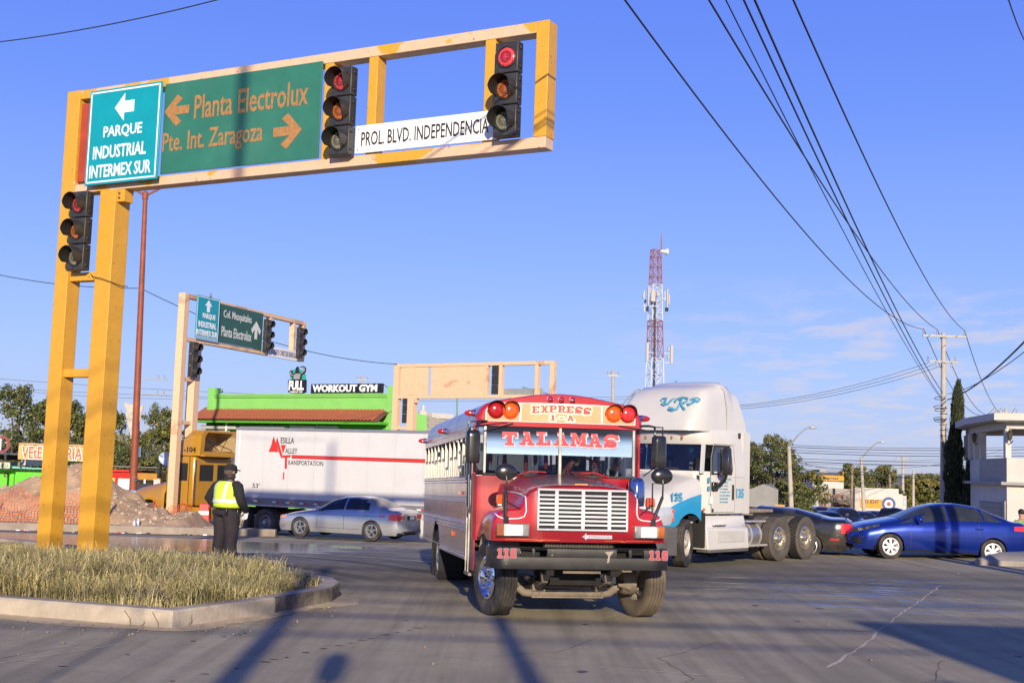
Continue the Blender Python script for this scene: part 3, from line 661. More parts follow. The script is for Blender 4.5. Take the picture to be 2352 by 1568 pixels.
# cable top left, runs above the big sign
span('telephone_cable','cable crossing the top left corner above the gantry',pt(-60,103,26),pt(560,-16,22),.12,.012)
lp=pt(323,662,57)
span('telephone_cable','cable from the left edge to the rusty lamp pole',pt(-60,618,60),lp,.25,.018)
span('telephone_cable','cable from the rusty lamp pole to the blank-backed gantry',lp,on(gc,(0.2,0,8.27)),.7,.018)
# rusty lamp pole
b0=pt(303,1190,57); top=pt(334,445,57); lpo=thing('lamp_post','tall rusty red lamp pole standing at the earth mound','lamp post',(b0.x,57,zg(b0.x,57)))
hh=top.z-zg(b0.x,57); dx=top.x-b0.x
MB().tube([(0,0,0),(dx*.55,0,hh*.55),(dx,0,hh)],[.17,.14,.10],14).build('pole',m_rpole,lpo,smooth=60)
MB().lathe([(.14,hh-.25),(.14,hh+.05),(.03,hh+.12)],(dx,0,0),'Z',12,caps=True).build('collar',m_rpole,lpo,smooth=40)
for s_ in (-1,1):
    a=MB().tube([(dx,0,hh-.1),(dx+s_*.5,0,hh+.18),(dx+s_*1.15,0,hh+.55)],.05,8).build('bracket_arm',m_rpole,lpo,smooth=60)
    MB().sphere((dx+s_*1.4,0,hh+.62),.3,12,6,0,(1,.5,.3)).build('lamp_head',m_cross,a)
MB().tube([(.02+.17*math.cos(a),.17*math.sin(a),1.75+.02*a) for a in np.linspace(0,12.5,30)],.02,5).build('wire_binding',m_cross,lpo)
# other poles
def pole(px,pyt,Y,r,label,lamp=0,pyb=None,lean=0,m=None,h=None,arm=0,name='utility_pole',cat='utility pole',grp=None,pxb=None):
    t_=pt(px,pyt,Y); b_=pt(pxb if pxb else px,1150,Y); z0=zg(b_.x,Y)
    t=thing(name,label,cat,(b_.x,Y,z0),0,grp); 
    MB().tube([(0,0,0),(t_.x-b_.x,0,t_.z-z0)],[r,r*.65],12).build('pole',m or m_conc,t,smooth=60)
    tx,tz=t_.x-b_.x,t_.z-z0
    if lamp:
        a=MB().tube([(tx,0,tz-.1),(tx+lamp*.45,0,tz+abs(lamp)*.45),(tx+lamp*.8,0,tz+abs(lamp)*.78),(tx+lamp,0,tz+abs(lamp)*.82)],.03*max(1,Y/60),7).build('lamp_arm',m_cross,t,smooth=60)
        MB().sphere((tx+lamp*1.12,0,tz+abs(lamp)*.83),.24,12,6,0,(1,.5,.32)).build('lamp_head',mat('lamp_alu',(.6,.6,.58),.4,.4),a,smooth=60)
    if arm:
        MB().box(tx-arm,tx+arm,-.14,-.02,tz-.43,tz-.35).build('crossarm',m_cross,t)
        for x in (-arm*.9,-arm*.3,arm*.9):
            b=MB(); lathe_ins(b,(tx+x,-.08,tz-.33),.25,.07); b.build('insulator',m_ins,t)
    return t
G_='street poles along the right-hand road'
pole(1812,1020,72,.16,'pale lamp pole in front of the tree behind the white cab',1.2,name='lamp_post',cat='lamp post',pxb=1820)
pole(1978,1050,105,.17,'leaning grey lamp pole over the queue of cars',1.6,name='lamp_post',cat='lamp post',pxb=1986)
pole(1785,1060,84,.14,'short wooden pole beside the red and white snack billboard',0,m=mat('wood_pole',(.30,.21,.13),.85,var=.2),pxb=1782)
pole(1958,1068,118,.15,'thin dark wooden pole left of the lamp pole over the cars',0,m=mat('wood_pole',(.30,.21,.13)),pxb=1955)
pole(2074,1048,150,.2,'distant pole with a short crossarm and a transformer',0,arm=.9)
pole(2098,1080,165,.2,'distant grey pole right of the transformer pole',0)
pole(2043,1088,120,.16,'dark pole beside the round logo wall',0,m=mat('wood_pole',(.30,.21,.13)),pxb=2048)
pole(1408,850,90,.15,'thin concrete pole with a short crossarm rising behind the bus roof',0,arm=.42)
p_=pole(1430,925,95,.09,'hidden street lamp post whose head shows right of the bus roof',1.3,m=m_cross,name='lamp_post',cat='lamp post')
pole(1050,905,75,.07,'thin green pole under the blank-backed gantry',0,m=mat('green_pole',(.16,.28,.22),.5,var=.1))
pole(2310,938,118,.19,'far concrete pole whose crossarm shows over the house roof',0,arm=1.1)
t_=pole(318,868,80,.16,'concrete pole with crossarms behind the rusty lamp pole',0,pxb=314)
for z_,x_ in ((870,.2),(905,.1)):
    q=pt(318,z_,80).z-zg(pt(318,1150,80).x,80)
    MB().box(-.1,1.5,-.1,0,q-.03,q+.03).build('crossarm',m_cross,t_)
    for x in (.9,1.3): 
        b=MB(); lathe_ins(b,(x,-.05,q+.05),.25,.06); b.build('insulator',m_ins,t_)
pole(832,862,110,.13,'far pole with insulators peeping over the gym sign',0,arm=.5)
# thin lines of the backdrop
for k,(a,c,ya,yb,sg) in enumerate((((-20,868),(1600,905),90,100,.8),((-20,890),(1600,912),90,100,.6),((0,893),(700,905),88,92,.5))):
    span('power_line',('upper thin far line over the shops and gym roof','lower thin far line over the shops and gym roof','short thin far line ending at the gym')[k],pt(a[0],a[1],ya),pt(c[0],c[1],yb),sg,.012,'thin far lines behind the gym')
for k,y0 in enumerate((1012,1016,1022,1027,1040,1046)):
    span('power_line','%s of the six parallel lines from the white cab to the corner house'%('topmost','second','third','fourth','fifth','lowest')[k],pt(1620,y0,70+k),pt(2420,y0+12+k*2,78+k),.25,.020 if k%2 else .014,'parallel lines behind the cars')
rg=random.Random(4)
for k in range(9):
    ya=rg.uniform(1030,1075); 
    span('power_line','thin drooping service line among the far right poles',pt(rg.uniform(1650,1830),ya,90+k),pt(2300,ya+rg.uniform(-15,35),115+k),rg.uniform(.3,1.6),.013,'drooping service lines at the right')
# ================================================================ wheels and cars
m_tyre=mat('tyre_rubber',(.028,.026,.025),.8,var=.3,vs=6,dirt=.5,dcol=(.16,.13,.10),dscale=5,bump=.2,bs=60)
m_tyred=mat('tyre_dusty',(.10,.085,.068),.9,var=.3,vs=5,dirt=.5,dcol=(.2,.165,.12),dscale=3)
m_tread=mat('tyre_tread',(.02,.019,.018),.85,var=.3,vs=20)
m_alloy=mat('alloy_silver',(.62,.62,.62),.28,.85,var=.08); m_chrome=mat('chrome',(.85,.86,.88),.06,1.,var=.02)
m_steel=mat('wheel_steel',(.60,.56,.48),.45,.35,var=.15,vs=6,dirt=.45,dcol=(.3,.24,.17),dscale=4)
m_dark=mat('dark_trim',(.015,.015,.016),.5,var=0); m_under=mat('underbody',(.022,.02,.019),.9,var=.3)
m_cglass=mat('tinted_glass',(.012,.014,.018),.04,var=0,spec=.8)
m_cap=mat('wheel_cover',(.75,.75,.74),.35,.2,var=.05)
def tyre_mesh(b,R_,r,w,grooves=4,n=40,blocks=0):
    """axis X, centred; tread grooves as real steps"""
    s=w/2; prof=[(r,-s*.62),(r+.02,-s*.80),((R_+r)/2,-s),(R_-.045,-s*.97),(R_-.012,-s*.86)]
    g=grooves; segw=(1.72*s)/g
    x=-s*.86
    for k in range(g):
        x0=-s*.86+segw*k; x1=x0+segw
        prof+=[(R_,x0+segw*.12),(R_,x1-segw*.12)]
        if k<g-1: prof+=[(R_-.014,x1-segw*.06),(R_-.014,x1+segw*.06)]
    prof+=[(R_-.012,s*.86),(R_-.045,s*.97),((R_+r)/2,s),(r+.02,s*.80),(r,s*.62)]
    ms=[0]*(len(prof)-1)
    b.lathe(prof,(0,0,0),'X',n,0)
def lugs(b,R_,w,n=36,rows=4,d=.012):
    for i in range(n):
        for k in range(rows):
            a=2*math.pi*(i+(k%2)*.5)/n; x=-w*.43+w*.86*(k+.5)/rows; s_=w*.86/rows*.40
            M=Matrix.Rotation(a,4,'X')@Matrix.Translation((x,0,R_+d/2-.003))
            b.box(-s_,s_,-math.pi*R_/n*.72,math.pi*R_/n*.72,-d/2,d/2,1,M)
def wheel_car(parent,loc,R_=.32,w=.21,spokes=5,style='split',side=1,steer=0,mt=None,mr=None):
    """side=+1: outer face towards +X"""
    wh=part('wheel',parent,loc,(0,0,steer)); b=MB(); tyre_mesh(b,R_,R_*.68,w,4,36)
    b.build('tyre',mt or m_tyre,wh,smooth=35)
    b=MB(); rr=R_*.69; x=side*w*.34
    b.lathe([(rr,side*-w*.3),(rr,side*w*.42),(rr-.02,side*w*.44),(rr-.035,side*w*.36),(rr-.045,side*w*.05),(.0,side*w*.02)],(0,0,0),'X',36,0)
    b.lathe([(.0,x+side*.012),(.045,x+side*.010),(.06,x-side*.01),(.062,side*0)],(0,0,0),'X',16,0)
    if style=='split':
        for k in range(spokes):
            for d in (-.13,.13):
                a=2*math.pi*k/spokes+d
                M=Matrix.Rotation(a,4,'X'); b.box(x-.012-.012,x+.012-.012,-.014,.014,.035,rr-.02,0,M@Matrix.Rotation(-d*.5,4,'X'))
    else:
        for k in range(spokes):
            a=2*math.pi*k/spokes; M=Matrix.Rotation(a,4,'X'); wd=.030 if style=='single' else .045
            b.add([M@Vector(q) for q in ((x,-wd*.8,.04),(x,wd*.8,.04),(x-side*.01,wd*1.3,rr-.015),(x-side*.01,-wd*1.3,rr-.015),(x-side*.03,-wd*.6,.04),(x-side*.03,wd*.6,.04),(x-side*.04,wd,rr-.015),(x-side*.04,-wd,rr-.015))],[(0,1,2,3),(7,6,5,4),(0,4,5,1),(1,5,6,2),(2,6,7,3),(3,7,4,0)])
    b.build('rim',mr or m_alloy,wh,smooth=35)
    b=MB(); b.lathe([(rr-.05,side*w*.06),(.0,side*w*.05)],(0,0,0),'X',24,0)
    b.build('brake_shadow_plate',m_under,wh)
    return wh
def smoothf(xs,ys,ysm=.12):
    """smooth interpolator"""
    g=np.linspace(xs[0],xs[-1],400); v=np.interp(g,xs,ys); k=max(1,int(ysm/(g[1]-g[0])))
    ker=np.hanning(2*k+3); ker/=ker.sum(); vp=np.concatenate([np.full(k+1,v[0]),v,np.full(k+1,v[-1])]); v2=np.convolve(vp,ker,'valid')
    return lambda y: float(np.interp(y,g,v2))
class CarBody:
    def __init__(s,L,W,top,belt,wid,wheels,arch,zb=.20,tumble=.30,sm=.10,archz=.32,cut=.28):
        s.L=L; s.W=W; s.top=smoothf(*zip(*top),ysm=sm); s.belt=smoothf(*zip(*belt),ysm=sm); s.w=smoothf(*zip(*wid),ysm=.07)
        s.wheels=wheels; s.arch=arch; s.zb=zb; s.tumble=tumble; s.az=archz; s.cut=cut
    def side(s,y,z):      # half width below the belt
        w=s.w(y); bl=s.belt(y); zb=s.zb
        f=np.interp(z,[zb,zb+.07,zb+.16,zb+(bl-zb)*.45,zb+(bl-zb)*.72,bl-.05,bl],[.93,.965,.982,1.,.994,.975,.945])
        return w*float(f)
    def upper(s,y,t):
        w=s.w(y)*.945; bl=s.belt(y); tp=max(s.top(y),bl+.004); h=tp-bl; g=min(1,h/.42)
        c=max(0,math.cos(t)); sn=math.sin(t)
        ex=.62-.30*g
        X=w*(c**ex)*(1-s.tumble*g*(sn**1.2)); Z=bl+h*(sn**(.95-.1*g))
        return X,Z
    def build(s,parent,mats,ny=None):
        ny=ny or int(s.L/.045); rings=[]; ys=np.linspace(-s.L/2,s.L/2,ny)
        ts=np.linspace(0,math.pi/2,11)[1:]
        for y in ys:
            bl=s.belt(y); zb=s.zb+(.10 if abs(y)>s.L/2-.12 else 0)
            az=0
            for yw in s.wheels:
                d=abs(y-yw)
                if d<s.arch: az=max(az,s.az+math.sqrt(s.arch**2-d*d))
            P=[(0.,zb)]
            zs=[zb,zb+.07,zb+.16,zb+(bl-zb)*.45,zb+(bl-zb)*.72,bl-.05,bl]
            for i,z in enumerate(zs):
                if az>z: 
                    zz=min(az,bl-.08); 
                    P.append((s.side(y,zz)-(.0 if i>1 else 0),zz))
                else: P.append((s.side(y,z),z))
            if az>zs[0]: P[1]=(s.w(y)*.62,min(az,bl-.08)); P[0]=(0.,min(az,bl-.08)*.8)
            for t in ts: P.append(s.upper(y,t))
            ring=[(x,y,z) for x,z in P]+[(-x,y,z) for x,z in P[-2:0:-1]]
            rings.append(ring)
        nP=len(P); n=len(rings[0])
        def mf(i,j):
            if j==-1: return 0
            return 1 if (j==0 or j==1 and 0 or j==n-1) else 0
        b=MB(); b.loft(rings,0,True,True,True,mf)
        return b.build('body',mats,parent,smooth=48)
    def patch_side(s,name,parent,m,y0,y1,t0,t1,sgn=1,off=.006,ny=16,nt_=6,yt=None):
        """glass in the upper part; yt shears the ends with height (pillar slope)"""
        b=MB(); rows=[]
        for j in range(nt_+1):
            t=t0+(t1-t0)*j/nt_; row=[]
            for i in range(ny+1):
                a=y0+(yt[0] if yt else 0)*j/nt_; c=y1+(yt[1] if yt else 0)*j/nt_; y=a+(c-a)*i/ny
                X,Z=s.upper(y,t); row.append((sgn*(X+off),y,Z+off*.25))
            rows.append(row)
        if sgn<0: rows=[r[::-1] for r in rows]
        b.loft(rows,0,False); 
        return b.build(name,m,parent,smooth=180)
    def patch_top(s,name,parent,m,y0,y1,te0,te1,off=.007,ny=12,nx=14,dy=0):
        b=MB(); rows=[]
        for i in range(ny+1):
            y=y0+(y1-y0)*i/ny; te=te0+(te1-te0)*i/ny; row=[]
            for j in range(nx+1):
                u=-1+2*j/nx; t=math.pi/2-(math.pi/2-te)*abs(u); X,Z=s.upper(y,t); row.append((math.copysign(X,u) if u else 0,y+dy,Z+off))
            rows.append(row)
        b.loft(rows,0,False); return b.build(name,m,parent,smooth=180)
    def patch_low(s,name,parent,m,y0,y1,z0,z1,sgn=1,off=.006,ny=10,nz=4,z0b=None,z1b=None,wrap=0):
        b=MB(); rows=[]
        for j in range(nz+1):
            row=[]
            for i in range(ny+1):
                y=y0+(y1-y0)*i/ny; a=z0+((z0b if z0b is not None else z0)-z0)*i/ny; c=z1+((z1b if z1b is not None else z1)-z1)*i/ny
                z=a+(c-a)*j/nz; row.append((sgn*(s.side(y,z)+off),y,z))
            rows.append(row)
        if sgn<0: rows=[r[::-1] for r in rows]
        b.loft(rows,0,False); return b.build(name,m,parent,smooth=180)
def carpaint(name,c,rough=.28,metal=.35,coat=1,dirt=.12):
    return mat(name,c,rough,metal,var=.03,coat=coat,dirt=dirt,dcol=(.28,.23,.17),dscale=1.2)
m_tail=mat('tail_lens',(.55,.02,.02),.15,var=0,coat=1,emit=.15,ecol=(.8,.02,.02)); m_head=mat('head_lens',(.55,.57,.6),.08,.3,var=0,coat=1)
m_amberl=mat('amber_lens',(.85,.25,.02),.15,var=0,coat=1,emit=.2,ecol=(.9,.25,.02))
m_plate=mat('number_plate',(.72,.72,.70),.4,var=.1,vs=30)
# ---- silver saloon
ac=thing('parked_car','silver four-door saloon with dark tinted windows stopped beside the white trailer','car',(0,0,0))
fw=Vector((-.923,.385)).normalized(); thA=math.atan2(fw.x,-fw.y)
# near wheels seen at (690,1232) and (850,1240)
q=pt(771,1236,42.6); AcL=Vector((q.x,42.6)); nx=Vector((math.cos(thA),math.sin(thA)))
c_=AcL-nx*.80+Vector((-fw.x,-fw.y))*.02; ac.location=(c_.x,c_.y,q.z); ac.rotation_euler=(0,0,thA)
SIL=carpaint('silver_paint',(.50,.51,.54),.25,.55,1,.25)
A=CarBody(4.72,1.84,[(-2.36,.62),(-2.2,.70),(-1.9,.80),(-1.0,.955),(-.85,.985),(-.35,1.27),(.1,1.40),(.6,1.43),(1.15,1.36),(1.75,1.12),(1.95,1.055),(2.2,1.03),(2.32,.98),(2.36,.90)],
 [(-2.36,.52),(-2.2,.62),(-1.6,.76),(-.9,.86),(.5,.915),(1.7,.955),(2.2,.95),(2.36,.86)],
 [(-2.36,.62),(-2.25,.78),(-2.0,.87),(-1.5,.905),(-.5,.92),(1.2,.92),(1.7,.915),(2.1,.87),(2.28,.80),(2.36,.70)],(-1.38,1.36),.365,.19,archz=.31)
A.build(ac,[SIL,m_under])
for sg in (1,-1):
    A.patch_side('side_window',ac,m_cglass,-.78,.28,.10,.98,sg,yt=(.58,-.03))
    A.patch_side('side_window',ac,m_cglass,.34,1.22,.10,.98,sg,yt=(-.02,-.05))
    A.patch_low('door_seam',ac,m_dark,.305,.318,.32,.89,sg,.004,1)
    A.patch_low('door_seam',ac,m_dark,-.72,-.708,.32,.86,sg,.004,1)
    A.patch_low('body_line',ac,m_dark,-.95,1.9,.775,.785,sg,.005,20,1,.80,.81)
    A.patch_low('sill_line',ac,m_dark,-.95,.92,.345,.352,sg,.005,20,1)
    A.patch_low('side_marker',ac,m_amberl,-2.27,-1.98,.60,.66,sg,.008,4)
    A.patch_low('rear_marker',ac,m_tail,1.62,1.83,.815,.845,sg,.01,4)
    A.patch_low('headlight',ac,m_head,-2.33,-1.95,.58,.66,sg,.006,8,3,.64,.735)
    A.patch_low('taillight',ac,m_tail,1.98,2.34,.70,.90,sg,.012,8,3,.68,.90)
    for y in (.12,1.05): MB().box(-.015,.02,-.09,.09,-.015,.015).build('door_handle',SIL,ac,loc=(sg*(A.side(y,.80)+.01),y,.80),bevel=.01)
    b=MB(); b.sphere((0,0,0),.10,12,8,0,(.9,.75,.75)); b.build('mirror',SIL,ac,loc=(sg*.99,-.66,.98),smooth=180)
    for y,st in ((-1.38,.0),(1.36,0)): wheel_car(ac,(sg*.80,y,.315),.325,.215,5,'split',sg,st)
A.patch_top('windshield',ac,m_cglass,-.90,-.08,.62,.66)
A.patch_top('rear_window',ac,mat('dusty_rear_glass',(.30,.28,.24),.25,var=.1),1.02,1.80,.66,.60,.008)
b=MB().box(-.42,.42,0,.012,.0,.30); b.build('trunk_panel',SIL,ac,loc=(0,2.352,.60),bevel=.01)
MB().box(-.26,.26,0,.03,-.075,.075).build('plate_recess',m_dark,ac,loc=(0,2.355,.77))
MB().box(-.16,.16,0,.01,-.06,.06).build('number_plate',m_plate,ac,loc=(0,2.388,.77),bevel=.004)
for sg in (1,-1): MB().box(-.2,.2,0,.05,-.09,.09).build('taillight',m_tail,ac,loc=(sg*.60,2.31,.80),bevel=.03)
MB().box(-.30,.30,0,.02,-.02,.02).build('chrome_strip',m_chrome,ac,loc=(0,2.375,.86),bevel=.005)
for sg in (1,-1): MB().lathe([(.03,0),(.04,.0),(.042,.12),(.03,.12)],(sg*.5,2.26,.29),'Y',12).build('exhaust_tip',m_chrome,ac)
b=MB(); 
for k in range(12): b.box(-.2,.2,2.3,2.375,.30+k*.008,.304+k*.008)
MB().box(-.6,.6,2.28,2.372,.27,.34).build('rear_valance',m_dark,ac,bevel=.02)
MB().box(-.45,.45,-2.40,-2.34,.42,.54).build('grille',m_dark,ac,bevel=.02)
# ---- blue saloon
BLU=mat('blue_metallic',(.008,.032,.27),.22,.55,var=.03,coat=1)
bl=thing('parked_car','bright metallic blue four-door saloon with silver wheel covers facing left','car',(0,0,0),-math.pi/2)
q=pt(2045,1282,32.3); 
bl.location=(q.x+1.27,32.3+.76,q.z-.03); bl.rotation_euler=(-.012,-.0,-math.pi/2); bl.rotation_euler=(0,0,-math.pi/2); bl.rotation_euler.x=-.022
B_=CarBody(4.50,1.74,[(-2.25,.60),(-2.15,.72),(-1.9,.84),(-1.2,1.00),(-.95,1.06),(-.4,1.32),(.05,1.45),(.5,1.475),(1.0,1.42),(1.6,1.20),(1.85,1.10),(2.1,1.09),(2.22,1.05),(2.25,.95)],
 [(-2.25,.50),(-2.1,.64),(-1.5,.80),(-.9,.89),(.5,.97),(1.7,1.02),(2.1,1.02),(2.25,.9)],
 [(-2.25,.45),(-2.12,.66),(-1.9,.80),(-1.5,.85),(-.5,.87),(1.2,.87),(1.7,.865),(2.05,.82),(2.2,.74),(2.25,.62)],(-1.30,1.30),.36,.21,archz=.31,tumble=.30)
B_.build(bl,[BLU,m_under])
m_bglass=mat('car_glass_blue',(.035,.04,.045),.05,var=.3,vs=2,spec=.8)
for sg in (1,-1):
    B_.patch_side('side_window',bl,m_bglass,-1.12,-.74,.14,.62,sg,yt=(.42,.05))
    B_.patch_side('side_window',bl,m_bglass,-.70,.16,.09,1.0,sg,yt=(.50,-.02))
    B_.patch_side('side_window',bl,m_bglass,.23,1.05,.09,1.0,sg,yt=(-.02,-.10))
    B_.patch_side('side_window',bl,m_bglass,1.09,1.55,.14,.80,sg,yt=(-.06,-.35))
    B_.patch_low('door_seam',bl,m_dark,.19,.202,.30,.95,sg,.004,1)
    B_.patch_low('door_seam',bl,m_dark,-.80,-.788,.32,.88,sg,.004,1)
    B_.patch_low('door_seam',bl,m_dark,.92,.932,.70,.98,sg,.004,1)
    B_.patch_low('sill_trim',bl,m_dark,-.90,.88,.212,.26,sg,.006,20,1)
    B_.patch_low('headlight',bl,mat('head_lens_dark',(.12,.13,.15),.06,.6,var=.5,vs=12,coat=1),-2.20,-1.58,.60,.69,sg,.007,10,3,.80,.86)
    B_.patch_low('headlight_trim',bl,m_chrome,-2.1,-1.62,.66,.675,sg,.011,8,1,.815,.835)
    B_.patch_low('fog_recess',bl,m_dark,-2.22,-2.0,.34,.50,sg,.006,5,2)
    B_.patch_low('taillight',bl,m_tail,1.82,2.22,.86,.97,sg,.010,8,3,.86,1.0)
    for y in (.05,.93): MB().box(-.015,.02,-.10,.10,-.016,.016).build('door_handle',BLU,bl,loc=(sg*(B_.side(y,.85)+.012),y,.86),bevel=.01)
    b=MB(); b.sphere((0,0,0),.11,12,8,0,(.9,.7,.75)); b.build('mirror',BLU,bl,loc=(sg*.94,-.60,1.02),smooth=180)
    for y,st in ((-1.30,.12),(1.30,0)): wheel_car(bl,(sg*.765,y,.31),.315,.20,7,'single',sg,st,mr=m_cap)
B_.patch_top('windshield',bl,m_bglass,-1.02,-.12,.60,.68)
B_.patch_top('rear_window',bl,m_bglass,1.05,1.68,.66,.60,.008)
MB().box(-.34,.34,-2.275,-2.2,.46,.62).build('grille',m_dark,bl,bevel=.02)
MB().box(-.24,.24,-2.285,-2.25,.34,.42).build('number_plate',m_plate,bl,bevel=.005)
b=MB()
for sg in (1,-1): b.tube([(sg*.10,-2.285,.50),(sg*.30,-2.27,.62)],.012,6)
b.build('grille_chrome',m_chrome,bl); MB().lathe([(.0,0),(.055,0),(.055,.012),(.0,.012)],(0,-2.29,.575),'Y',16).build('badge',m_chrome,bl)
for sg in (1,-1):   # people and seats seen as dark shapes behind glass
    pass
# ---- black coupe behind the tandem axle
mu=thing('parked_car','black coupe seen from its rear corner behind the wheels of the white tractor','car'); fw=Vector((-.96,.28)).normalized(); th=math.atan2(fw.x,-fw.y)
BLK=carpaint('black_paint',(.016,.015,.015),.22,.3,1,.35)
q=pt(1942,1255,33.0); mu.rotation_euler=(0,0,th); rr_=Vector((fw.x,fw.y))
mu.location=(q.x+fw.x*2.30+.25,33.0+fw.y*2.3+.62,zg(q.x,33)-.10)
M_=CarBody(4.75,1.87,[(-2.37,.6),(-2.2,.75),(-1.0,.98),(-.6,1.02),(0,1.30),(.45,1.29),(.9,1.27),(1.6,1.11),(1.85,1.055),(2.2,1.06),(2.34,1.03),(2.37,.92)],
 [(-2.37,.55),(-2.1,.72),(-.8,.88),(.8,.93),(1.6,.99),(2.2,.99),(2.37,.85)],
 [(-2.37,.7),(-2.1,.86),(-1.5,.92),(.5,.90),(1.3,.94),(2.0,.92),(2.25,.86),(2.37,.78)],(-1.42,1.30),.37,.22,archz=.32)
M_.build(mu,[BLK,m_under])
for sg in (1,-1):
    M_.patch_side('side_window',mu,m_cglass,-.55,.72,.10,.95,sg,yt=(.60,-.1))
    M_.patch_low('taillight',mu,m_tail,2.12,2.36,.68,.93,sg,.012,6,3)
    M_.patch_low('side_marker',mu,m_tail,1.86,2.08,.50,.54,sg,.008,4)
    MB().box(-.14,.14,0,.03,-.10,.10).build('taillight',m_tail,mu,loc=(sg*.62,2.36,.82),bevel=.02)
    for y in (-1.42,1.30): wheel_car(mu,(sg*.83,y,.33),.335,.23,5,'single',sg)
M_.patch_top('windshield',mu,m_cglass,-.52,.05,.62,.66); M_.patch_top('rear_window',mu,m_cglass,.95,1.62,.62,.55)
MB().tube([(-.72,2.24,1.06),(-.70,2.26,1.13),(0,2.24,1.15),(.70,2.26,1.13),(.72,2.24,1.06)],(.02),8).build('spoiler',BLK,mu,smooth=60)
MB().box(-.6,.6,2.33,2.392,.28,.40).build('rear_valance',m_dark,mu,bevel=.02)
# ---- the queue of cars far behind
def far_car(kind,px,ptop,Y,col,label,rz=0,lights=False):
    H_={'suv':1.75,'sedan':1.45,'pickup':1.78,'van':1.95,'hatch':1.5}[kind]; W=1.85 if kind in('suv','pickup','van') else 1.76
    T=pt(px,ptop,Y); t=thing('queued_car',label,'car',(T.x,Y,T.z-H_),rz,'cars queueing behind the blue saloon')
    h=H_
    tops={'sedan':[(-2.2,.6),(-2.0,.76),(-1.0,.95),(-.4,h*.93),(.1,h),(.8,h*.99),(1.5,1.1),(2.1,1.02),(2.2,.85)],
     'hatch':[(-2.0,.6),(-1.8,.8),(-1.0,1.0),(-.5,h*.92),(0,h),(1.4,h*.97),(1.9,1.1),(2.0,.8)],
     'suv':[(-2.3,.75),(-2.2,1.0),(-1.0,1.12),(-.5,h*.93),(0,h),(1.9,h*.98),(2.2,1.2),(2.3,.9)],
     'van':[(-2.4,.75),(-2.2,1.0),(-1.4,1.2),(-.8,h*.93),(-.3,h),(2.2,h*.99),(2.4,1.5),(2.45,.9)],
     'pickup':[(-2.6,.8),(-2.5,1.08),(-1.2,1.16),(-.7,h*.94),(-.3,h),(.7,h*.98),(.95,1.18),(2.5,1.16),(2.6,.9)]}[kind]
    l0=tops[0][0]; l1=tops[-1][0]; bz=1.12 if W>1.8 else .92
    c=CarBody(l1-l0,W,tops,[(l0,.62),(l0+.3,bz-.14),(0,bz),(l1-.2,bz),(l1,bz-.15)],[(l0,W*.40),(l0+.2,W*.47),(0,W*.5),(l1-.2,W*.48),(l1,W*.42)],(-1.35,1.35),.38,.25,archz=.33)
    P=carpaint('far_paint_'+kind+str(int(px)),col,.3,.3,1,.1); c.build(t,[P,m_under],34)
    c.patch_top('windshield',t,m_cglass,l0+1.25 if kind!='van' else -1.45,(-.1 if kind!='van' else -.45),.55,.62)
    for sg in (1,-1):
        c.patch_side('side_window',t,m_cglass,-.6,.2,.1,.95,sg,yt=(.3,0),ny=6,nt_=3); c.patch_side('side_window',t,m_cglass,.28,1.2,.1,.95,sg,yt=(0,-.1),ny=6,nt_=3)
        MB().box(-.16,.16,-.04,.04,-.07,.07).build('headlight',m_head if not lights else m_amberl,t,loc=(sg*W*.34,l0+.0,.70),bevel=.02)
        MB().box(-.09,.09,-.05,.05,-.07,.07).build('mirror',P,t,loc=(sg*(W/2+.1),-.75,bz+.08),bevel=.02)
        for y in (-1.35,1.35):
            b=MB(); b.lathe([(.0,-.1),(.30,-.11),(.33,-.08),(.33,.08),(.30,.11),(0,.1)],(0,0,0),'X',18); b.build('wheel',m_tyre,t,loc=(sg*W*.43,y,.33),smooth=40)
    MB().box(-.42,.42,-.03,.03,-.08,.08).build('grille',m_dark,t,loc=(0,l0-.01,.68)); MB().box(-.18,.18,-.02,.02,-.05,.05).build('number_plate',m_plate,t,loc=(0,l0-.04,.42))
    return t
dkb=(.012,.015,.03); blk=(.012,.012,.014)
far_car('suv',1944,1165,86,(.012,.014,.03),'dark blue minivan, largest car of the queue left of the blue saloon',.12)
far_car('sedan',1905,1173,80,dkb,'dark sedan with pale bonnet between the black coupe and the dark minivan',.2)
far_car('pickup',1852,1163,92,(.015,.016,.022),'dark pickup whose cab top shows above the black coupe',.15)
far_car('van',1884,1162,104,(.42,.38,.30),'beige van roof behind the dark pickup, far left of the queue',.1)
far_car('suv',1926,1159,112,(.05,.05,.055),'grey wagon with a pale roof line directly behind the dark minivan',.15)
far_car('sedan',1983,1173,88,blk,'black sedan with amber lights right of the dark minivan',.25,True)
far_car('sedan',2013,1172,96,(.30,.30,.31),'silver grey sedan in the queue left of the black pickup',.22)
far_car('pickup',2050,1165,92,(.012,.012,.015),'black pickup directly behind the bonnet of the blue saloon',1.0)
far_car('sedan',1872,1178,74,dkb,'dark blue sedan roof just above the spoiler of the black coupe',.2)
far_car('hatch',2078,1172,108,(.25,.05,.04),'reddish hatchback peeping over the blue bonnet',.6)
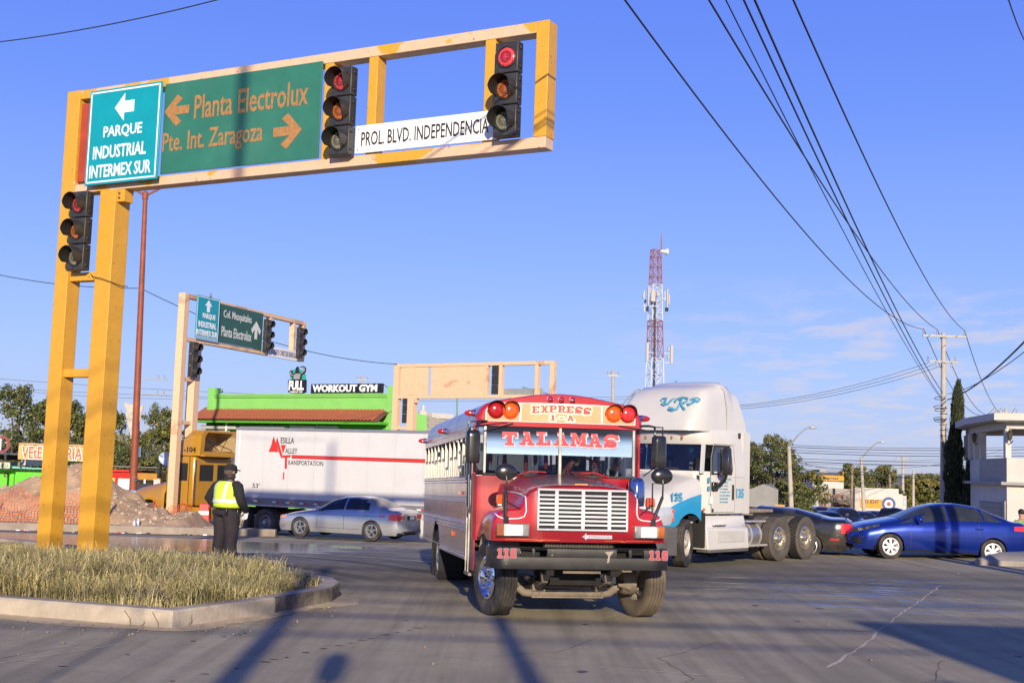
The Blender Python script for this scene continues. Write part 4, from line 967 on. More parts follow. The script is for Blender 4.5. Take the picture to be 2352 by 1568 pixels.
# ================================================================ the red bus
from mathutils.bvhtree import BVHTree
bus=thing('city_bus','red former school bus lettered Talamas with white grille and polished metal sides','bus',(.87,17.6,0),rot=(-.020,-.007,.165))
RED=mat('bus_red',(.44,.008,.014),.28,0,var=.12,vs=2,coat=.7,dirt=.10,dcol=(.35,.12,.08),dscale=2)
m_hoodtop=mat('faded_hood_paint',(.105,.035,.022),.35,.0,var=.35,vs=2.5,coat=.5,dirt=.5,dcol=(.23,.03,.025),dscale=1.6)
m_cream2=mat('cream_panel',hx('E6B07A',.8),.35,var=.25,vs=1.6,coat=.6)
m_alu=mat('polished_aluminium',(.70,.70,.72),.20,.9,var=.16,vs=1.4,bump=.12,bs=3,dirt=.35,dcol=(.20,.16,.13),dscale=.9,bdist=.03)
m_aluroof=mat('roof_aluminium',(.60,.61,.66),.36,.7,var=.08,vs=1.5,bump=.1,bs=3)
m_rub=mat('black_rubber',(.02,.02,.02),.55,var=.2); m_blk=mat('gloss_black',(.018,.018,.018),.22,.2,var=.2,vs=4,coat=.6,dirt=.12,dcol=(.2,.18,.15))
m_bump=mat('bumper_black',(.016,.015,.015),.40,.2,var=.3,vs=3,coat=.3,dirt=.22,dcol=(.10,.085,.07),dscale=2.5)
m_frame=mat('window_alu',(.40,.38,.34),.4,.6,var=.25,vs=6); m_inner=mat('bus_interior',(.03,.03,.03),.8,var=.2); m_wgril=mat('grille_white',(.78,.77,.74),.35,var=.06,vs=8,coat=.4)
m_dusty=mat('dusty_steel',(.30,.245,.185),.85,.1,var=.3,vs=6,dirt=.4,dcol=(.12,.09,.06))
m_redlens=mat('red_lens',(.42,.012,.012),.12,var=0,coat=1); m_redlit=mat('red_lens_bright',(.75,.03,.03),.12,var=0,coat=1,emit=.25,ecol=(.9,.03,.03)); m_amb2=mat('amber_lens_bright',(.78,.10,.012),.15,var=.2,vs=25,coat=1,emit=.2,ecol=(1,.14,.02))
m_lit=mat('lit_headlamp',(1,1,1),.3,var=0,emit=6.,ecol=(1,1,1)); m_clear=mat('clear_lens',(.42,.41,.36),.1,.3,var=.2,vs=20,coat=1)
m_pin=mat('pinstripe_white',(.82,.82,.82),.4,var=0); m_seat=mat('seat_vinyl',(.05,.055,.065),.6,var=.1)
def bb(name,x0,x1,y0,y1,z0,z1,m,par=bus,bev=0): return MB().box(x0,x1,y0,y1,z0,z1).build(name,m,par,bevel=bev)
LB=7.8
arcp=[(1.225,2.60),(1.215,2.72),(1.17,2.84),(1.08,2.92),(.95,2.965),(.75,3.0),(.45,3.055),(.2,3.082),(0,3.09)]
arc_full=arcp+[(-x,z) for x,z in arcp[-2::-1]]
# roof
b=MB(); rings=[]
for y in (.94,1.5,3,4.5,6,7.3,7.6,7.8,7.93):
    s_=1. if y<7.5 else {7.6:.995,7.8:.96,7.93:.80}[y]; rings.append([(x*(s_ if y>7.5 else 1),y,2.60+(z-2.60)*(s_ if y<7.9 else .7)) for x,z in arc_full])
b.loft(rings,0,False); b.build('roof',m_aluroof,bus,smooth=60)
b=MB()
for y in (1.6,2.9,4.2,5.5,6.8):
    b.loft([[(x*1.003,yy,2.60+(z-2.60)*1.012) for x,z in arc_full] for yy in (y,y+.07)],0,False)
b.build('roof_rib',m_aluroof,bus,smooth=60); bus.children[-1]['kind']='stuff'
# rivets in rows
rv=MB(); 
def rivet(x,y,z,r=.011,n=5,ax=0):
    rv.add([(x+(r*.5 if ax==0 else 0)*(1 if x>0 else -1),y-(r*.5 if ax else 0),z)]+[((x,y+r*math.cos(a),z+r*math.sin(a)) if ax==0 else (x+r*math.cos(a),y,z+r*math.sin(a))) for a in [2*math.pi*k/n for k in range(n)]],[(0,1+k,1+(k+1)%n) if (x>0) or ax else (0,1+(k+1)%n,1+k) for k in range(n)])
for z in (1.83,1.53,1.22,1.13,.74,2.56):
    for y in np.arange(1.55,7.75,.075): rivet(-1.2285,y,z)
for y in (2.6,3.75,4.9,6.2,7.3):
    for z in np.arange(.78,1.8,.06): rivet(-1.2285,y,z)
for y in np.arange(1.0,7.7,.09): rivet(-1.222,y,2.68)
for yy in (1.62,2.92,4.22,5.52,6.82):
    for k in range(1,len(arc_full)-1):
        x,z=arc_full[k]
for x in np.arange(-1.12,1.13,.05): rivet(x,.612,2.645,.010,5,1)
o=rv.build('rivets',mat('rivet_bright',(.8,.8,.82),.25,.8,var=0),bus); o['kind']='stuff'
# side walls (with arches), windows, pillars
AY,AR=5.5,.60
for sg in (-1,1):
    b=MB(); top_,bot=[],[]
    ys=sorted(set(list(np.linspace(1.5,LB,40))+list(AY+AR*np.cos(np.linspace(0,math.pi,15)))))
    for y in ys:
        zb_=.70-.0*(y); d=abs(y-AY)
        if d<AR: zb_=max(zb_,.52+math.sqrt(max(0,AR*AR-d*d)))
        bot.append((sg*1.22,y,zb_)); top_.append((sg*1.22,y,1.86))
    rows=[bot,top_,[(sg*1.20,y,z) for _,y,z in top_],[(sg*1.20,y,z) for _,y,z in bot]]
    b.loft(rows if sg>0 else [r[::-1] for r in rows],0,False); b.build('side_panel',m_alu,bus)
    for z,t_ in ((1.575,.022),(1.50,.03),(1.185,.02),(1.13,.02),(1.085,.03),(1.845,.03),(1.79,.02)):
        for (ya,yb) in (((1.5,LB),) if z>1.15 else ((1.5,AY-math.sqrt(AR**2-(z-.52)**2)-.02 if z-.52<AR else AY),(AY+math.sqrt(max(0,AR**2-(z-.52)**2))+.02,LB))):
            if yb>ya: bb('rub_rail',sg*1.22 if sg>0 else -1.245,1.245 if sg>0 else -1.22,ya,yb,z-t_/2,z+t_/2,m_alu,bev=.006)
    bb('skirt_edge',min(sg*1.21,sg*1.235),max(sg*1.21,sg*1.235),1.5,AY-AR+.02,.66,.70,m_alu)
    bb('header_rail',min(sg*1.19,sg*1.228),max(sg*1.19,sg*1.228),1.45,LB,2.47,2.605,m_alu)
    nb=11; bw=(LB-1.55)/nb
    for k in range(nb):
        y0=1.55+k*bw; f=part('window',bus,(sg*1.205,y0,1.86))
        b=MB(); b.box(-.02,.02,0,.045,0,.61); b.box(-.018,.018,bw-.03,bw-.002,0,.61); b.build('frame',m_frame,f)
        b=MB(); zt_=.33 if k not in (1,4) else .18
        b.box(-.012,.016,.045,bw-.03,zt_-.018,zt_+.018); b.box(-.015,.018,.045,bw-.03,0,.025); b.box(-.012,.016,bw*.5-.01,bw*.5+.01,.02,zt_); b.build('sash_bar',m_frame,f)
        MB().box(-.003,.003,.045,bw-.03,.025,zt_-.018).build('pane',glass('bus_side_glass',(.62,.64,.64)),f)
    # rear axle wheels
bb('rear_panel',-1.21,1.21,LB-.03,LB,.70,1.95,m_alu); bb('rear_panel',-1.21,1.21,LB-.03,LB,2.45,2.62,m_alu)
for x0,x1 in ((-1.21,-1.05),(-.05,.05),(1.05,1.21)): bb('rear_post',x0,x1,LB-.03,LB,1.95,2.45,m_alu)
bb('rear_window',-1.05,-.05,LB-.02,LB-.012,1.95,2.45,glass('bus_rear_glass',(.5,.52,.52))); bb('rear_window',.05,1.05,LB-.02,LB-.012,1.95,2.45,glass('bus_rear_glass'))
bb('floor',-1.18,1.18,.8,LB-.05,.88,.93,m_inner)
seat=part('passenger_seat',bus,(-.72,2.2,.93))
MB().box(-.42,.42,-.05,.05,.35,1.06).build('backrest',m_seat,seat,bevel=.04); MB().box(-.42,.42,-.42,0,.32,.44).build('cushion',m_seat,seat,bevel=.03); MB().box(-.35,.35,-.3,-.26,0,.32).build('leg',m_frame,seat)
for k in range(7):
    for x in (-.72,.72):
        if k==0 and x<0: continue
        c=tree_copy(seat,bus); c.location=(x,2.2+k*.75+(.35 if x>0 else 0),.93)
# front cap
b=MB(); rings=[]
for y,sx,sz in ((.605,.955,.965),(.625,.985,.99),(.66,1.,1.),(.95,1.003,1.004)):
    rings.append([(x*sx,y,2.60+(z-2.60)*sz) for x,z in arc_full])
b.loft(rings,0,False); fr=rings[0]; b.add(fr,[tuple(range(len(fr)-1,-1,-1))])
b.build('front_cap',RED,bus,smooth=45)
cr_=[(-1.155,2.665),(1.155,2.665),(1.155,2.80),(1.12,2.87),(1.04,2.915),(.85,2.935),(.4,2.945),(-.4,2.945),(-.85,2.935),(-1.04,2.915),(-1.12,2.87),(-1.155,2.80)]
sc_=lambda P,k,cx=0,cz=2.80:[(cx+(x-cx)*k,cz+(z-cz)*k) for x,z in P]
MB().ext([(x*.955,z) for x,z in cr_],.590,.606).build('cap_outline',m_pin,bus)
MB().ext([(x*.942,2.805+(z-2.805)*.93) for x,z in cr_],.584,.5899).build('sign_panel',m_cream2,bus)
for x in (-.60,.60): 
    MB().box(x-.012,x+.012,.578,.5839,2.68,2.93).build('panel_line',m_pin,bus)
def slab(chs,parent,name,m,x,z,w,h,gap=.14,ext=.004,y=0,arc=0,pad=0,dx=0,dz=0):
    F={'T':[[(0,.78),(1,.78),(1,1),(0,1)],[(.36,0),(.64,0),(.64,.8),(.36,.8)],[(.2,0),(.8,0),(.8,.14),(.2,.14)],[(0,.62),(.14,.62),(.14,.8),(0,.8)],[(.86,.62),(1,.62),(1,.8),(.86,.8)]],
     'A':[[(.12,0),(.34,0),(.62,1),(.40,1)],[(.68,0),(.94,0),(.64,1),(.42,1)],[(.25,.26),(.75,.26),(.70,.40),(.30,.40)],[(0,0),(.42,0),(.42,.13),(0,.13)],[(.58,0),(1.04,0),(1.04,.13),(.58,.13)],[(.26,.88),(.6,.88),(.6,1),(.26,1)]],
     'L':[[(.16,0),(.46,0),(.46,1),(.16,1)],[(0,0),(.95,0),(.95,.16),(0,.16)],[(.80,.1),(.95,.1),(.95,.38),(.80,.38)],[(0,.86),(.62,.86),(.62,1),(0,1)]],
     'M':[[(.10,0),(.28,0),(.28,1),(.10,1)],[(.80,0),(1.04,0),(1.04,1),(.80,1)],[(.14,1),(.38,1),(.66,.12),(.48,.12)],[(.98,1),(.76,1),(.50,.12),(.62,.12)],[(0,0),(.38,0),(.38,.13),(0,.13)],[(.68,0),(1.14,0),(1.14,.13),(.68,.13)],[(0,.87),(.3,.87),(.3,1),(0,1)],[(.84,.87),(1.14,.87),(1.14,1),(.84,1)]],
     'E':[[(.12,0),(.38,0),(.38,1),(.12,1)],[(0,0),(.9,0),(.9,.16),(0,.16)],[(0,.84),(.9,.84),(.9,1),(0,1)],[(.3,.44),(.66,.44),(.66,.57),(.3,.57)],[(.77,.1),(.9,.1),(.9,.34),(.77,.34)],[(.77,.66),(.9,.66),(.9,.9),(.77,.9)]],
     'X':[[(.08,0),(.34,0),(.92,1),(.66,1)],[(.66,0),(.94,0),(.36,1),(.08,1)],[(0,0),(.42,0),(.42,.12),(0,.12)],[(.58,0),(1,0),(1,.12),(.58,.12)],[(0,.88),(.42,.88),(.42,1),(0,1)],[(.58,.88),(1,.88),(1,1),(.58,1)]],
     'P':[[(.12,0),(.38,0),(.38,1),(.12,1)],[(0,0),(.54,0),(.54,.13),(0,.13)],[(0,.86),(.72,.86),(.72,1),(0,1)],[(.3,.42),(.72,.42),(.72,.55),(.3,.55)],[(.7,.42),(.92,.52),(.92,.90),(.7,1)]],
     'R':[[(.12,0),(.38,0),(.38,1),(.12,1)],[(0,0),(.52,0),(.52,.13),(0,.13)],[(0,.86),(.70,.86),(.70,1),(0,1)],[(.3,.44),(.70,.44),(.70,.56),(.3,.56)],[(.68,.44),(.90,.54),(.90,.90),(.68,1)],[(.5,.5),(.7,.5),(.96,0),(.72,0)],[(.66,0),(1.04,0),(1.04,.12),(.66,.12)]],
     '1':[[(.28,0),(.58,0),(.58,1),(.28,1)],[(.08,0),(.78,0),(.78,.14),(.08,.14)],[(.08,.74),(.3,.88),(.3,1),(.08,.88)]],
     '6':[[(.1,.15),(.32,.1),(.32,.8),(.1,.75)],[(.15,0),(.85,0),(.85,.16),(.15,.16)],[(.2,.84),(.85,.84),(.9,1),(.2,1)],[(.68,.05),(.92,.15),(.92,.45),(.68,.5)],[(.2,.42),(.85,.42),(.85,.58),(.2,.58)],[(.68,.7),(.9,.7),(.9,.95),(.68,.95)]],
     '0':[[(.1,.1),(.34,.1),(.34,.9),(.1,.9)],[(.66,.1),(.9,.1),(.9,.9),(.66,.9)],[(.16,0),(.84,0),(.84,.16),(.16,.16)],[(.16,.84),(.84,.84),(.84,1),(.16,1)]],
     '-':[[(.15,.4),(.75,.4),(.75,.56),(.15,.56)]]}
    S_=[]; P_=[(.95,.74),(.9,.9),(.7,.97),(.45,1.0),(.2,.94),(.06,.78),(.08,.6),(.3,.5),(.62,.42),(.78,.32),(.76,.2),(.6,.13),(.4,.13),(.22,.18),(.1,.32)]
    q=[(x_*.9+.05,z_*.88+.05) for x_,z_ in P_]
    for i in range(len(q)-1):
        (a,c),(d,e)=q[i],q[i+1]; L_=math.hypot(d-a,e-c); nx_,nz_=-(e-c)/L_*.115,(d-a)/L_*.115; ex_,ez_=(d-a)/L_*.05,(e-c)/L_*.05
        S_.append([(a-nx_-ex_,c-nz_-ez_),(d-nx_+ex_,e-nz_+ez_),(d+nx_+ex_,e+nz_+ez_),(a+nx_-ex_,c+nz_-ez_)])
    S_+=[[(.80,.62),(.96,.62),(.96,.98),(.86,.98)],[(.02,.02),(.12,.02),(.20,.38),(.02,.38)]]; F['S']=S_
    n=len(chs); cw=w/(n+(n-1)*gap); out=[]
    for i,ch in enumerate(chs):
        if ch==' ': continue
        b=MB(); ox=x+i*cw*(1+gap)+dx; uc=((ox+cw/2)-(x+w/2))/(w/2); oz=z+dz+arc*(1-uc*uc)
        for k,pl in enumerate(F[ch]):
            cxm=sum(p_[0] for p_ in pl)/len(pl); czm=sum(p_[1] for p_ in pl)/len(pl)
            P2=[(ox+(p_[0]+ (pad/cw if p_[0]>cxm else -pad/cw))*cw,oz+(p_[1]+(pad/h if p_[1]>czm else -pad/h))*h) for p_ in pl]
            b.ext(P2,y-ext-k*.0002,y)
        out.append(b.build(name,m,parent))
    return out
m_lred=mat('letter_red',hx('D23A3E',.9),.4,var=.08,vs=10); m_lcream=mat('letter_glow',(.85,.80,.52),.4,var=0)
slab('EXPRESS',bus,'letter_edge',m_lcream,-.43,2.795,.87,.095,.12,.002,.5838,.025,.022)
slab('EXPRESS',bus,'letter',m_lred,-.43,2.795,.87,.095,.12,.004,.5810,.025,.003)
slab('1-A',bus,'letter_edge',m_lcream,-.17,2.700,.36,.08,.12,.002,.5838,0,.02)
slab('1-A',bus,'letter',m_lred,-.17,2.700,.36,.08,.12,.004,.5810)
for x,mm in ((-.955,m_redlens),(-.745,m_amb2),(.775,m_amb2),(.985,m_redlit)):
    l=MB().lathe([(.118,.60),(.122,.56),(.108,.545),(.105,.56)],(x,0,2.825),'Y',28).build('warning_light_ring',m_redlens if mm!=m_amb2 else m_amb2,bus,smooth=40)
    MB().sphere((x,.562,2.825),.104,20,8,0,(1,.35,1)).build('lens',mm,l,smooth=180)
    b=MB(); rings=[]
    for r,y in ((.125,.575),(.133,.44),(.127,.44),(.118,.575)): rings.append([(x+r*math.sin(a),y+ (0 if y>.5 else .09*(1-max(0,math.cos(a)))),2.825+r*math.cos(a)) for a in np.linspace(-1.75,1.75,20)])
    b.loft(rings,0,False); b.build('hood',m_rub,l,smooth=40)
for x in (-.165,0,.165):
    l=MB().lathe([(.034,.63),(.048,.60),(.046,.578),(.036,.572)],(x,0,3.0),'Y',18).build('clearance_light_ring',m_chrome,bus,smooth=40)
    MB().sphere((x,.583,3.0),.036,14,6,0,(1,.5,1)).build('lens',m_redlens,l,smooth=180)
for x,y,z in ((-1.22,.79,2.78),(-1.23,4.2,2.66),(-1.22,7.7,2.62),(1.22,.79,2.78)):
    sg=1 if x>0 else -1
    l=MB().lathe([(.05,0),(.052,.05),(.0,.06)],(0,0,0),'X',14).build('marker_light_base',m_chrome,bus,loc=(x if sg>0 else x,y,z),rot=(0,0,0 if sg>0 else math.pi))
    MB().lathe([(.044,.05),(.045,.09),(.03,.14),(.0,.17)],(0,0,0),'X',14).build('lens',m_redlens,l,smooth=60)
# windscreen frame and glass
for a in ((-1.12,1.12,.625,.665,2.595,2.635),(-1.12,1.12,.625,.665,1.895,1.925)): bb('windscreen_rubber',*a,m_rub,bev=.006)
bb('centre_mullion',-.022,.022,.610,.668,1.925,2.595,m_frame,bev=.005)
for sg in (-1,1):
    bb('screen_pillar',min(sg*1.075,sg*1.115),max(sg*1.075,sg*1.115),.618,.668,1.925,2.595,m_frame,bev=.006)
    q=glass('windscreen_glass',(.66,.70,.72))
    MB().box(min(sg*.022,sg*1.075),max(sg*.022,sg*1.075),.642,.648,1.925,2.595).build('windscreen',q,bus)
    b=MB(); b.add([(sg*1.115,.65,1.925),(sg*1.205,.80,1.925),(sg*1.205,.80,2.595),(sg*1.115,.65,2.595)],[(0,1,2,3) if sg>0 else (3,2,1,0)]); b.build('quarter_glass',q,bus)
    bb('corner_post',min(sg*1.195,sg*1.235),max(sg*1.195,sg*1.235),.78,.95,1.90,2.62,RED,bev=.01)
    # tinted sun strip stuck on the glass, dark above, pale blue below
ms=bpy.data.materials.new('sun_strip'); ms.use_nodes=True; nt=ms.node_tree; b_=nt.nodes['Principled BSDF']; t_=nt.nodes.new('ShaderNodeTexCoord'); s_=nt.nodes.new('ShaderNodeSeparateXYZ'); nt.links.new(t_.outputs['Object'],s_.inputs[0])
rp=nt.nodes.new('ShaderNodeValToRGB'); nt.links.new(nmath(nt,'MULTIPLY_ADD',s_.outputs[2],1/.38,-2.205/.38),rp.inputs[0]); cr2=rp.color_ramp
st_=[(0.,(.50,.70,.90)),(.42,(.42,.62,.86)),(.66,(.10,.16,.26)),(.80,(.025,.03,.045)),(1.,(.02,.022,.03))]
while len(cr2.elements)<5: cr2.elements.new(.5)
for e,(p_,c_) in zip(cr2.elements,st_): e.position=p_; e.color=(*c_,1)
nt.links.new(rp.outputs[0],b_.inputs['Base Color']); b_.inputs['Roughness'].default_value=.08; b_.inputs['Coat Weight'].default_value=1
for x0,x1 in ((-1.07,-.024),(.024,1.07)): MB().box(x0,x1,.636,.6405,2.205,2.592).build('sun_strip',ms,bus)
m_lwhite=mat('letter_white',(.85,.86,.88),.4,var=0)
slab('TALAMAS',bus,'letter_outline',m_lwhite,-.845,2.325,1.71,.185,.18,.002,.6355,.02,.006,.016,-.022)
slab('TALAMAS',bus,'letter_shadow',mat('letter_dark_red',(.42,.03,.035),.4,var=0),-.845,2.325,1.71,.185,.18,.002,.633,.02,.0,.018,-.024)
slab('TALAMAS',bus,'letter_outline',m_lwhite,-.845,2.325,1.71,.185,.18,.002,.6305,.02,.008,.006,-.008)
slab('TALAMAS',bus,'letter',mat('letter_bright_red',(.74,.06,.07),.4,var=.05),-.845,2.325,1.71,.185,.18,.003,.6280,.02,.004)
# cowl
b=MB(); P=[(-1.225,.95),(-1.225,.74),(-1.19,.67),(-1.12,.65),(1.12,.65),(1.19,.67),(1.225,.74),(1.225,.95)]
b.loft([[(x,y,z) for x,y in P] for z in (.98,1.2,1.90)],0,False); b.loft([[(x,y,z) for x,y in P] for z in (1.899,1.90)],0,True)
b.build('cowl',RED,bus,smooth=40)
for sg in (-1,1): bb('cowl_strip',min(sg*1.13,sg*1.21),max(sg*1.13,sg*1.21),.652,.672,1.885,1.898,m_frame)
# hood and fenders in one tilting moulding
hood=MB(); rings=[]
def hring(y,zt,sx=1.,dz=0.,ft=1.46):
    k=(ft-1.0)/.46
    e=max(0,min(1,(y+.85)/1.4)); hwx=.10*e
    P=[(0,zt+.035),(.30,zt+.03),(.50,zt+.015),(.62,zt-.005),(.70+hwx*.6,zt-.045),(.765+hwx,zt-.12),(.795+hwx,zt-.22 if zt-.22>ft+.05 else ft+.05),(.82+hwx,ft+.015),(.87+hwx,ft),(.96+hwx*.4,ft-.005),(1.04,ft-.03),(1.12,ft-.085),(1.165,ft-.17),(1.178,ft-.25),(1.18,1.03 if ft-.27>1.03 else ft-.27)]
    Z=[]
    for i,(x,z) in enumerate(P): Z.append((x*sx,y+ (max(0,x-.62)*.30 if y<-.6 else max(0,x-.62)*.30*max(0,(-y))/.6 if y<0 else 0),z+dz))
    # wheel arch cut of the lowest points
    out=[]
    for i,(x,yy,z) in enumerate(Z):
        if x>1.10 and i>9:
            d=abs(yy-.0); lim=0
            if d<.60: lim=.50+math.sqrt(.60**2-d*d)
            if z<lim: z=min(lim,ft-.16 if i<13 else lim)
        out.append((x,yy,z))
    full=out+[(-x,yy,z) for x,yy,z in out[-2::-1]] if False else [(-x,yy,z) for x,yy,z in out[::-1]]+out[1:]
    return full
for y,zt,sx,ft in ((-.885,1.70,.985,1.425),(-.865,1.722,.995,1.445),(-.82,1.735,1.,1.462),(-.7,1.75,1.,1.475),(-.55,1.765,1.,1.482),(-.4,1.78,1.,1.485),(-.25,1.795,1.,1.485),(-.1,1.81,1.,1.485),(.05,1.825,1.,1.48),(.2,1.84,1.,1.46),(.35,1.855,1.,1.42),(.48,1.87,1.,1.36),(.58,1.88,1.,1.30),(.645,1.885,1.,1.27)):
    rings.append(hring(y,zt,sx,0,ft))
hood.loft(rings,0,False)
# nose face: close the first ring down to the hem
r0=rings[0]; n0=len(r0); low=[]
for (x,y,z) in r0: low.append((x,y+.0,1.03))
rows=[r0]
for f in (.33,.66,1.): rows.append([(x,y-.012*math.sin(f*3.14),z+(1.03-z)*f) for (x,y,z) in r0])
hood.loft(rows,0,False)
ho=hood.build('hood',RED,bus,smooth=38)
bvh=BVHTree.FromPolygons([Vector(v) for v in hood.v],hood.f)
def prj(x,z,off=.006,d=(0,1,0)):
    h=bvh.ray_cast(Vector((x,-3,z)),Vector(d)); 
    return h[0]-Vector((0,off,0)) if h[0] is not None else None
b=MB(); rows=[]
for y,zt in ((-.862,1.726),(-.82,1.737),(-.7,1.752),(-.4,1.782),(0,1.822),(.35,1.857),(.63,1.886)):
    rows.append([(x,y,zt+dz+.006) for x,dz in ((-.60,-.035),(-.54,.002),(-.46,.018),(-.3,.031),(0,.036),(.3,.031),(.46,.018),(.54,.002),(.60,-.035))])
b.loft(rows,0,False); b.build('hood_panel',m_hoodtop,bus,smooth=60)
bb('hood_badge',-.09,.09,-.80,-.74,1.765,1.795,mat('badge_orange',hx('E8A060'),.4,var=.1),bev=.006)
m_pinl=m_pin
for sg in (-1,1):
    cx=-.05 if sg<0 else .0
    pl=[(-.90,1.70),(-.80,1.655),(-.755,1.61),(-.745,1.42),(-.77,1.35),(-.84,1.325),(-1.02,1.315),(-1.10,1.345),(-1.135,1.39)]
    P=[]
    for i in range(len(pl)-1):
        for k in range(6):
            x=pl[i][0]+(pl[i+1][0]-pl[i][0])*k/6; z=pl[i][1]+(pl[i+1][1]-pl[i][1])*k/6; h=prj(-sg*x if sg>0 else x,z)
            if h is not None and h.y<.4: P.append(h)
    if len(P)>3: 
        seg=[[P[0]]]
        for a in P[1:]:
            if (a-seg[-1][-1]).length<.22: seg[-1].append(a)
            else: seg.append([a])
        for s in seg:
            if len(s)>2: MB().tube(s,.0085,6).build('pinstripe',m_pinl,bus,smooth=60)
    for (xa,xb) in ((.30,.56),(.60,1.0)):
        P=[prj(sg*(xa+(xb-xa)*k/6),1.055,.003) for k in range(7)]; P=[p_ for p_ in P if p_]
        MB().tube(P,.004,5).build('gold_line',mat('gold_line',hx('F0904A'),.4,var=0),bus)
    P=[prj(sg*x,z,.003) for x,z in ((.50,1.058),(.56,1.042),(.62,1.058))]; MB().tube([p_ for p_ in P if p_],.005,5).build('gold_line',mat('gold_line',hx('F0904A')),bus)
# grille
def gb_(x0,x1,z0,z1,y0,y1,name,m,bev=0): return bb(name,x0,x1,y0,y1,z0,z1,m,bev=bev)
gx=.585; gz0,gz1=1.205,1.695; gy=-.915
bb('grille_backing',-gx,gx,-.9035,-.9,gz0,gz1,mat('grille_dark',(.012,.012,.012),.7,var=0))
for a in ((-gx-.025,gx+.025,gz1,gz1+.028),(-gx-.025,gx+.025,gz0-.028,gz0)): gb_(*a,gy-.02,-.886,'grille_frame',m_wgril,.008)
for a in ((-gx-.025,-gx,gz0,gz1),(gx,gx+.025,gz0,gz1)): gb_(*a,gy-.018,-.886,'grille_frame',m_wgril,.006)
for k in range(1,9):
    z=gz0+(gz1-gz0)*k/9; b=MB(); b.ext([(gy-.026,z-.015),(gy-.005,z+.008),(gy+.012,z+.008),(gy+.012,z-.015)],-gx,gx,0,'YZ'); b.build('grille_bar',m_wgril,bus)
for x in (-.355,0.0,.355): gb_(x-.022,x+.022,gz0,gz1,gy-.022,gy+.01,'grille_upright',m_wgril)
b=MB().ext([(-.0,1.105),(.055,1.15),(.055,1.128),(.40,1.128),(.40,1.082),(.055,1.082),(.055,1.06)],-.912,-.900); b.build('arrow_badge',m_pin,bus)
text('INTERNATIONAL','badge_lettering',bus,mat('badge_print',(.60,.35,.33),.5,var=0),(.085,-.913,1.092),0,.30,.028,.002,.01)
bb('badge_slit',.022,.027,-.914,-.912,1.075,1.135,RED)
# headlamps
for sg in (-1,1):
    h=part('headlight',bus,(sg*.915,-.845,1.175),(0,0,sg*.16))
    MB().box(-.215,.215,-.035,.08,-.082,.082).build('bezel',m_frame,h,bevel=.01)
    MB().box(-.205 if sg>0 else -.03,.03 if sg>0 else .205,-.045,-.034,-.072,.072).build('clear_lens',m_clear,h,bevel=.004)
    a,c=((-.12,.085),(-.085,.12))[0 if sg>0 else 1]
    MB().box(a,c,-.058,-.0455,-.06,.06).build('lit_lamp',m_lit,h,bevel=.015)
    a,c=((.115,.212),(-.212,-.115))[0 if sg>0 else 1]
    MB().box(a,c,-.05,-.034,-.074,.074).build('turn_lens',mat('turn_lens',(.48,.13,.02),.15,var=.1,coat=1),h,bevel=.006)
    f=part('fender_marker',bus,(sg*1.03,-.50,1.475))
    MB().box(-.05,.05,-.045,.045,0,.035).build('base',m_frame,f,bevel=.008); MB().loft([[(x*k,y*k,z) for x,y in ((-.06,-.05),(.06,-.05),(.06,.05),(-.06,.05))] for z,k in ((.036,1.),(.13,.92),(.155,.75))]).build('lens',m_amb2,f,bevel=.01)
# bumper with real slots
bm=part('bumper',bus,(-.02,-1.0,0))
zb0,zb1,h0,h1=.685,.965,.835,.945
def bseg(x0,x1,z0,z1,n='bumper_face'):
    pass
b=MB(); 
def yb(x): return .0 if abs(x)<1.0 else (abs(x)-1.0)**2*3.2
def slabx(x0,x1,z0,z1,ng=6):
    xs=np.linspace(x0,x1,ng); rows=[[(x,yb(x),z0) for x in xs],[(x,yb(x)-.008,(z0+z1)/2) for x in xs],[(x,yb(x),z1) for x in xs],[(x,yb(x)+.03,z1) for x in xs],[(x,yb(x)+.03,z0) for x in xs],[(x,yb(x),z0) for x in xs]]
    b.loft([r for r in rows],0,False)
holes=[(-.83,-.66),(-.63,-.46),(.46,.63),(.66,.83)]
slabx(-1.17,1.17,zb0,h0,40); slabx(-1.17,1.17,h1,zb1,40)
ed=[-1.17]+[v for h in holes for v in h]+[1.17]
for i in range(0,len(ed),2): slabx(ed[i],ed[i+1],h0,h1,12)
b.build('face',m_bump,bm,smooth=40)
for sg in (-1,1):
    bb_=MB(); bb_.loft([[(sg*1.17,.09+k*.0,z),(sg*(1.17+.03),.16+.35*0,z),(sg*1.20,.45,z),(sg*1.17,.45,z)] for z in (zb0,zb1) for k in (0,)],0); bb_.build('end_cap',m_bump,bm,bevel=.01)
    for a,c in ((-.83,-.66),(-.63,-.46)):
        x0,x1=(a,c) if sg<0 else (-c,-a)
        MB().tube([(x0+.01,-.004,h0+.008),(x1-.01,-.004,h0+.008),(x1-.004,-.004,h1-.01),(x0+.004,-.004,h1-.01),(x0+.004,-.004,h0+.01)],.006,6).build('slot_rim',m_blk,bm)
MB().box(-1.1,1.1,.03,.10,zb0,zb0+.02).build('lower_flange',m_bump,bm); MB().box(-1.1,1.1,.03,.12,zb1-.02,zb1).build('upper_flange',m_bump,bm)
for x,z in ((-.40,.925),(-.40,.865),(.40,.93),(-1.0,.75)): MB().sphere((x,-.01,z),.014,8,5).build('bolt',m_frame,bm)
m_num=mat('number_red',hx('C8303A'),.4,var=.1)
for x0,w_,s in ((-1.12,.25,'116'),(.90,.25,'116')):
    for i,(pad,mm,yy) in enumerate(((.010,mat('number_pale',(.24,.15,.17),.6,var=.2),-.010),(.0,m_num,-.0125))):
        for o in slab(s,bm,'number_digit' if i else 'number_outline',mm,x0,.825,w_,.115,.05,.002,yy+.001,0,pad):
            if x0>0: o.location.y=.0
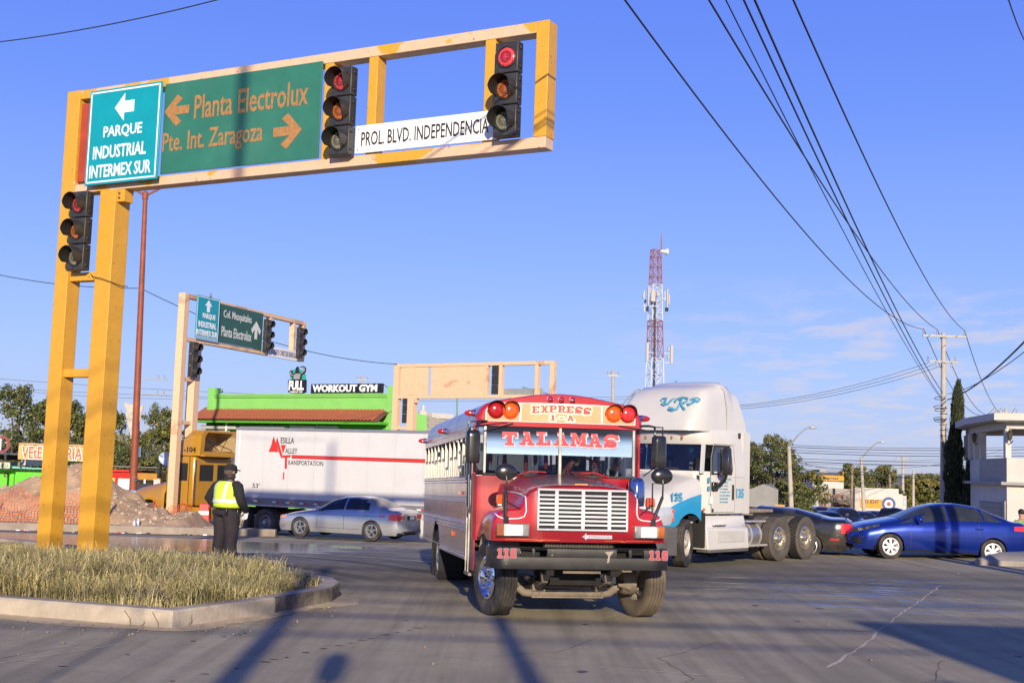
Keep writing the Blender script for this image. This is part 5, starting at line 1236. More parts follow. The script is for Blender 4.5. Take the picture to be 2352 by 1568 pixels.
# tow hook dents
MB().ext([(.30,.915),(.36,.925),(.42,.92),(.40,.90),(.37,.86),(.36,.78),(.33,.775),(.345,.87)],-.012,-.009).build('bare_patch',mat('bare_metal',(.32,.27,.22),.6,.3,var=.3,vs=10),bm)
# front axle group
ax=part('front_axle',bus)
MB().tube([(-.86,.0,.47),(-.74,.0,.42),(-.60,.0,.31),(-.48,0,.30),(.48,0,.30),(.60,0,.31),(.74,0,.42),(.86,0,.47)],[(.05,.055)]*8,10).build('beam',m_dusty,ax,smooth=60)
b=MB(); b.box(-.5,.5,-.075,-.055,.335,.355); b.box(-.5,.5,-.07,-.05,.245,.262); b.build('beam_flange',m_dusty,ax)
for sg in (-1,1):
    b=MB()
    for k in range(4): b.box(sg*.43-.045,sg*.43+.045,-.55+k*.08,.75-k*.1,.47-k*.018,.484-k*.018)
    b.build('leaf_spring',m_dusty,ax); MB().box(sg*.43-.07,sg*.43+.07,-.09,.09,.34,.42).build('spring_seat',m_dusty,ax,bevel=.01)
    for dx in (-.05,.05): MB().tube([(sg*.43+dx,-.06,.25),(sg*.43+dx,-.06,.52)],.012,6).build('u_bolt',m_dusty,ax)
    MB().box(sg*.43-.05,sg*.43+.05,-.95,.1,.60,.82).build('frame_horn',m_under,ax)
    MB().loft([[(sg*.43-.07,-.70,.62),(sg*.43+.07,-.70,.62),(sg*.43+.07,-.60,.62),(sg*.43-.07,-.60,.62)],[(sg*.43-.04,-.60,.48),(sg*.43+.04,-.60,.48),(sg*.43+.04,-.52,.48),(sg*.43-.04,-.52,.48)]]).build('spring_hanger',m_dusty,ax,bevel=.01)
    MB().lathe([(.0,-.12),(.17,-.12),(.19,-.05),(.19,.06),(.08,.1),(0,.1)],(sg*.88,.0,.48),'X',20).build('brake_drum',m_dusty,ax,smooth=40)
    MB().tube([(sg*.70,-.12,.44),(sg*.84,-.16,.40),(sg*.92,-.08,.43)],[.03,.05,.04],8).build('steering_knuckle',m_dusty,ax,smooth=60)
MB().tube([(-.7,.22,.38),(.7,.22,.38)],.022,8).build('tie_rod',m_dusty,ax)
b=MB(); b.box(-.9,.9,-.3,.6,.75,1.0); b.box(-.35,.35,-.5,.4,.45,.8); b.build('engine_underside',m_under,bus)
b=MB()
for k in range(46): b.box(-.46+k*.02,-.452+k*.02,-.74,-.72,.95,1.035)
o=b.build('radiator_fins',m_dusty,bus); o['kind']='stuff'
bb('radiator',-.48,.48,-.72,-.68,.93,1.05,m_under)
bb('chassis_rail',-.50,-.36,.3,LB,.60,.86,m_under); bb('chassis_rail',.36,.50,.3,LB,.60,.86,m_under)
bb('crossmember',-.25,.25,-.92,-.86,.63,.66,m_dusty); bb('crossmember',-.9,.9,2.2,2.3,.5,.8,m_under)
MB().lathe([(0,-.5),(.28,-.5),(.28,.5),(0,.5)],(.75,3.2,.62),'Y',18).build('fuel_tank',m_under,bus,smooth=40)
# wheels
def big_wheel(parent,loc,R_=.505,w=.28,side=1,steer=0,mt=m_tyre,mr=None,dual=False,kind='steel',lug=False,dish=.06):
    wh=part('wheel',parent,loc,(0,0,steer)); r=R_*.56
    b=MB(); tyre_mesh(b,R_,r,w,5,48)
    if lug: lugs(b,R_,w,40,4,.014)
    b.build('tyre',[mt,m_tread],wh,smooth=35)
    mr=mr or m_steel; x=side*w*.5; b=MB()
    if kind=='steel':      # disc set inwards, hand holes shown as dark ovals, hub out
        b.lathe([(r+.004,-side*w*.32),(r+.004,side*w*.36),(r-.022,side*w*.40),(r-.03,side*w*.30),(r-.05,side*w*.05),(.17,side*(w*.05-dish*.2)),(.145,side*w*.16),(.0,side*w*.16)],(0,0,0),'X',40)
        b.lathe([(.085,side*w*.16),(.085,side*w*.42),(.06,side*w*.46),(0,side*w*.46)],(0,0,0),'X',20)
        o=b.build('rim',mr,wh,smooth=35)
        b=MB()
        for k in range(10): a=2*math.pi*k/10; b.lathe([(.016,side*w*.14),(.016,side*w*.24),(0,side*w*.25)],(0,.125*math.cos(a),.125*math.sin(a)),'X',6)
        b.build('wheel_nuts',m_frame,wh)['kind']='stuff'
        b=MB()
        for k in range(8): a=2*math.pi*(k+.5)/8; b.lathe([(.024,side*(w*.06+.004)),(0,side*(w*.06+.006))],(0,.205*math.cos(a),.205*math.sin(a)),'X',10)
        b.build('hand_holes',m_under,wh)['kind']='stuff'
    else:                  # chromed flat disc with long nut covers
        b.lathe([(r+.006,-side*w*.32),(r+.006,side*w*.46),(r-.02,side*w*.50),(r-.03,side*w*.42),(r-.05,side*w*.30),(.19,side*w*.34),(.17,side*w*.38),(.0,side*w*.40)],(0,0,0),'X',40)
        b.lathe([(.10,side*w*.38),(.10,side*w*.52),(.085,side*w*.68),(.05,side*w*.74),(0,side*w*.74)],(0,0,0),'X',24)
        b.build('rim',mr,wh,smooth=30)
        for k in range(10):
            a=2*math.pi*k/10; q=MB(); q.lathe([(.020,side*w*.36),(.021,side*w*.56),(.012,side*w*.62),(0,side*w*.63)],(0,.145*math.cos(a),.145*math.sin(a)),'X',8); q.build('wheel_nut',mr,wh,smooth=40)
        b=MB()
        for k in range(5): a=2*math.pi*(k+.5)/5; b.lathe([(.030,side*(w*.335+.004)),(0,side*(w*.335+.006))],(0,.225*math.cos(a),.225*math.sin(a)),'X',12)
        b.build('hand_holes',m_under,wh)['kind']='stuff'
    return wh
big_wheel(bus,(-1.00,0,.505),side=-1,steer=.24,kind='chrome',mr=m_chrome)
big_wheel(bus,(1.04,0,.505),side=1,steer=.24,mt=mat('tyre_muddy',(.16,.125,.085),.9,var=.3,vs=5,dirt=.4,dcol=(.05,.042,.035),dscale=4))
for x in (-1.07,-.76,.76,1.07): big_wheel(bus,(x,AY,.505),side=-1 if x<0 else 1,w=.25,lug=abs(x)>1,dish=.1)
MB().box(-1.2,-.85,6.15,6.17,.28,.80).build('mudflap',mat('mudflap_red',(.35,.09,.06),.7,var=.2),bus)
for sg in (-1,1): MB().lathe([(.62,-.22),(.64,-.22),(.64,.2),(.62,.2)],(sg*1.0,AY,.54),'X',30).build('wheel_well',m_under,bus)
# front fender inner liners: pale on the photographed side
for sg in (-1,1):
    b=MB(); rings=[[(x,.60*math.cos(a),.50+.60*math.sin(a)) for a in np.linspace(.42,math.pi-.42,22)] for x in (sg*.74,sg*1.165)]
    b.loft(rings,0,False); b.build('wheel_arch_liner',mat('arch_liner_pale',(.45,.41,.34),.8,var=.2) if sg<0 else m_under,bus)
# door
d=part('entrance_door',bus,(-1.21,.98,.50)); 
for k in range(2):
    y=k*.26; MB().box(-.018,.012,y,y+.022,0,1.95).build('door_post',m_blk,d); MB().box(-.018,.012,y+.20,y+.222,0,1.95).build('door_post',m_frame,d)
    MB().box(-.004,.004,y+.022,y+.20,.15,.85).build('pane',glass('bus_side_glass'),d); MB().box(-.004,.004,y+.022,y+.20,.95,1.9).build('pane',glass('bus_side_glass'),d)
    MB().box(-.012,.01,y+.02,y+.20,.85,.95).build('door_rail',m_frame,d)
MB().tube([(-.04,.02,.9),(-.05,.02,1.4)],.014,8).build('grab_handle',m_chrome,d); MB().box(-.03,.5,-.02,.5,-.04,.0).build('step',m_dusty,d)
bb('lower_cowl_side',-1.222,-1.205,.62,.97,.55,.98,RED)
bb('side_marker',-1.25,-1.235,1.95,2.25,1.60,1.66,m_amb2,bev=.006); bb('side_marker',-1.245,-1.222,3.0,3.1,.95,1.02,m_amb2,bev=.006)
# mirrors
for sg in (-1,1):
    mr=part('side_mirror',bus,(sg*1.30 if sg<0 else 1.41,.42,2.28))
    MB().loft([[(x*k,y*k+.0,z) for x,y in ((-.10,-.06),(-.06,-.10),(.06,-.10),(.10,-.06),(.10,.03),(-.10,.03))] for z,k in ((-.225,.80),(-.21,.95),(-.12,1.),(.15,1.),(.21,.96),(.235,.8))]).build('housing',m_blk,mr,smooth=50,bevel=.008)
    MB().tube([(sg*-.06,0,.23),(sg*-.06,0,.36),(sg*-.12,.1,.38),(sg*-.22,.18,.38)],.018,8).build('arm',m_blk,mr,smooth=60)
    MB().tube([(-.06,0,.26),(-.06,0,.36),(.06,0,.36),(.06,0,.24)],.012,8).build('bracket',m_blk,mr,smooth=60)
    MB().tube([(sg*-.02,0,-.2),(sg*-.14,.3,-.34)],.009,6).build('stay',m_blk,mr)
    # convex cross-view mirror on the fender
    cv=part('fender_mirror',bus,(sg*1.0+(-.0 if sg<0 else .13),-.72,1.925))
    MB().sphere((0,0,0),.150,28,12,0,(1.,.33,.74)).build('bowl',m_blk,cv,smooth=180)
    MB().lathe([(.150,0),(.158,.012),(.152,.02)],(0,0,0),'Y',28).build('rim_ring',m_rub,cv)
    cv.children[-1].scale=(.96,1,.71)
    MB().tube([(0,-.03,-.04),(0,-.05,-.14),(-.0,-.03,-.30)],.012,8).build('stem',m_blk,cv,smooth=60)
    x0=-.0 if sg<0 else -.14
    MB().tube([(0,-.03,-.28),(x0,-.05,-.62)],.022,8).build('post',m_rub,cv,smooth=60)
    if sg>0: MB().tube([(0,-.03,-.10),(-.14,-.03,-.10),(-.145,-.04,-.55)],.012,8).build('post',m_rub,cv,smooth=60)
    else: MB().tube([(-.03,-.03,-.16),(-.03,-.05,-.60)],.010,8).build('post',m_blk,cv,smooth=60)
    MB().box(x0-.035,x0+.035,-.09,-.02,-.74,-.58).build('clamp',m_blk,cv,bevel=.008)
    MB().tube([(x0,-.06,-.38),(-sg*.33+x0*.3,-.12,-.56)],.009,6).build('brace',m_blk,cv); MB().sphere((-sg*.33+x0*.3,-.12,-.56),.016,8,5).build('brace_end',mat('brass',(.5,.3,.1),.4,.6),cv)
    # sun strip antennas / wiper
    s0=-.72 if sg<0 else .22
    P=[(-.62 if sg<0 else .72,.60,1.905),(-.42 if sg<0 else .50,.60,1.965),(-.20 if sg<0 else .28,.612,1.955)]
    MB().tube(P,.010,6).build('wiper_arm',m_lred,bus,smooth=60); MB().tube([P[1],(P[2][0]-.25,.618,1.945)],.007,6).build('wiper_blade',m_rub,bus)
MB().tube([(-1.18,.58,2.60),(-.78,.60,2.65)],.008,6).build('upper_wiper',m_rub,bus); MB().tube([(-1.12,.60,2.52),(-.70,.58,2.64)],.010,6).build('upper_wiper',m_rub,bus)
MB().tube([(1.26,.58,2.60),(.86,.60,2.65)],.010,6).build('upper_wiper',m_rub,bus)
MB().lathe([(.0,-.22),(.11,-.22),(.12,-.16),(.12,.12),(.09,.18),(0,.2)],(1.10,.48,1.72),'Z',20).build('air_cleaner',mat('blue_chrome',(.25,.32,.5),.1,.9),bus,smooth=60)
# inside the cab
sw=part('steering_wheel',bus,(.40,.90,1.985),(R(-20),0,0)); 
MB().tube([(.225*math.cos(a),0,.225*math.sin(a)) for a in np.linspace(0,2*math.pi,33)],.022,8,caps=False).build('rim',mat('wheel_red',(.50,.05,.045),.4,var=.1),sw,smooth=180)
MB().loft([[(-.2,-.01,.0),(.2,-.01,.0),(.2,.01,.0),(-.2,.01,.0)],[(-.06,-.01,-.1),(.06,-.01,-.1),(.06,.01,-.1),(-.06,.01,-.1)]]).build('spoke',mat('wheel_red',(.3,.03,.03)),sw,bevel=.01)
bb('dashboard',-1.1,1.1,.69,1.0,1.55,1.86,m_inner,bev=.03)
b=MB()
m_tass=mat('tassel_red',(.45,.05,.04),.7,var=.2)
for k,x in enumerate((-.95,-.72,-.42,-.26,-.12,.12,.62,.98)):
    h=.16+.06*((k*7)%3); q=MB(); q.lathe([(.008,0),(.03,-.03),(.035,-h*.6),(.022,-h),(.0,-h)],(x,1.05+.1*(k%2),2.23),'Z',8); q.build('tassel',m_tass,bus,smooth=60)
bb('rear_view_mirror',-.2,.25,.85,.87,2.30,2.38,m_chrome,bev=.01)
bb('driver_seat_back',.18,.66,1.75,1.85,1.2,2.25,m_seat,bev=.04)
for x in (-.75,-.2,.95): MB().tube([(x,1.6,.93),(x,1.6,2.6)],.016,8).build('grab_pole',m_chrome,bus)
bb('hanging_frame',.86,.90,1.3,1.5,1.95,2.02,m_pin); bb('hanging_frame',1.0,1.04,1.3,1.4,1.93,2.03,m_pin)
# ================================================================ people
def skin_body(name,joints,edges,mats,parent=None,sub=2,root=0):
    me=bpy.data.meshes.new(name); me.from_pydata([j[0] for j in joints],edges,[]); o=bpy.data.objects.new(name,me); COL.objects.link(o)
    if parent is not None: o.parent=parent
    me.skin_vertices or None
    s=o.modifiers.new('skin','SKIN'); s.use_smooth_shade=True
    sv=me.skin_vertices[0].data
    for i,j in enumerate(joints):
        r=j[1]; sv[i].radius=r if isinstance(r,tuple) else (r,r)
        sv[i].use_root=(i==root)
    q=o.modifiers.new('sub','SUBSURF'); q.levels=sub; q.render_levels=sub; me.materials.append(mats)
    return o
m_skin=mat('skin',(.42,.22,.14),.5,var=.12,vs=10); m_jack=mat('black_fleece',(.018,.018,.021),.9,var=.3,vs=40,bump=.4,bs=60)
m_trou=mat('navy_trousers',(.026,.02,.027),.85,var=.35,vs=5,bump=.5,bs=7,bdist=.03); m_vest=mat('hivis_yellow',(.62,.86,.06),.6,var=.08,vs=4,bump=.4,bs=6,bdist=.02,emit=.0)
m_refl=mat('reflective_tape',(.72,.74,.72),.35,.1,var=.12,vs=20); m_glove=mat('white_glove',(.75,.75,.76),.7,var=.06)
# driver of the bus
dr=thing('person','bus driver in a dark shirt with one hand on top of the red steering wheel','person',(0,0,0)); dr.matrix_world=Matrix.LocRotScale(bus.location,bus.rotation_euler,None)
J=[((.42,1.62,1.22),(.16,.12)),((.42,1.62,1.45),(.17,.13)),((.42,1.62,1.72),(.19,.13)),((.42,1.60,1.88),(.15,.10)),((.42,1.58,1.98),(.06,.06)),((.42,1.56,2.06),(.075,.085)),((.42,1.55,2.16),(.085,.10)),((.42,1.56,2.24),(.05,.06)),
   ((.25,1.58,1.86),.06),((.14,1.40,1.76),.048),((.18,1.16,1.90),.04),((.30,1.03,2.10),.036),((.60,1.58,1.86),.06),((.70,1.36,1.74),.048),((.66,1.15,1.84),.04),((.60,1.03,1.94),.036),
   ((.32,1.42,1.14),.10),((.30,1.05,1.12),.08),((.30,1.0,.98),.06),((.52,1.42,1.14),.10),((.54,1.05,1.12),.08),((.54,1.0,.98),.06)]
E_=[(0,1),(1,2),(2,3),(3,4),(4,5),(5,6),(6,7),(3,8),(8,9),(9,10),(10,11),(3,12),(12,13),(13,14),(14,15),(0,16),(16,17),(17,18),(0,19),(19,20),(20,21)]
skin_body('body',J,E_,mat('driver_shirt',(.05,.05,.07),.8),dr)
def hand(parent,loc,rot,m,curl=.6,side=1,s=1.,name='hand'):
    """palm in local XY, fingers along +Y, thumb to +X*side; one skinned mesh"""
    J=[((0,-.03,0),(.026,.018)),((0,.02,0),(.036,.016)),((0,.055,0),(.038,.014))]; E=[(0,1),(1,2)]
    for k,(x,l) in enumerate(((-.030,.062),(-.010,.078),(.011,.074),(.031,.064))):
        a0=len(J); x*=-side; cx=math.cos(curl*.6); sx=math.sin(curl*.6); c2_=math.cos(curl*1.5); s2=math.sin(curl*1.5)
        J+= [((x,.075,0),.0105),((x,.075+l*.5*cx,-l*.5*sx),.0095),((x,.075+l*.5*cx+l*.5*c2_,-l*.5*sx-l*.5*s2),.0075)]
        E+= [(2,a0),(a0,a0+1),(a0+1,a0+2)]
    a0=len(J); J+=[((side*.032,.0,-.004),.013),((side*.055,.03,-.014),.011),((side*.060,.058,-.026),.008)]; E+=[(0,a0),(a0,a0+1),(a0+1,a0+2)]
    J=[((p_[0]*s,p_[1]*s,p_[2]*s),tuple(v*s for v in r_) if isinstance(r_,tuple) else r_*s) for p_,r_ in J]
    o=skin_body(name,J,E,m,parent,1); o.location=loc; o.rotation_euler=rot; return o
MB().tube([(.12,1.36,1.78),(.13,1.06,1.92),(.27,.93,2.155)],[.05,.043,.035],10).build('forearm',m_skin,dr,smooth=180)
hand(dr,(.33,.90,2.205),(R(-70),R(25),R(-60)),m_skin,.7,1,1.1); hand(dr,(.61,.88,2.03),(R(-60),0,R(30)),m_skin,.9,-1,1.1)
# traffic officer
PO=pt(515,1292,24.6); of=thing('person','heavy-set traffic officer in a black cap and yellow safety vest seen from behind','person',(PO.x,24.6,0),rz=R(-38)); of.scale=(1.27,1.22,1.035)
# local: faces +Y, right hand +X ; seen from behind, turned to the right
J=[((0,.0,.95),(.20,.17)),((0,.03,1.08),(.215,.19)),((0,.02,1.25),(.205,.17)),((0,-.0,1.40),(.21,.13)),((0,-.01,1.50),(.11,.085)),((0,.01,1.56),(.066,.066)),((0,.03,1.62),(.075,.085)),((0,.035,1.70),(.082,.10)),((0,.03,1.765),(.065,.08)),
   ((-.21,-.01,1.43),.075),((-.34,-.06,1.20),.06),((-.37,-.02,1.14),.052),((-.24,.12,1.00),.043),((-.20,.14,.98),.036),
   ((.21,-.01,1.43),.075),((.31,-.03,1.19),.062),((.315,-.01,1.12),.055),((.24,.16,.97),.045),((.22,.20,.945),.036),
   ((-.10,0,.88),.12),((-.125,.0,.50),.085),((-.13,-.01,.10),.06),((-.13,.10,.05),.045),((-.13,.17,.04),.035),
   ((.10,0,.88),.12),((.125,.01,.50),.085),((.13,-.0,.10),.06),((.13,.11,.05),.045),((.13,.18,.04),.035)]
E_=[(0,1),(1,2),(2,3),(3,4),(4,5),(5,6),(6,7),(7,8),(3,9),(9,10),(10,11),(11,12),(12,13),(3,14),(14,15),(15,16),(16,17),(17,18),(0,19),(19,20),(20,21),(21,22),(22,23),(0,24),(24,25),(25,26),(26,27),(27,28)]
skin_body('body',[(p_,tuple(v*.92 for v in r_) if isinstance(r_,tuple) else r_*.92) for p_,r_ in J],E_,m_skin,of)
def rings_ell(rows,n=28): return [[(cx+rx*math.cos(a),cy+ry*math.sin(a),z) for a in [2*math.pi*k/n for k in range(n)]] for cx,cy,z,rx,ry in rows]
def wob_(rings,amp,seed):
    rg=random.Random(seed); ph=[rg.uniform(0,6) for _ in range(4)]
    return [[(x*(1+amp*math.sin(k*1.3+z*21+ph[0])+amp*.6*math.sin(k*2.1-z*34+ph[1])),y*(1+amp*math.sin(k*1.7+z*27+ph[2])),z) for k,(x,y,z) in enumerate(r)] for r in rings]
tor=[(0,.02,.93,.215,.185),(0,.03,.97,.225,.195),(0,.03,1.05,.232,.205),(0,.03,1.15,.228,.20),(0,.015,1.26,.222,.175),(0,-.0,1.36,.232,.148),(0,-.005,1.42,.228,.125),(0,-.01,1.47,.18,.10),(0,-.005,1.51,.105,.08)]
MB().loft(wob_(rings_ell(tor),.006,2)).build('jacket',m_jack,of,smooth=180)
MB().loft(rings_ell([(0,.0,1.49,.095,.085),(0,.005,1.54,.088,.085),(0,.015,1.585,.085,.088),(0,.015,1.59,.075,.08)],20)).build('collar',m_jack,of,smooth=60)
for pts,rr in (([(-.17,-.01,1.44),(-.24,-.02,1.40),(-.31,-.05,1.28),(-.375,-.065,1.16),(-.36,-.02,1.10),(-.30,.06,1.04),(-.23,.13,.99)],[.085,.086,.078,.070,.068,.060,.052]),([(.17,-.01,1.44),(.235,-.015,1.40),(.29,-.025,1.28),(.325,-.02,1.16),(.315,.02,1.09),(.27,.11,1.02),(.225,.19,.955)],[.085,.088,.080,.073,.070,.062,.052])):
    MB().tube(pts,rr,16).build('sleeve',m_jack,of,smooth=180)
legL=[(-.085,.0,.97,.125,.165),(-.10,.0,.88,.128,.155),(-.115,.0,.75,.118,.13),(-.125,.0,.60,.102,.112),(-.13,.0,.48,.094,.102),(-.135,-.01,.34,.090,.10),(-.14,-.01,.20,.090,.105),(-.14,-.005,.10,.094,.115),(-.14,.0,.05,.098,.125)]
for sg in (1,-1):
    MB().loft(wob_(rings_ell([(cx*sg,cy,z,rx,ry) for cx,cy,z,rx,ry in legL],20),.045,4+sg)).build('trouser_leg',m_trou,of,smooth=180)
    MB().loft([[(sg*.14+x,y,z) for x,y in ((-.05,-.13),(.05,-.13),(.06,0),(.055,.14),(.0,.19),(-.055,.14),(-.06,0))] for z in (0,.03)]+[[(sg*.14+x*.85,y*.9,.10) for x,y in ((-.05,-.12),(.05,-.12),(.06,0),(.05,.08),(.0,.12),(-.05,.08),(-.06,0))]]).build('shoe',m_blk,of,smooth=50)
MB().loft(rings_ell([(0,.005,.86,.20,.175),(0,.01,.92,.222,.19),(0,.015,.97,.225,.192)],24)).build('trouser_seat',m_trou,of,smooth=180)
MB().loft(rings_ell([(0,.02,.955,.231,.198),(0,.02,.995,.233,.200)],24)).build('belt',m_blk,of)
for x,y,z,d in ((.16,-.16,.93,(.05,.03,.12)),(.225,.03,.90,(.03,.06,.16)),(-.2,-.10,.92,(.05,.03,.09))): MB().cbox((x,y,z),d).build('belt_pouch',m_blk,of,bevel=.008)
MB().cbox((-.205,-.115,.95),(.03,.02,.02)).build('belt_buckle',m_chrome,of)
# vest: back and front panels joined over the shoulders, arm openings left free
def vest_ring(z,cx,cy,rx,ry,n=40): return [(cx+rx*math.cos(2*math.pi*k/n),cy+ry*math.sin(2*math.pi*k/n),z) for k in range(n)]
vr=[(1.01,0,.03,.242,.212),(1.06,0,.03,.244,.217),(1.15,0,.03,.240,.212),(1.22,0,.02,.236,.197),(1.30,0,.01,.238,.178),(1.37,0,.0,.242,.158),(1.42,0,-.003,.236,.138),(1.46,0,-.007,.205,.118),(1.495,0,-.01,.145,.098)]
b=MB(); n=40; rings=wob_([vest_ring(*r) for r in vr],.005,8); vs=[p for r in rings for p in r]; fs=[]
def keep(i,j):
    a=2*math.pi*(j+.5)/n; z=(vr[i][0]+vr[i+1][0])/2; side_=abs(math.cos(a))
    if z>1.16: return side_<(.96 if z<1.24 else .90 if z<1.40 else .86)
    return True
for i in range(len(rings)-1):
    for j in range(n):
        if keep(i,j): fs.append((i*n+j,i*n+(j+1)%n,(i+1)*n+(j+1)%n,(i+1)*n+j))
b.add(vs,fs); v_=b.build('vest',m_vest,of,smooth=180); so=v_.modifiers.new('s','SOLIDIFY'); so.thickness=.008; so.offset=1
def band(name,z0,z1,k=1.018,a0=0,a1=2*math.pi):
    def R_(z): return [np.interp(z,[r[0] for r in vr],[r[i] for r in vr]) for i in (1,2,3,4)]
    b=MB(); A_=np.linspace(a0,a1,40); rows=[]
    for z in np.linspace(z0,z1,3):
        cx,cy,rx,ry=R_(z); rows.append([(cx+(rx*k+.026)*math.cos(a),cy+(ry*k+.026)*math.sin(a),z) for a in A_])
    b.loft(rows,0,False); return b.build(name,m_refl,of,smooth=180)
band('reflective_band',1.10,1.165,1.0)
for sg in (1,-1):
    for fr_ in (-1,1):
        b=MB(); rows=[]
        for z in np.linspace(1.165,1.485,9):
            cx,cy,rx,ry=[np.interp(z,[r[0] for r in vr],[r[i] for r in vr]) for i in (1,2,3,4)]
            xm=sg*(.105+.02*math.sin((z-1.16)*6)); row=[]
            for x in (xm-.026,xm,xm+.026):
                u=max(-.97,min(.97,x/rx)); row.append((x,cy+fr_*((ry)*math.sqrt(1-u*u)+.028),z))
            rows.append(row)
        b.loft(rows,0,False); b.build('reflective_strap',m_refl,of,smooth=180)
# head details
MB().loft(rings_ell([(0,.03,1.695,.088,.108),(0,.03,1.72,.091,.111),(0,.028,1.755,.089,.108),(0,.022,1.79,.076,.092),(0,.018,1.812,.045,.055),(0,.018,1.818,.01,.01)],24)).build('cap',m_jack,of,smooth=180)
MB().loft([[(x,.03+y,1.70+z) for x,y,z in ((-.08,.06,.0),(-.06,.15,-.012),(0,.185,-.016),(.06,.15,-.012),(.08,.06,.0))],[(x,.03+y,1.708+z) for x,y,z in ((-.08,.06,.006),(-.06,.15,-.004),(0,.185,-.008),(.06,.15,-.004),(.08,.06,.006))]],0,True).build('cap_peak',m_jack,of,smooth=30)
MB().loft(rings_ell([(0,.008,1.60,.069,.074),(0,.015,1.65,.083,.098),(0,.02,1.70,.086,.103)],20)).build('hair',mat('grey_hair',(.10,.075,.06),.9,var=.3,vs=40),of,smooth=180)
of.children[-1].location=(0,-.006,0)
b=MB(); b.sphere((0,.125,1.645),.017,8,6,0,(.8,1.3,1.2)); b.sphere((0,.118,1.605),.02,8,6,0,(1.4,.5,.5)); b.sphere((0,.105,1.575),.03,8,6,0,(1.1,.9,.8)); b.build('face_features',m_skin,of,smooth=180); of.children[-1]['kind']='stuff'
for sg in (1,-1):
    MB().sphere((sg*.086,.02,1.655),.02,8,6,0,(.45,1,1.5)).build('ear',m_skin,of,smooth=180)
    MB().sphere((sg*.035,.118,1.668),.026,10,6,0,(1.1,.35,.75)).build('sunglass_lens',m_cglass,of,smooth=180)
    MB().tube([(sg*.062,.115,1.672),(sg*.088,.03,1.672)],.004,5).build('sunglass_arm',m_rub,of)
hand(of,(.222,.205,.93),(R(-95),R(10),R(15)),m_glove,.8,-1,1.15,'gloved_hand'); hand(of,(-.20,.15,.965),(R(-70),R(0),R(-40)),m_glove,.9,1,1.15,'gloved_hand')
# green-shirted passer-by at the right edge
pe=thing('person','person in a bright green shirt at the far right edge beyond the blue car','person',(0,0,0),R(20)); q=pt(2346,1172,38); pe.location=(q.x,38,q.z-1.70)
J=[((0,.0,.95),(.15,.11)),((0,.0,1.15),(.15,.11)),((0,-.0,1.36),(.18,.10)),((0,-.01,1.46),(.06,.06)),((0,.01,1.55),(.07,.08)),((0,.02,1.64),(.08,.095)),((0,.02,1.70),(.055,.065)),((-.2,0,1.36),.055),((-.25,.02,1.10),.045),((-.24,.12,.88),.035),((.2,0,1.36),.055),((.25,.02,1.10),.045),((.24,.12,.88),.035),((-.09,0,.85),.09),((-.10,0,.48),.065),((-.10,0,.08),.045),((-.1,.14,.03),.035),((.09,0,.85),.09),((.10,0,.48),.065),((.10,0,.08),.045),((.1,.14,.03),.035)]
E_=[(0,1),(1,2),(2,3),(3,4),(4,5),(5,6),(2,7),(7,8),(8,9),(2,10),(10,11),(11,12),(0,13),(13,14),(14,15),(15,16),(0,17),(17,18),(18,19),(19,20)]
skin_body('body',J,E_,m_skin,pe)
MB().loft(rings_ell([(0,0,.90,.19,.14),(0,0,1.15,.185,.14),(0,0,1.36,.21,.12),(0,-.005,1.45,.10,.07)],20)).build('shirt',mat('green_shirt',(.08,.38,.08),.8,var=.15),pe,smooth=180)
for sg in (1,-1):
    MB().tube([(sg*.17,0,1.38),(sg*.22,0,1.32),(sg*.25,.02,1.14)],[.07,.068,.06],12).build('sleeve',mat('green_shirt',(.08,.38,.08)),pe,smooth=180)
    MB().loft(rings_ell([(sg*.085,0,.92,.11,.12),(sg*.1,0,.5,.08,.09),(sg*.1,0,.06,.075,.09)],16)).build('trouser_leg',m_trou,pe,smooth=180)
MB().sphere((0,.005,1.66),.098,14,8,0,(.9,1.05,.95)).build('hair',mat('black_hair',(.012,.01,.01),.6,var=.2),pe,smooth=180)
# ================================================================ white semi trailer
m_trw=mat('trailer_white',(.66,.65,.63),.35,.05,var=.03,vs=1.,coat=.3,dirt=.08); m_trg=mat('trailer_grey',(.22,.22,.23),.5,.2,var=.15,vs=3,dirt=.3,dcol=(.35,.3,.24))
m_red2=mat('reflector_red',(.60,.03,.025),.3,var=0,coat=.5); m_logor=mat('logo_red',hx('D8362E',.9),.4,var=.05); m_logob=mat('logo_black',(.03,.028,.028),.5,var=0)
TA=R(-29.5); T0=Vector((-10.68,49.5,-.90)); tr=thing('semi_trailer','long white box trailer lettered Mesilla Valley Transportation behind the silver saloon','trailer',T0,TA)
TL=16.15
def tb(name,x0,x1,y0,y1,z0,z1,m,bev=0,par=None): return MB().box(x0,x1,y0,y1,z0,z1).build(name,m,par or tr,bevel=bev)
npan=13; pw=(TL-.25)/npan
tb('front_corner',0,.25,0,2.55,1.10,4.08,m_trw,.05)
for k in range(npan): tb('side_panel',.25+k*pw+.004,.25+(k+1)*pw-.004,.012,.05,1.42,3.98,m_trw)
tb('box_core',.25,TL,.052,2.5,1.25,4.02,m_trw); 
tb('top_rail',.0,TL,-.004,.06,3.98,4.09,mat('trailer_rail',(.35,.36,.38),.4,.5,var=.1),.01)
tb('skirt_rail',.22,TL,-.008,.05,1.10,1.42,m_trg,.008)
tb('lower_edge',.22,TL,-.014,.02,1.10,1.16,m_steel)
tb('roof',0,TL,.06,2.5,4.03,4.07,m_trw)
b=MB()
for k in range(npan+1):
    for dx in (-.05,.05):
        for z in np.arange(1.5,3.95,.08):
            x=.25+k*pw+dx; b.box(x-.008,x+.008,.006,.012,z-.008,z+.008)
for z in (1.50,1.58):
    for x in np.arange(.3,TL,.09): b.box(x-.008,x+.008,.006,.012,z-.008,z+.008)
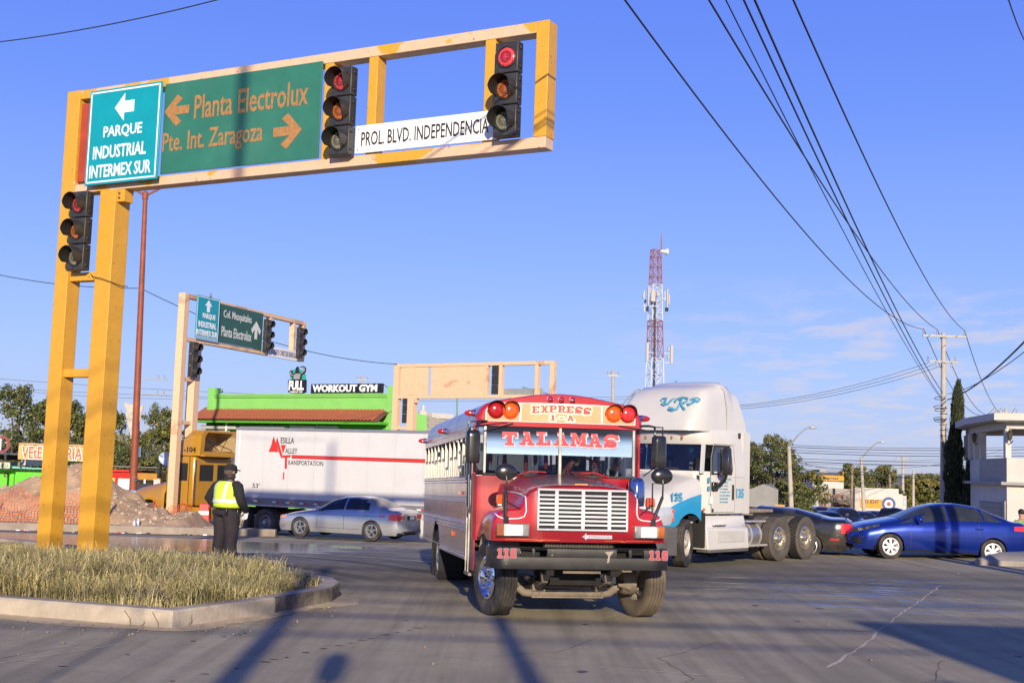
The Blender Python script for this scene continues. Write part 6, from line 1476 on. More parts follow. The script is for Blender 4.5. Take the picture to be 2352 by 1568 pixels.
o=b.build('rivets',mat('rivet_grey',(.50,.50,.49),.5,.2,var=0),tr); o['kind']='stuff'
x=.45
k=0
while x<TL-.5:
    tb('reflector_strip',x,x+.18,-.013,-.0085,1.25,1.305,m_white); tb('reflector_strip',x+.18,x+.34,-.013,-.0085,1.25,1.305,m_red2); x+=.66+(.25 if k==1 else 0); k+=1
tb('marker_lamp',7.15,7.3,-.03,-.0145,1.0,1.06,m_amb2,.005); tb('lower_panel',6.9,9.5,.02,.05,.18,1.09,mat('aero_skirt',(.62,.60,.54),.5,var=.06))
text('W',"lettering",tr,mat('letter_blue',(.03,.05,.35),.4,var=0),(7.45,.015,.62),0,.26,.17,.004,.03,.2)
tb('tail_frame',TL-.06,TL,0,2.5,1.1,4.05,m_trg)
# logo on the side, in trailer coordinates read off the photograph
C4=Vector((0,0,CAMH)); ex_=Vector((math.cos(TA),math.sin(TA),0)); ny_=Vector((-math.sin(TA),math.cos(TA),0))
def tl(a,b_,s=(700,1350,1.742)):
    px,py=(s[0]+a/s[2])/1.7415,(s[1]+b_/s[2])/1.7415; d=ray(px,py); t_=((T0-C4).dot(ny_))/d.dot(ny_); q=C4+d*t_-T0; return (q.dot(ex_),q.z)
def tpoly(P,m,y=.003,name='logo_shape',g=.004): return MB().ext([tl(*p_) for p_ in P],y,y+g).build(name,m,tr)
polys=[[(652,794),(676,733),(690,794)],[(674,733),(687,690),(718,794),(693,794)],[(702,735),(712,696),(745,812),(738,840)],[(737,747),(771,747),(751,808)],[(750,820),(805,818),(799,834),(780,836),(778,908),(763,909),(766,836),(745,838)]]
for P in polys: 
    c=(sum(p_[0] for p_ in P)/len(P),sum(p_[1] for p_ in P)/len(P))
    tpoly([(c[0]+(a-c[0])*1.07,c[1]+(b_-c[1])*1.05) for a,b_ in P],m_logob,.0075,'logo_outline',.003); tpoly(P,m_logor,.0035)
x0,z0=tl(812,829); x1,z1=tl(1742,851)
tb('stripe',x0,9.6,.006,.011,z0-.068,z0+.068,m_logob); tb('stripe',x0+.03,9.6,.002,.0055,z0-.055,z0+.055,m_logor)
x0,z0=tl(757,938); x1,z1=tl(757,988); tb('dash_mark',x0-.03,x0+.03,.004,.011,z1,z0,m_logor)
def tt(s,a,b_,c,d): 
    x0,z1=tl(a,b_); x1,z0=tl(c,d); text(s,'lettering',tr,m_logob,(x0,.0115,z0),0,x1-x0,z1-z0,.005,.012)
tt('ESILLA',737,694,828,738); tt('ALLEY',768,768,851,808); tt('RANSPORTATION',790,852,1030,894); tt("53'",540,1012,586,1047)
for x in (12.6,13.9):
    for y in (.15,2.35): big_wheel(tr,(x,y,.5),side=1,w=.5).rotation_euler=(0,0,R(90))
# ================================================================ yellow tractor
YT=mat('tractor_yellow',hx('D29A1E',.74),.35,.1,var=.06,vs=2,coat=.7,dirt=.2,dcol=(.3,.2,.1))
fwd=Vector((-.88,.47)).normalized(); yth=math.atan2(fwd.x,-fwd.y)
m_dgl=mat('dark_glass',(.02,.022,.024),.06,var=0)
yt=thing('tractor_unit','yellow truck tractor numbered 104 standing across behind the beige gantry legs','truck',(0,0,0),yth)
# rear axle nearest wheel is seen at (625,1228); local -Y is forward, +X its left side
qr=pt(625,1226,48.2); right=Vector((math.cos(yth),math.sin(yth))); back=Vector((-fwd.x,-fwd.y))
YO=Vector((-12.25,50.4))-right*1.18-back*2.55; yt.location=(YO.x,YO.y,-.92)     # origin at the steer axle
def yb_(name,x0,x1,y0,y1,z0,z1,m,bev=0,par=None): return MB().box(x0,x1,y0,y1,z0,z1).build(name,m,par or yt,bevel=bev)
def hood_rings(W0,rows):
    out=[]
    for y,w,z0,z1,r in rows:
        out.append([(-w,y,z0),(-w,y,z1-r*1.2),(-w+r*.3,y,z1-r*.5),(-w+r,y,z1),(-w*.3,y,z1+.04),(w*.3,y,z1+.04),(w-r,y,z1),(w-r*.3,y,z1-r*.5),(w,y,z1-r*1.2),(w,y,z0)])
    return out
def arch_hood(parent,m,rows,ay=0,ar=.62,az=.52,name='hood'):
    R__=[]
    for (y,w,z0,z1,r) in rows:
        d=abs(y-ay); zl=z0
        if d<ar: zl=max(z0,az+math.sqrt(ar*ar-d*d))
        zl=min(zl,z1-r*1.3)
        ring=[(-w,y,zl),(-w,y,(zl+z1-r*1.2)/2),(-w,y,z1-r*1.2),(-w+r*.3,y,z1-r*.5),(-w+r,y,z1),(-w*.3,y,z1+.05),(w*.3,y,z1+.05),(w-r,y,z1),(w-r*.3,y,z1-r*.5),(w,y,z1-r*1.2),(w,y,(zl+z1-r*1.2)/2),(w,y,zl)]
        R__.append(ring)
    b=MB(); b.loft(R__,0,False); b.add(R__[0],[tuple(range(11,-1,-1))]); return b.build(name,m,parent,smooth=45)
hy=[(-1.35,.75,.75,1.25,.25),(-1.28,.95,.62,1.36,.28),(-1.1,1.10,.60,1.44,.30),(-.9,1.17,.62,1.52,.34)]+[(y,1.19,.65,1.60+(y+.7)*.22,.40) for y in np.arange(-.7,.75,.1)]+[(.80,1.15,.65,1.92,.45)]
arch_hood(yt,YT,hy)
yb_('cab',-1.15,1.15,.80,2.3,.95,2.95,YT,.12)
b=MB()
fr_=[(-1.18,2.95),(1.18,2.95),(1.12,3.75),(.95,3.98),(-.95,3.98),(-1.12,3.75)]
b.loft([[(x*.95,.95,2.95+(z-2.95)*.2) for x,z in fr_],[(x,1.5,2.95+(z-2.95)*.72) for x,z in fr_],[(x,2.0,z) for x,z in fr_],[(x,2.55,z) for x,z in fr_]],0,True,True,False)
inn_=[(x*.80,2.95+.18+(z-2.95)*.74) for x,z in fr_]
n_=6; o_=len(b.v); b.v+=[(x,2.55,z) for x,z in fr_]+[(x,2.55,z) for x,z in inn_]+[(x,1.6,z) for x,z in inn_]
for i in range(n_):
    j=(i+1)%n_; b.f+=[(o_+i,o_+j,o_+n_+j,o_+n_+i),(o_+n_+i,o_+n_+j,o_+2*n_+j,o_+2*n_+i)]; b.m+=[0,1]
b.f.append(tuple(o_+2*n_+i for i in range(n_))); b.m.append(1)
b.build('roof_fairing',[YT,mat('fairing_inside',(.42,.30,.16),.8,var=.1)],yt,smooth=30)
for a,c in (((-.8,2.5,3.2),(.8,2.2,3.7)),((.8,2.5,3.2),(-.8,2.2,3.7)),((0,2.5,3.15),(.8,2.4,3.7))): MB().tube([a,c],.018,6).build('brace',m_rub,yt)
text('-104','lettering',yt,m_logob,(1.195,1.72,3.08),R(90),.62,.22,.004,.02)
yb_('rear_window',.05,.85,2.295,2.312,1.95,2.6,m_dgl,.0); yb_('rear_window',-.95,-.2,2.295,2.312,1.95,2.6,m_dgl,.0)
yb_('windshield',-1.0,1.0,.78,.81,2.0,2.75,m_dgl,.0)
for sg in (1,-1):
    yb_('side_window',sg*1.15-.015,sg*1.15+.015,1.1,1.95,1.95,2.65,m_dgl,.0); yb_('door_seam',sg*1.15-.008,sg*1.15+.008,2.02,2.05,1.0,2.9,m_rub)
    MB().sphere((sg*1.0,-1.05,1.35),.2,12,8,0,(.6,1.2,.6)).build('headlight',m_head,yt,smooth=180)
    yb_('tank',sg*.75-.35,sg*.75+.35,1.2,2.9,.45,.92,m_chrome if sg<0 else YT,.06)
    MB().tube([(sg*1.25,.9,1.9),(sg*1.45,.8,2.3)],.03,6).build('mirror_arm',m_rub,yt); yb_('mirror',sg*1.45-.1,sg*1.45+.1,.7,.8,2.0,2.6,m_rub,.03)
    MB().tube([(sg*1.18,2.36,1.0),(sg*1.18,2.36,2.8)],.03,8).build('stack_handle',m_chrome,yt)
    big_wheel(yt,(sg*1.02,0,.5),side=sg,w=.28,steer=.15,kind='steel',mr=m_chrome,mt=m_tyred)
    for y in (4.65,5.95):
        big_wheel(yt,(sg*.95,y,.5),side=sg,w=.55,mt=m_tyred,dish=.5)
    yb_('frame_rail',sg*.42-.05,sg*.42+.05,.5,6.9,.75,1.0,m_under)
yb_('fifth_wheel',-.45,.45,4.9,5.8,1.0,1.08,m_under); yb_('fairing_ledge',-1.1,1.1,2.5,2.75,2.93,3.0,YT)
yb_('rear_reflector',-.6,.9,6.4,6.43,.85,.9,m_red2)
# trailer landing skirts in front of the drive wheels are plain steel
# ================================================================ white and blue day-cab tractor
m_wcab=mat('cab_white',(.62,.60,.55),.3,0,var=.04,vs=1.5,coat=.6,dirt=.12,dcol=(.42,.36,.27),dscale=1.3); m_cyan=mat('cab_cyan',hx('1E9FD0',.85),.3,var=.05,coat=.6); m_lblue=mat('letter_light_blue',hx('4FA8CC',.9),.4,var=.1)
m_bumpg=mat('bumper_grey',(.11,.105,.10),.5,.1,var=.2,vs=3,dirt=.3,dcol=(.22,.19,.15))
WT=R(-41.3); tk=thing('tractor_unit','white day-cab tractor with light blue hood band and number 135 beside the red bus','truck',(3.03,28.1,0),WT)
def kb(name,x0,x1,y0,y1,z0,z1,m,bev=0,par=None): return MB().box(x0,x1,y0,y1,z0,z1).build(name,m,par or tk,bevel=bev)
# hood: white above a curved line, cyan below
hy=[(-1.42,.55,.80,1.28,.25),(-1.36,.80,.78,1.36,.28),(-1.2,1.02,.80,1.44,.30),(-1.05,1.12,.82,1.50,.32),(-.9,1.17,.85,1.56,.34)]+[(y,1.205,.86,1.60+(y+.8)*.29,.24) for y in np.arange(-.75,.46,.1)]
R__=[]
for (y,w,z0,z1,r) in hy:
    d=abs(y-.03); zl=z0
    if d<.60: zl=max(z0,.54+math.sqrt(.36-d*d))
    zl=min(zl,z1-r*1.25); zc=lerp(y,[-1.4,-1.0,-.5,0,.35,.5],[1.02,1.17,1.35,1.47,1.54,1.55]); zt_=z1-r*1.0; zc=min(zc,zt_-.01); zc=max(zc,zl+.01)
    half=[(w,zl),(w,(zl+zc)/2),(w,zc),(w-.01,(zc+zt_)/2),(w-.03,zt_),(w-r*.35,z1-r*.45),(w-r,z1-.03),(w*.45,z1+.04),(0,z1+.07)]
    R__.append([(x,y,z) for x,z in half]+[(-x,y,z) for x,z in half[-2::-1]])
nn_=len(R__[0]); b=MB(); b.loft(R__,0,False,True,True,lambda i,j:1 if (j<2 or j>=nn_-3) else 0); b.add(R__[0],[tuple(range(nn_-1,-1,-1))],1)
b.build('hood',[m_wcab,m_cyan],tk,smooth=50)
kb('grille',-.42,.42,-1.47,-1.40,.85,1.30,m_chrome,.03)
b=MB(); rings=[[(-w,y,z0),(-w,y,z1),(w,y,z1),(w,y,z0)] for y,w,z0,z1 in ((-1.62,.55,.36,.80),(-1.56,.85,.34,.84),(-1.35,1.12,.32,.86),(-1.0,1.24,.28,.88),(-.52,1.25,.25,.86),(-.50,1.20,.27,.84))]
b.loft(rings,0,True); b.build('bumper',m_bumpg,tk,smooth=50,bevel=.03)
for sg in (1,-1):
    b=MB(); ro=[]
    for y,w,za,zb2 in ((-1.28,.955,.93,1.10),(-1.12,1.09,.90,1.20),(-.95,1.17,.89,1.27),(-.80,1.215,.90,1.28),(-.70,1.222,.97,1.22)):
        ro.append([(sg*(w+.012),y,za),(sg*(w+.035),y,(za+zb2)/2),(sg*(w+.012),y,zb2),(sg*(w-.06),y,zb2)])
    b.loft(ro if sg<0 else [r[::-1] for r in ro],0,False); b.build('headlight',m_head,tk,smooth=60)
    kb('turn_lens',sg*1.235-.012,sg*1.235+.012,-.74,-.66,.98,1.24,m_amb2,.006); MB().sphere((sg*1.21,.55,1.22),.035,10,6,0,(.5,1.4,1)).build('side_repeater',m_amb2,tk)
# cab: lower box, greenhouse with raked screen
C0=[(.42,.55),(1.02,.70),(1.20,.90)]
def cabring(z,yf,wf,wb,yb2=2.22): # plan section
    return [(-wb,yb2,z),(-wb,.95,z),(-wf*1.0,.72 if yf<.6 else yf+.1,z),(-wf*.82,yf+.04,z),(-wf*.4,yf-.05,z),(0,yf-.08,z),(wf*.4,yf-.05,z),(wf*.82,yf+.04,z),(wf*1.0,.72 if yf<.6 else yf+.1,z),(wb,.95,z),(wb,yb2,z)]
b=MB(); b.loft([cabring(1.12,.46,1.16,1.21),cabring(1.95,.46,1.16,1.21)],0,True); b.build('cab_lower',m_wcab,tk,smooth=30,bevel=.02)
b=MB(); b.loft([cabring(1.945,.46,1.13,1.21),cabring(2.05,.46,1.13,1.205)],0,True,False,True); b.build('cowl',m_wcab,tk,smooth=30)
b=MB(); b.loft([cabring(2.64,.66,1.06,1.15),cabring(2.74,.60,1.07,1.15),cabring(2.86,.52,1.04,1.14),cabring(2.96,.62,1.0,1.12)],0,True); b.build('cab_roof',m_wcab,tk,smooth=50)
# pillars and rear part
for sg in (1,-1):
    for (x0,y0,x1,y1,wd,n_) in ((1.13,.60,1.05,.78,.05,'a_pillar'),(1.20,1.80,1.15,1.78,.05,'b_pillar')):
        MB().loft([[(sg*(x0-wd),y0-wd,2.0),(sg*(x0+.0),y0-wd,2.0),(sg*(x0+.0),y0+wd,2.0),(sg*(x0-wd),y0+wd,2.0)],[(sg*(x1-wd),y1-wd,2.70),(sg*(x1+.0),y1-wd,2.70),(sg*(x1+.0),y1+wd,2.70),(sg*(x1-wd),y1+wd,2.70)]]).build(n_,m_wcab,tk)
    # rear side panel
    b=MB(); b.loft([[(sg*1.12,1.82,z),(sg*(1.21 if z<2.1 else 1.15),1.82,z),(sg*(1.21 if z<2.1 else 1.15),2.22,z),(sg*1.12,2.22,z)] for z in (2.0,2.70)]); b.build('rear_quarter',m_wcab,tk)
    # door skin with raised edge
    P=[(.86,1.16),(1.80,1.16),(1.84,2.0),(1.80,2.66),(.98,2.66),(.84,2.35),(.80,2.0),(.80,1.5)]
    b=MB(); rr=[(y,z) for y,z in P]
    pr_=[(sg*1.214,y,z) for y,z in rr]; 
    for i in range(len(rr)):
        a,c=rr[i],rr[(i+1)%len(rr)]; fx=lambda z: 1.212 if z<2.05 else 1.212-(z-2.05)*.09
        MBt=b.tube([(sg*fx(a[1]),a[0],a[1]),(sg*fx(c[1]),c[0],c[1])],.007,5)
    b.build('door_seal',mat('seal_grey',(.28,.27,.25),.7,var=0),tk)
    q=[(.86,2.0),(1.66,2.0),(1.70,2.10),(1.68,2.55),(1.62,2.62),(1.05,2.62),(.93,2.45),(.84,2.12)]
    b=MB(); fx=lambda z: 1.200-(z-2.0)*.085
    b.add([(sg*(fx(z)+.006),y,z) for y,z in q],[tuple(range(len(q)) if sg<0 else range(len(q)-1,-1,-1))]); b.build('side_window',mat('cab_side_glass',(.05,.055,.06),.05,var=.4,vs=1.5,spec=.9),tk)
    b=MB(); 
    for i in range(len(q)):
        a,c=q[i],q[(i+1)%len(q)]; b.tube([(sg*(fx(a[1])+.005),a[0],a[1]),(sg*(fx(c[1])+.005),c[0],c[1])],.022,6)
    b.build('window_rubber',m_rub,tk,smooth=60)
    MB().box(-.014,.022,-.035,.035,-.17,.17).build('door_handle',m_rub,tk,loc=(sg*1.215,1.72,1.60),bevel=.015)
    mr=part('side_mirror',tk,(sg*1.50,.95,2.28))
    MB().loft([[(x*k,y*k,z) for x,y in ((-.11,-.07),(0,-.12),(.11,-.07),(.11,.05),(-.11,.05))] for z,k in ((-.30,.8),(-.27,1),(.26,1.),(.30,.8))]).build('housing',m_blk,mr,smooth=50,bevel=.01)
    MB().tube([(sg*.0,.02,-.30),(sg*-.05,.02,-.42),(sg*-.16,0,-.52),(sg*-.28,.0,-.55)],[.04,.045,.05,.06],8).build('arm',m_blk,mr,smooth=60); MB().box(-.04,.04,-.10,.10,-.10,.10).build('foot',m_blk,mr,loc=(sg*-.28,0,-.56),bevel=.02)
# windscreen
b=MB(); lo=[(-1.07,.66,1.99),(-.80,.52,1.985),(-.4,.42,1.98),(0,.39,1.98),(.4,.42,1.98),(.80,.52,1.985),(1.07,.66,1.99)]; hi=[(-1.00,.80,2.66),(-.80,.74,2.67),(-.4,.66,2.68),(0,.64,2.68),(.4,.66,2.68),(.80,.74,2.67),(1.00,.80,2.66)]
b.loft([lo,hi],0,False); b.build('windscreen',glass('cab_windscreen',(.30,.33,.33),rough=.02),tk,smooth=180)
MB().tube(lo+hi[::-1]+[lo[0]],.028,6).build('windscreen_rubber',m_rub,tk,smooth=60)
for (a,z,s1,s2,mm) in ((.80,2.58,.14,.07,m_white),(.62,2.52,.10,.03,m_white),(.58,2.44,.08,.03,m_white),(-.72,2.50,.10,.10,m_lblue),(-.78,2.22,.10,.05,m_white),(-.80,2.12,.10,.05,m_white),(-.1,2.06,.30,.07,m_white)):
    x=-a; k=(z-1.98)/.7; yy=.42+.1*abs(x)+k*.25+(.06 if abs(x)>.6 else 0); MB().box(x-s1/2,x+s1/2,yy+.02,yy+.025,z-s2/2,z+s2/2).build('windscreen_sticker',mm,tk)
kb('dash',-1.05,1.05,.55,1.0,1.8,1.96,m_inner,.03)
for x in (.55,-.55):
    kb('seat',x-.25,x+.25,1.45,1.6,1.5,2.35,m_seat,.05)
MB().sphere((.0,.85,2.02),.10,10,6,0,(1.5,1,.7)).build('yellow_bag',mat('bag_lime',(.45,.6,.05),.7,var=.2),tk); kb('carton',-.15,.15,.95,1.15,1.97,2.12,mat('carton',(.4,.28,.15),.8),.01)
kb('rear_wall',-1.12,1.12,2.19,2.22,2.0,2.70,m_wcab)
for x in (-.85,-.35,0,.35,.62): MB().sphere((x,.505+.04*abs(x),2.80),.035,10,6,0,(.8,.8,1.9)).build('roof_marker',mat('marker_brown',(.35,.12,.03),.25,var=0,coat=1),tk,smooth=180)
# wind deflector
df=[(y*.96,w,z) for y,w,z in ((.28,.80,2.95),(.30,.92,3.1),(.45,1.0,3.35),(.62,1.04,3.62),(.85,1.06,3.85),(1.15,1.06,3.97),(1.5,1.05,3.99),(1.60,1.05,4.06),(1.78,1.04,4.10),(1.95,1.04,4.05),(2.05,1.04,3.93))]
b=MB(); R2=[]
for y,w,z in df:
    zb_=2.93; h=z-zb_; hz=[(w+.05*min(1,h),zb_),(w+.035*min(1,h),zb_+h*.3),(w,zb_+h*.6),(w-.04,zb_+h*.82),(w-.11,zb_+h*.93),(w-.24,zb_+h*.985),(w*.4,zb_+h*1.0),(0,zb_+h*1.005)]
    R2.append([(x,y,zz) for x,zz in hz]+[(-x,y,zz) for x,zz in hz[-2::-1]])
b.loft(R2,0,False); b.add(R2[0],[tuple(range(len(R2[0])-1,-1,-1))])
last=[(x,2.52-.40*min(1,(z-2.93)/1.05),2.93+(z-2.93)*.99) for x,_,z in R2[-1]]; b.loft([R2[-1],last],0,False)
b.build('wind_deflector',m_wcab,tk,smooth=60)
MB().tube([(1.09,1.62,2.96),(1.10,1.60,3.5),(1.05,1.56,3.88),(.90,1.52,3.99)],.006,5).build('deflector_seam',mat('seam_ochre',(.35,.29,.17),.8,var=0),tk)
kb('side_extender',1.14,1.17,2.22,2.52,1.12,2.96,m_wcab); kb('side_extender',-1.17,-1.14,2.22,2.52,1.12,2.96,m_wcab)
MB().box(-.02,.02,-.02,.02,-.06,.06).build('hinge',m_rub,tk,loc=(1.17,2.05,2.88))
# script initials and numbers
def script(P,r=.014,name='script_letter'):
    MB().tube(P,r*1.9,6).build(name+'_edge',mat('script_edge',(.03,.10,.17),.5,var=0),tk,smooth=180); MB().tube([Vector(p_)+Vector((.012,-.012,0)) for p_ in P],r*1.35,6).build(name,m_lblue,tk,smooth=180)
bv2=BVHTree.FromPolygons([Vector(v) for v in b.v],b.f)
def dfl(u,v):   # u along the visible corner of the deflector, v height
    # from a point in front-left of the corner towards the axis
    px=(2500+u/1.742)/1.7415; py=(1450+v/1.742)/1.7415; d=ray(px,py); M=Matrix.LocRotScale(Vector(tk.location),tk.rotation_euler,None).inverted()
    o_=M@Vector((0,0,CAMH)); dd=(M.to_3x3()@d).normalized(); h=bv2.ray_cast(o_,dd); return (h[0]-dd*.012) if h[0] is not None else None
def scr(pts,r): 
    P=[dfl(*p_) for p_ in pts]; P=[p_ for p_ in P if p_ is not None]
    if len(P)>2: script(P,r)
scr([(248,268),(262,250),(285,255),(262,282),(252,290),(268,300),(300,285),(322,262),(345,250)],.011)
scr([(268,252),(290,248),(285,262),(272,298),(300,290),(330,258)],.013)
scr([(372,262),(395,248),(385,290),(362,325),(325,335),(302,328),(310,315),(335,318)],.016)
scr([(345,278),(360,258),(400,246),(435,250),(435,268),(405,285),(385,288),(400,310),(412,328),(420,318)],.016)
scr([(455,262),(470,250),(505,246),(522,256),(510,272),(480,276),(465,285)],.012); scr([(482,256),(470,275),(455,292),(440,298),(432,290),(445,285)],.012); scr([(470,268),(490,262),(512,266),(500,278)],.010)
def side_text(s,y0,z,w,h,m,x=1.222,bold=.03): return text(s,'lettering',tk,m,(x,y0,z),R(90),w,h,.004,bold)
side_text('135',1.86,1.47,.33,.22,m_lblue,1.222,.04); side_text('135',-.72,1.39,.42,.19,m_lblue,1.213,.04)
for k,s in enumerate(('TRANSPORTES','633-1807','633-1813','170-8036','CD. JUAREZ, CHIH.','ICC MX 789923','US DOT 663992','TX DOT 663992')): side_text(s,1.17 if k else 1.22,1.87-k*.072,.42 if k in(0,4,5) else .34,.038,m_lblue,1.219,.0)
side_text('RP',1.10,1.93,.30,.12,m_lred,1.219,.0)
for y,z,w_,h_,mm in ((.72,1.86,.08,.12,m_lblue),(.72,1.68,.08,.10,m_lblue),(.82,1.42,.13,.16,m_white),(.9,1.20,.06,.08,m_logob)): MB().box(1.212,1.217,y-w_/2,y+w_/2,z-h_/2,z+h_/2).build('door_sticker',mm,tk)
# steps, tank, rails
b=MB(); b.loft([[(.75,y0,z),(x,y0+.02,z),(x,y1,z),(.75,y1,z)] for z,x,y0,y1 in ((.34,1.24,.68,2.42),(.40,1.24,.66,2.42),(.80,1.22,.64,2.40),(.84,1.16,.62,2.40),(1.08,1.13,.60,2.36))]); b.build('side_fairing',m_wcab,tk,smooth=30,bevel=.02)
kb('step_tread',.95,1.235,.95,1.45,.86,.885,mat('step_alu',(.5,.5,.5),.3,.8,var=.2,vs=20),.005); kb('fairing_recess',1.2405,1.252,1.1,2.2,.50,.74,mat('recess_white',(.52,.50,.45),.5,var=.1)); kb('lower_skirt',.9,1.235,.75,2.4,.28,.34,m_bumpg,.01)
MB().lathe([(0,0),(.28,0),(.30,.03),(.30,.62),(.28,.65),(0,.65)],(.92,2.45,.62),'Y',24).build('fuel_tank',mat('tank_alu',(.5,.48,.44),.35,.8,var=.15),tk,smooth=40)
for y in (2.55,2.95): MB().lathe([(.305,y),(.312,y),(.312,y+.06),(.305,y+.06)],(.92,0,.62),'Y',24).build('tank_strap',m_steel,tk)
kb('tank_step',1.05,1.24,2.45,3.25,.38,.42,m_steel); kb('tank_step',1.0,1.22,2.45,3.2,.93,.96,m_steel)
for sg in (1,-1): kb('frame_rail',sg*.42-.05,sg*.42+.05,.3,6.0,.80,1.06,m_under)
kb('engine_block',-.5,.5,-1.2,2.2,.55,1.2,m_under); kb('rear_crossmember',-.5,.5,5.9,6.0,.8,1.0,m_under); kb('fifth_wheel',-.45,.45,3.9,4.9,1.10,1.18,m_dusty,.02)
kb('deck_plate',-.7,.7,2.5,3.5,1.06,1.09,m_dusty)
MB().loft([[(x,3.7,1.1) for x in (-.4,.4)]+[(.4,4.0,1.1),(-.4,4.0,1.1)],[(x,3.8,1.2) for x in (-.4,.4)]+[(.4,3.95,1.2),(-.4,3.95,1.2)]]).build('fifth_wheel_ramp',m_dusty,tk)
for k in range(5): MB().tube([(.3-.1*k,2.3,1.5),(.4-.1*k,2.5,1.22),(.45-.1*k,2.8,1.18),(.3-.1*k,3.1,1.14)],.016,6).build('air_hose',mat('hose_red',(.45,.12,.05),.5) if k%2 else m_rub,tk,smooth=60)
big_wheel(tk,(1.03,0,.505),side=1,steer=.34,w=.27); big_wheel(tk,(-1.03,0,.505),side=-1,steer=.34,w=.27)
m_alum=mat('polished_wheel',(.75,.70,.60),.22,.9,var=.2,vs=8,dirt=.3,dcol=(.35,.27,.18))
def dual(y):
    for sg in (1,-1):
        wh=big_wheel(tk,(sg*1.07,y,.515),side=sg,R_=.515,w=.29,mt=mat('tyre_grey',(.085,.072,.058),.85,var=.3,vs=8,dirt=.3,dcol=(.16,.13,.1)),kind='steel',mr=m_alum,lug=(y>4.5),dish=1.3)
        big_wheel(tk,(sg*.72,y,.515),side=sg,R_=.515,w=.27,mt=m_tyred,kind='steel')
dual(3.93); dual(5.20)
MB().box(-.9,.9,-.06,.06,.42,.56).build('drive_axle',m_under,tk,loc=(0,3.93,0)); MB().box(-.9,.9,-.06,.06,.42,.56).build('drive_axle',m_under,tk,loc=(0,5.2,0))
kb('wheel_arch_liner',.8,1.18,.62,.66,.4,1.15,m_under)
# ================================================================ buildings
class PL:
    def __init__(s,O,ang,src=None): s.O=Vector(O); s.a=ang; s.ex=Vector((math.cos(ang),math.sin(ang),0)); s.n=Vector((-math.sin(ang),math.cos(ang),0)); s.src=src
    def __call__(s,a,b_,off=0):
        px,py=((s.src[0]+a/s.src[2])/1.7415,(s.src[1]+b_/s.src[2])/1.7415) if s.src else (a,b_)
        d=ray(px,py); C=Vector((0,0,CAMH)); t_=((s.O-C).dot(s.n)+off)/d.dot(s.n); q=C+d*t_-s.O; return q.dot(s.ex),q.z
def house(name,label,pl,cat='building',group=None): return thing(name,label,cat,pl.O,pl.a,group)
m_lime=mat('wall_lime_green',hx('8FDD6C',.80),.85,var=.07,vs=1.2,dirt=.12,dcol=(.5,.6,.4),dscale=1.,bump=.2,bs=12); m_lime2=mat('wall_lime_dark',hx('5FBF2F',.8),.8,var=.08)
m_tile=mat('roof_tile',hx('B4633F',.85),.8,var=.25,vs=2.,bump=.3,bs=20,dirt=.4,dcol=(.22,.10,.06),dscale=3)
m_plaster=mat('plaster_white',(.58,.55,.49),.9,var=.1,vs=1.5,bump=.4,bs=9,dirt=.25,dcol=(.42,.36,.28)); m_block=mat('grey_block',(.38,.34,.29),.95,var=.2,vs=3,bump=.6,bs=30); m_mortar=mat('mortar',(.27,.24,.20),.95,var=.2)
m_shut=mat('roller_shutter',(.56,.53,.47),.6,.1,var=.08); m_darkopen=mat('dark_opening',(.02,.018,.016),.9,var=0)
Gp=PL((-19.56,81.6,-1.45),R(-33.7),(700,1350,1.742)); gy=house('gym_building','lime green gym with a clay tile awning behind the white trailer',Gp)
def wb(pl,par,name,a0,b0,a1,b1,y0,y1,m,bev=0,z0=None):
    xa,za=pl(a0,b0); xb,zb_=pl(a1,b1); 
    return MB().box(min(xa,xb),max(xa,xb),y0,y1,z0 if z0 is not None else min(za,zb_),max(za,zb_)).build(name,m,par,bevel=bev)
x0,zt=Gp(285,402); x1,_=Gp(1487,402); _,zr=Gp(900,505); _,ze=Gp(900,580)
zt=Gp(880,398)[1]; 
MB().box(x0-.6,x1+.4,.0,.5,0,zt).build('wall',m_lime,gy)
MB().box(x0-.05,x1-.02,-.10,-.002,zt-.16,zt+.04).build('cornice',m_lime,gy,bevel=.02); MB().box(x0-.05,x1-.02,-.16,-.102,zt-.04,zt+.06).build('cornice',m_lime,gy,bevel=.01)
zp=Gp(290,350)[1]; MB().box(x0-.62,x0-.06,-.12,.5,0,zp).build('corner_pillar',m_lime,gy,bevel=.02); zp2=Gp(1500,336)[1]; MB().box(x1,x1+.42,-.12,.5,0,zp2).build('corner_pillar',m_lime,gy,bevel=.02)
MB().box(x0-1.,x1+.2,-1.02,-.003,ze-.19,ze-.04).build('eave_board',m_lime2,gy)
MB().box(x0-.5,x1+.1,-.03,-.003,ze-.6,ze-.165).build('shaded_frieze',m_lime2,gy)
# clay tiles: barrel pieces laid in three courses
b=MB(); L_=.66; n8=5
rg_=[[(.138*math.cos(t),k*L_*.98,.075*math.sin(t)*(1-.12*k)) for t in np.linspace(math.pi,0,n8+1)] for k in (0,1)]
b.loft(rg_,0,False); b.loft([[(x,y,z-.014) for x,y,z in r][::-1] for r in rg_],0,False)
tile=b.build('roof_tile',m_tile,gy,smooth=60); tw=.27; slope=math.atan2(zr-ze,1.1); ncol=int((x1-x0+1.15)/tw); first=True
rt=random.Random(5)
tilts=[(i,j) for i in range(ncol) for j in range(3)]
for i,j in tilts:
    q=(x0-1.0+i*tw,-1.12+j*.38,ze-.02+j*.38*math.tan(slope)+.015)
    rot=(slope+rt.uniform(-.02,.02),0,rt.uniform(-.015,.015))
    if first: tile.location=q; tile.rotation_euler=rot; first=False
    else: share(tile,gy,q,rot)
MB().add([(x0-1.1,-1.1,ze-.05),(x1+.2,-1.1,ze-.05),(x1+.2,-.004,zr-.03),(x0-1.1,-.004,zr-.03)],[(0,1,2,3)]).build('awning_deck',mat('deck_brown',(.16,.07,.045),.9),gy)
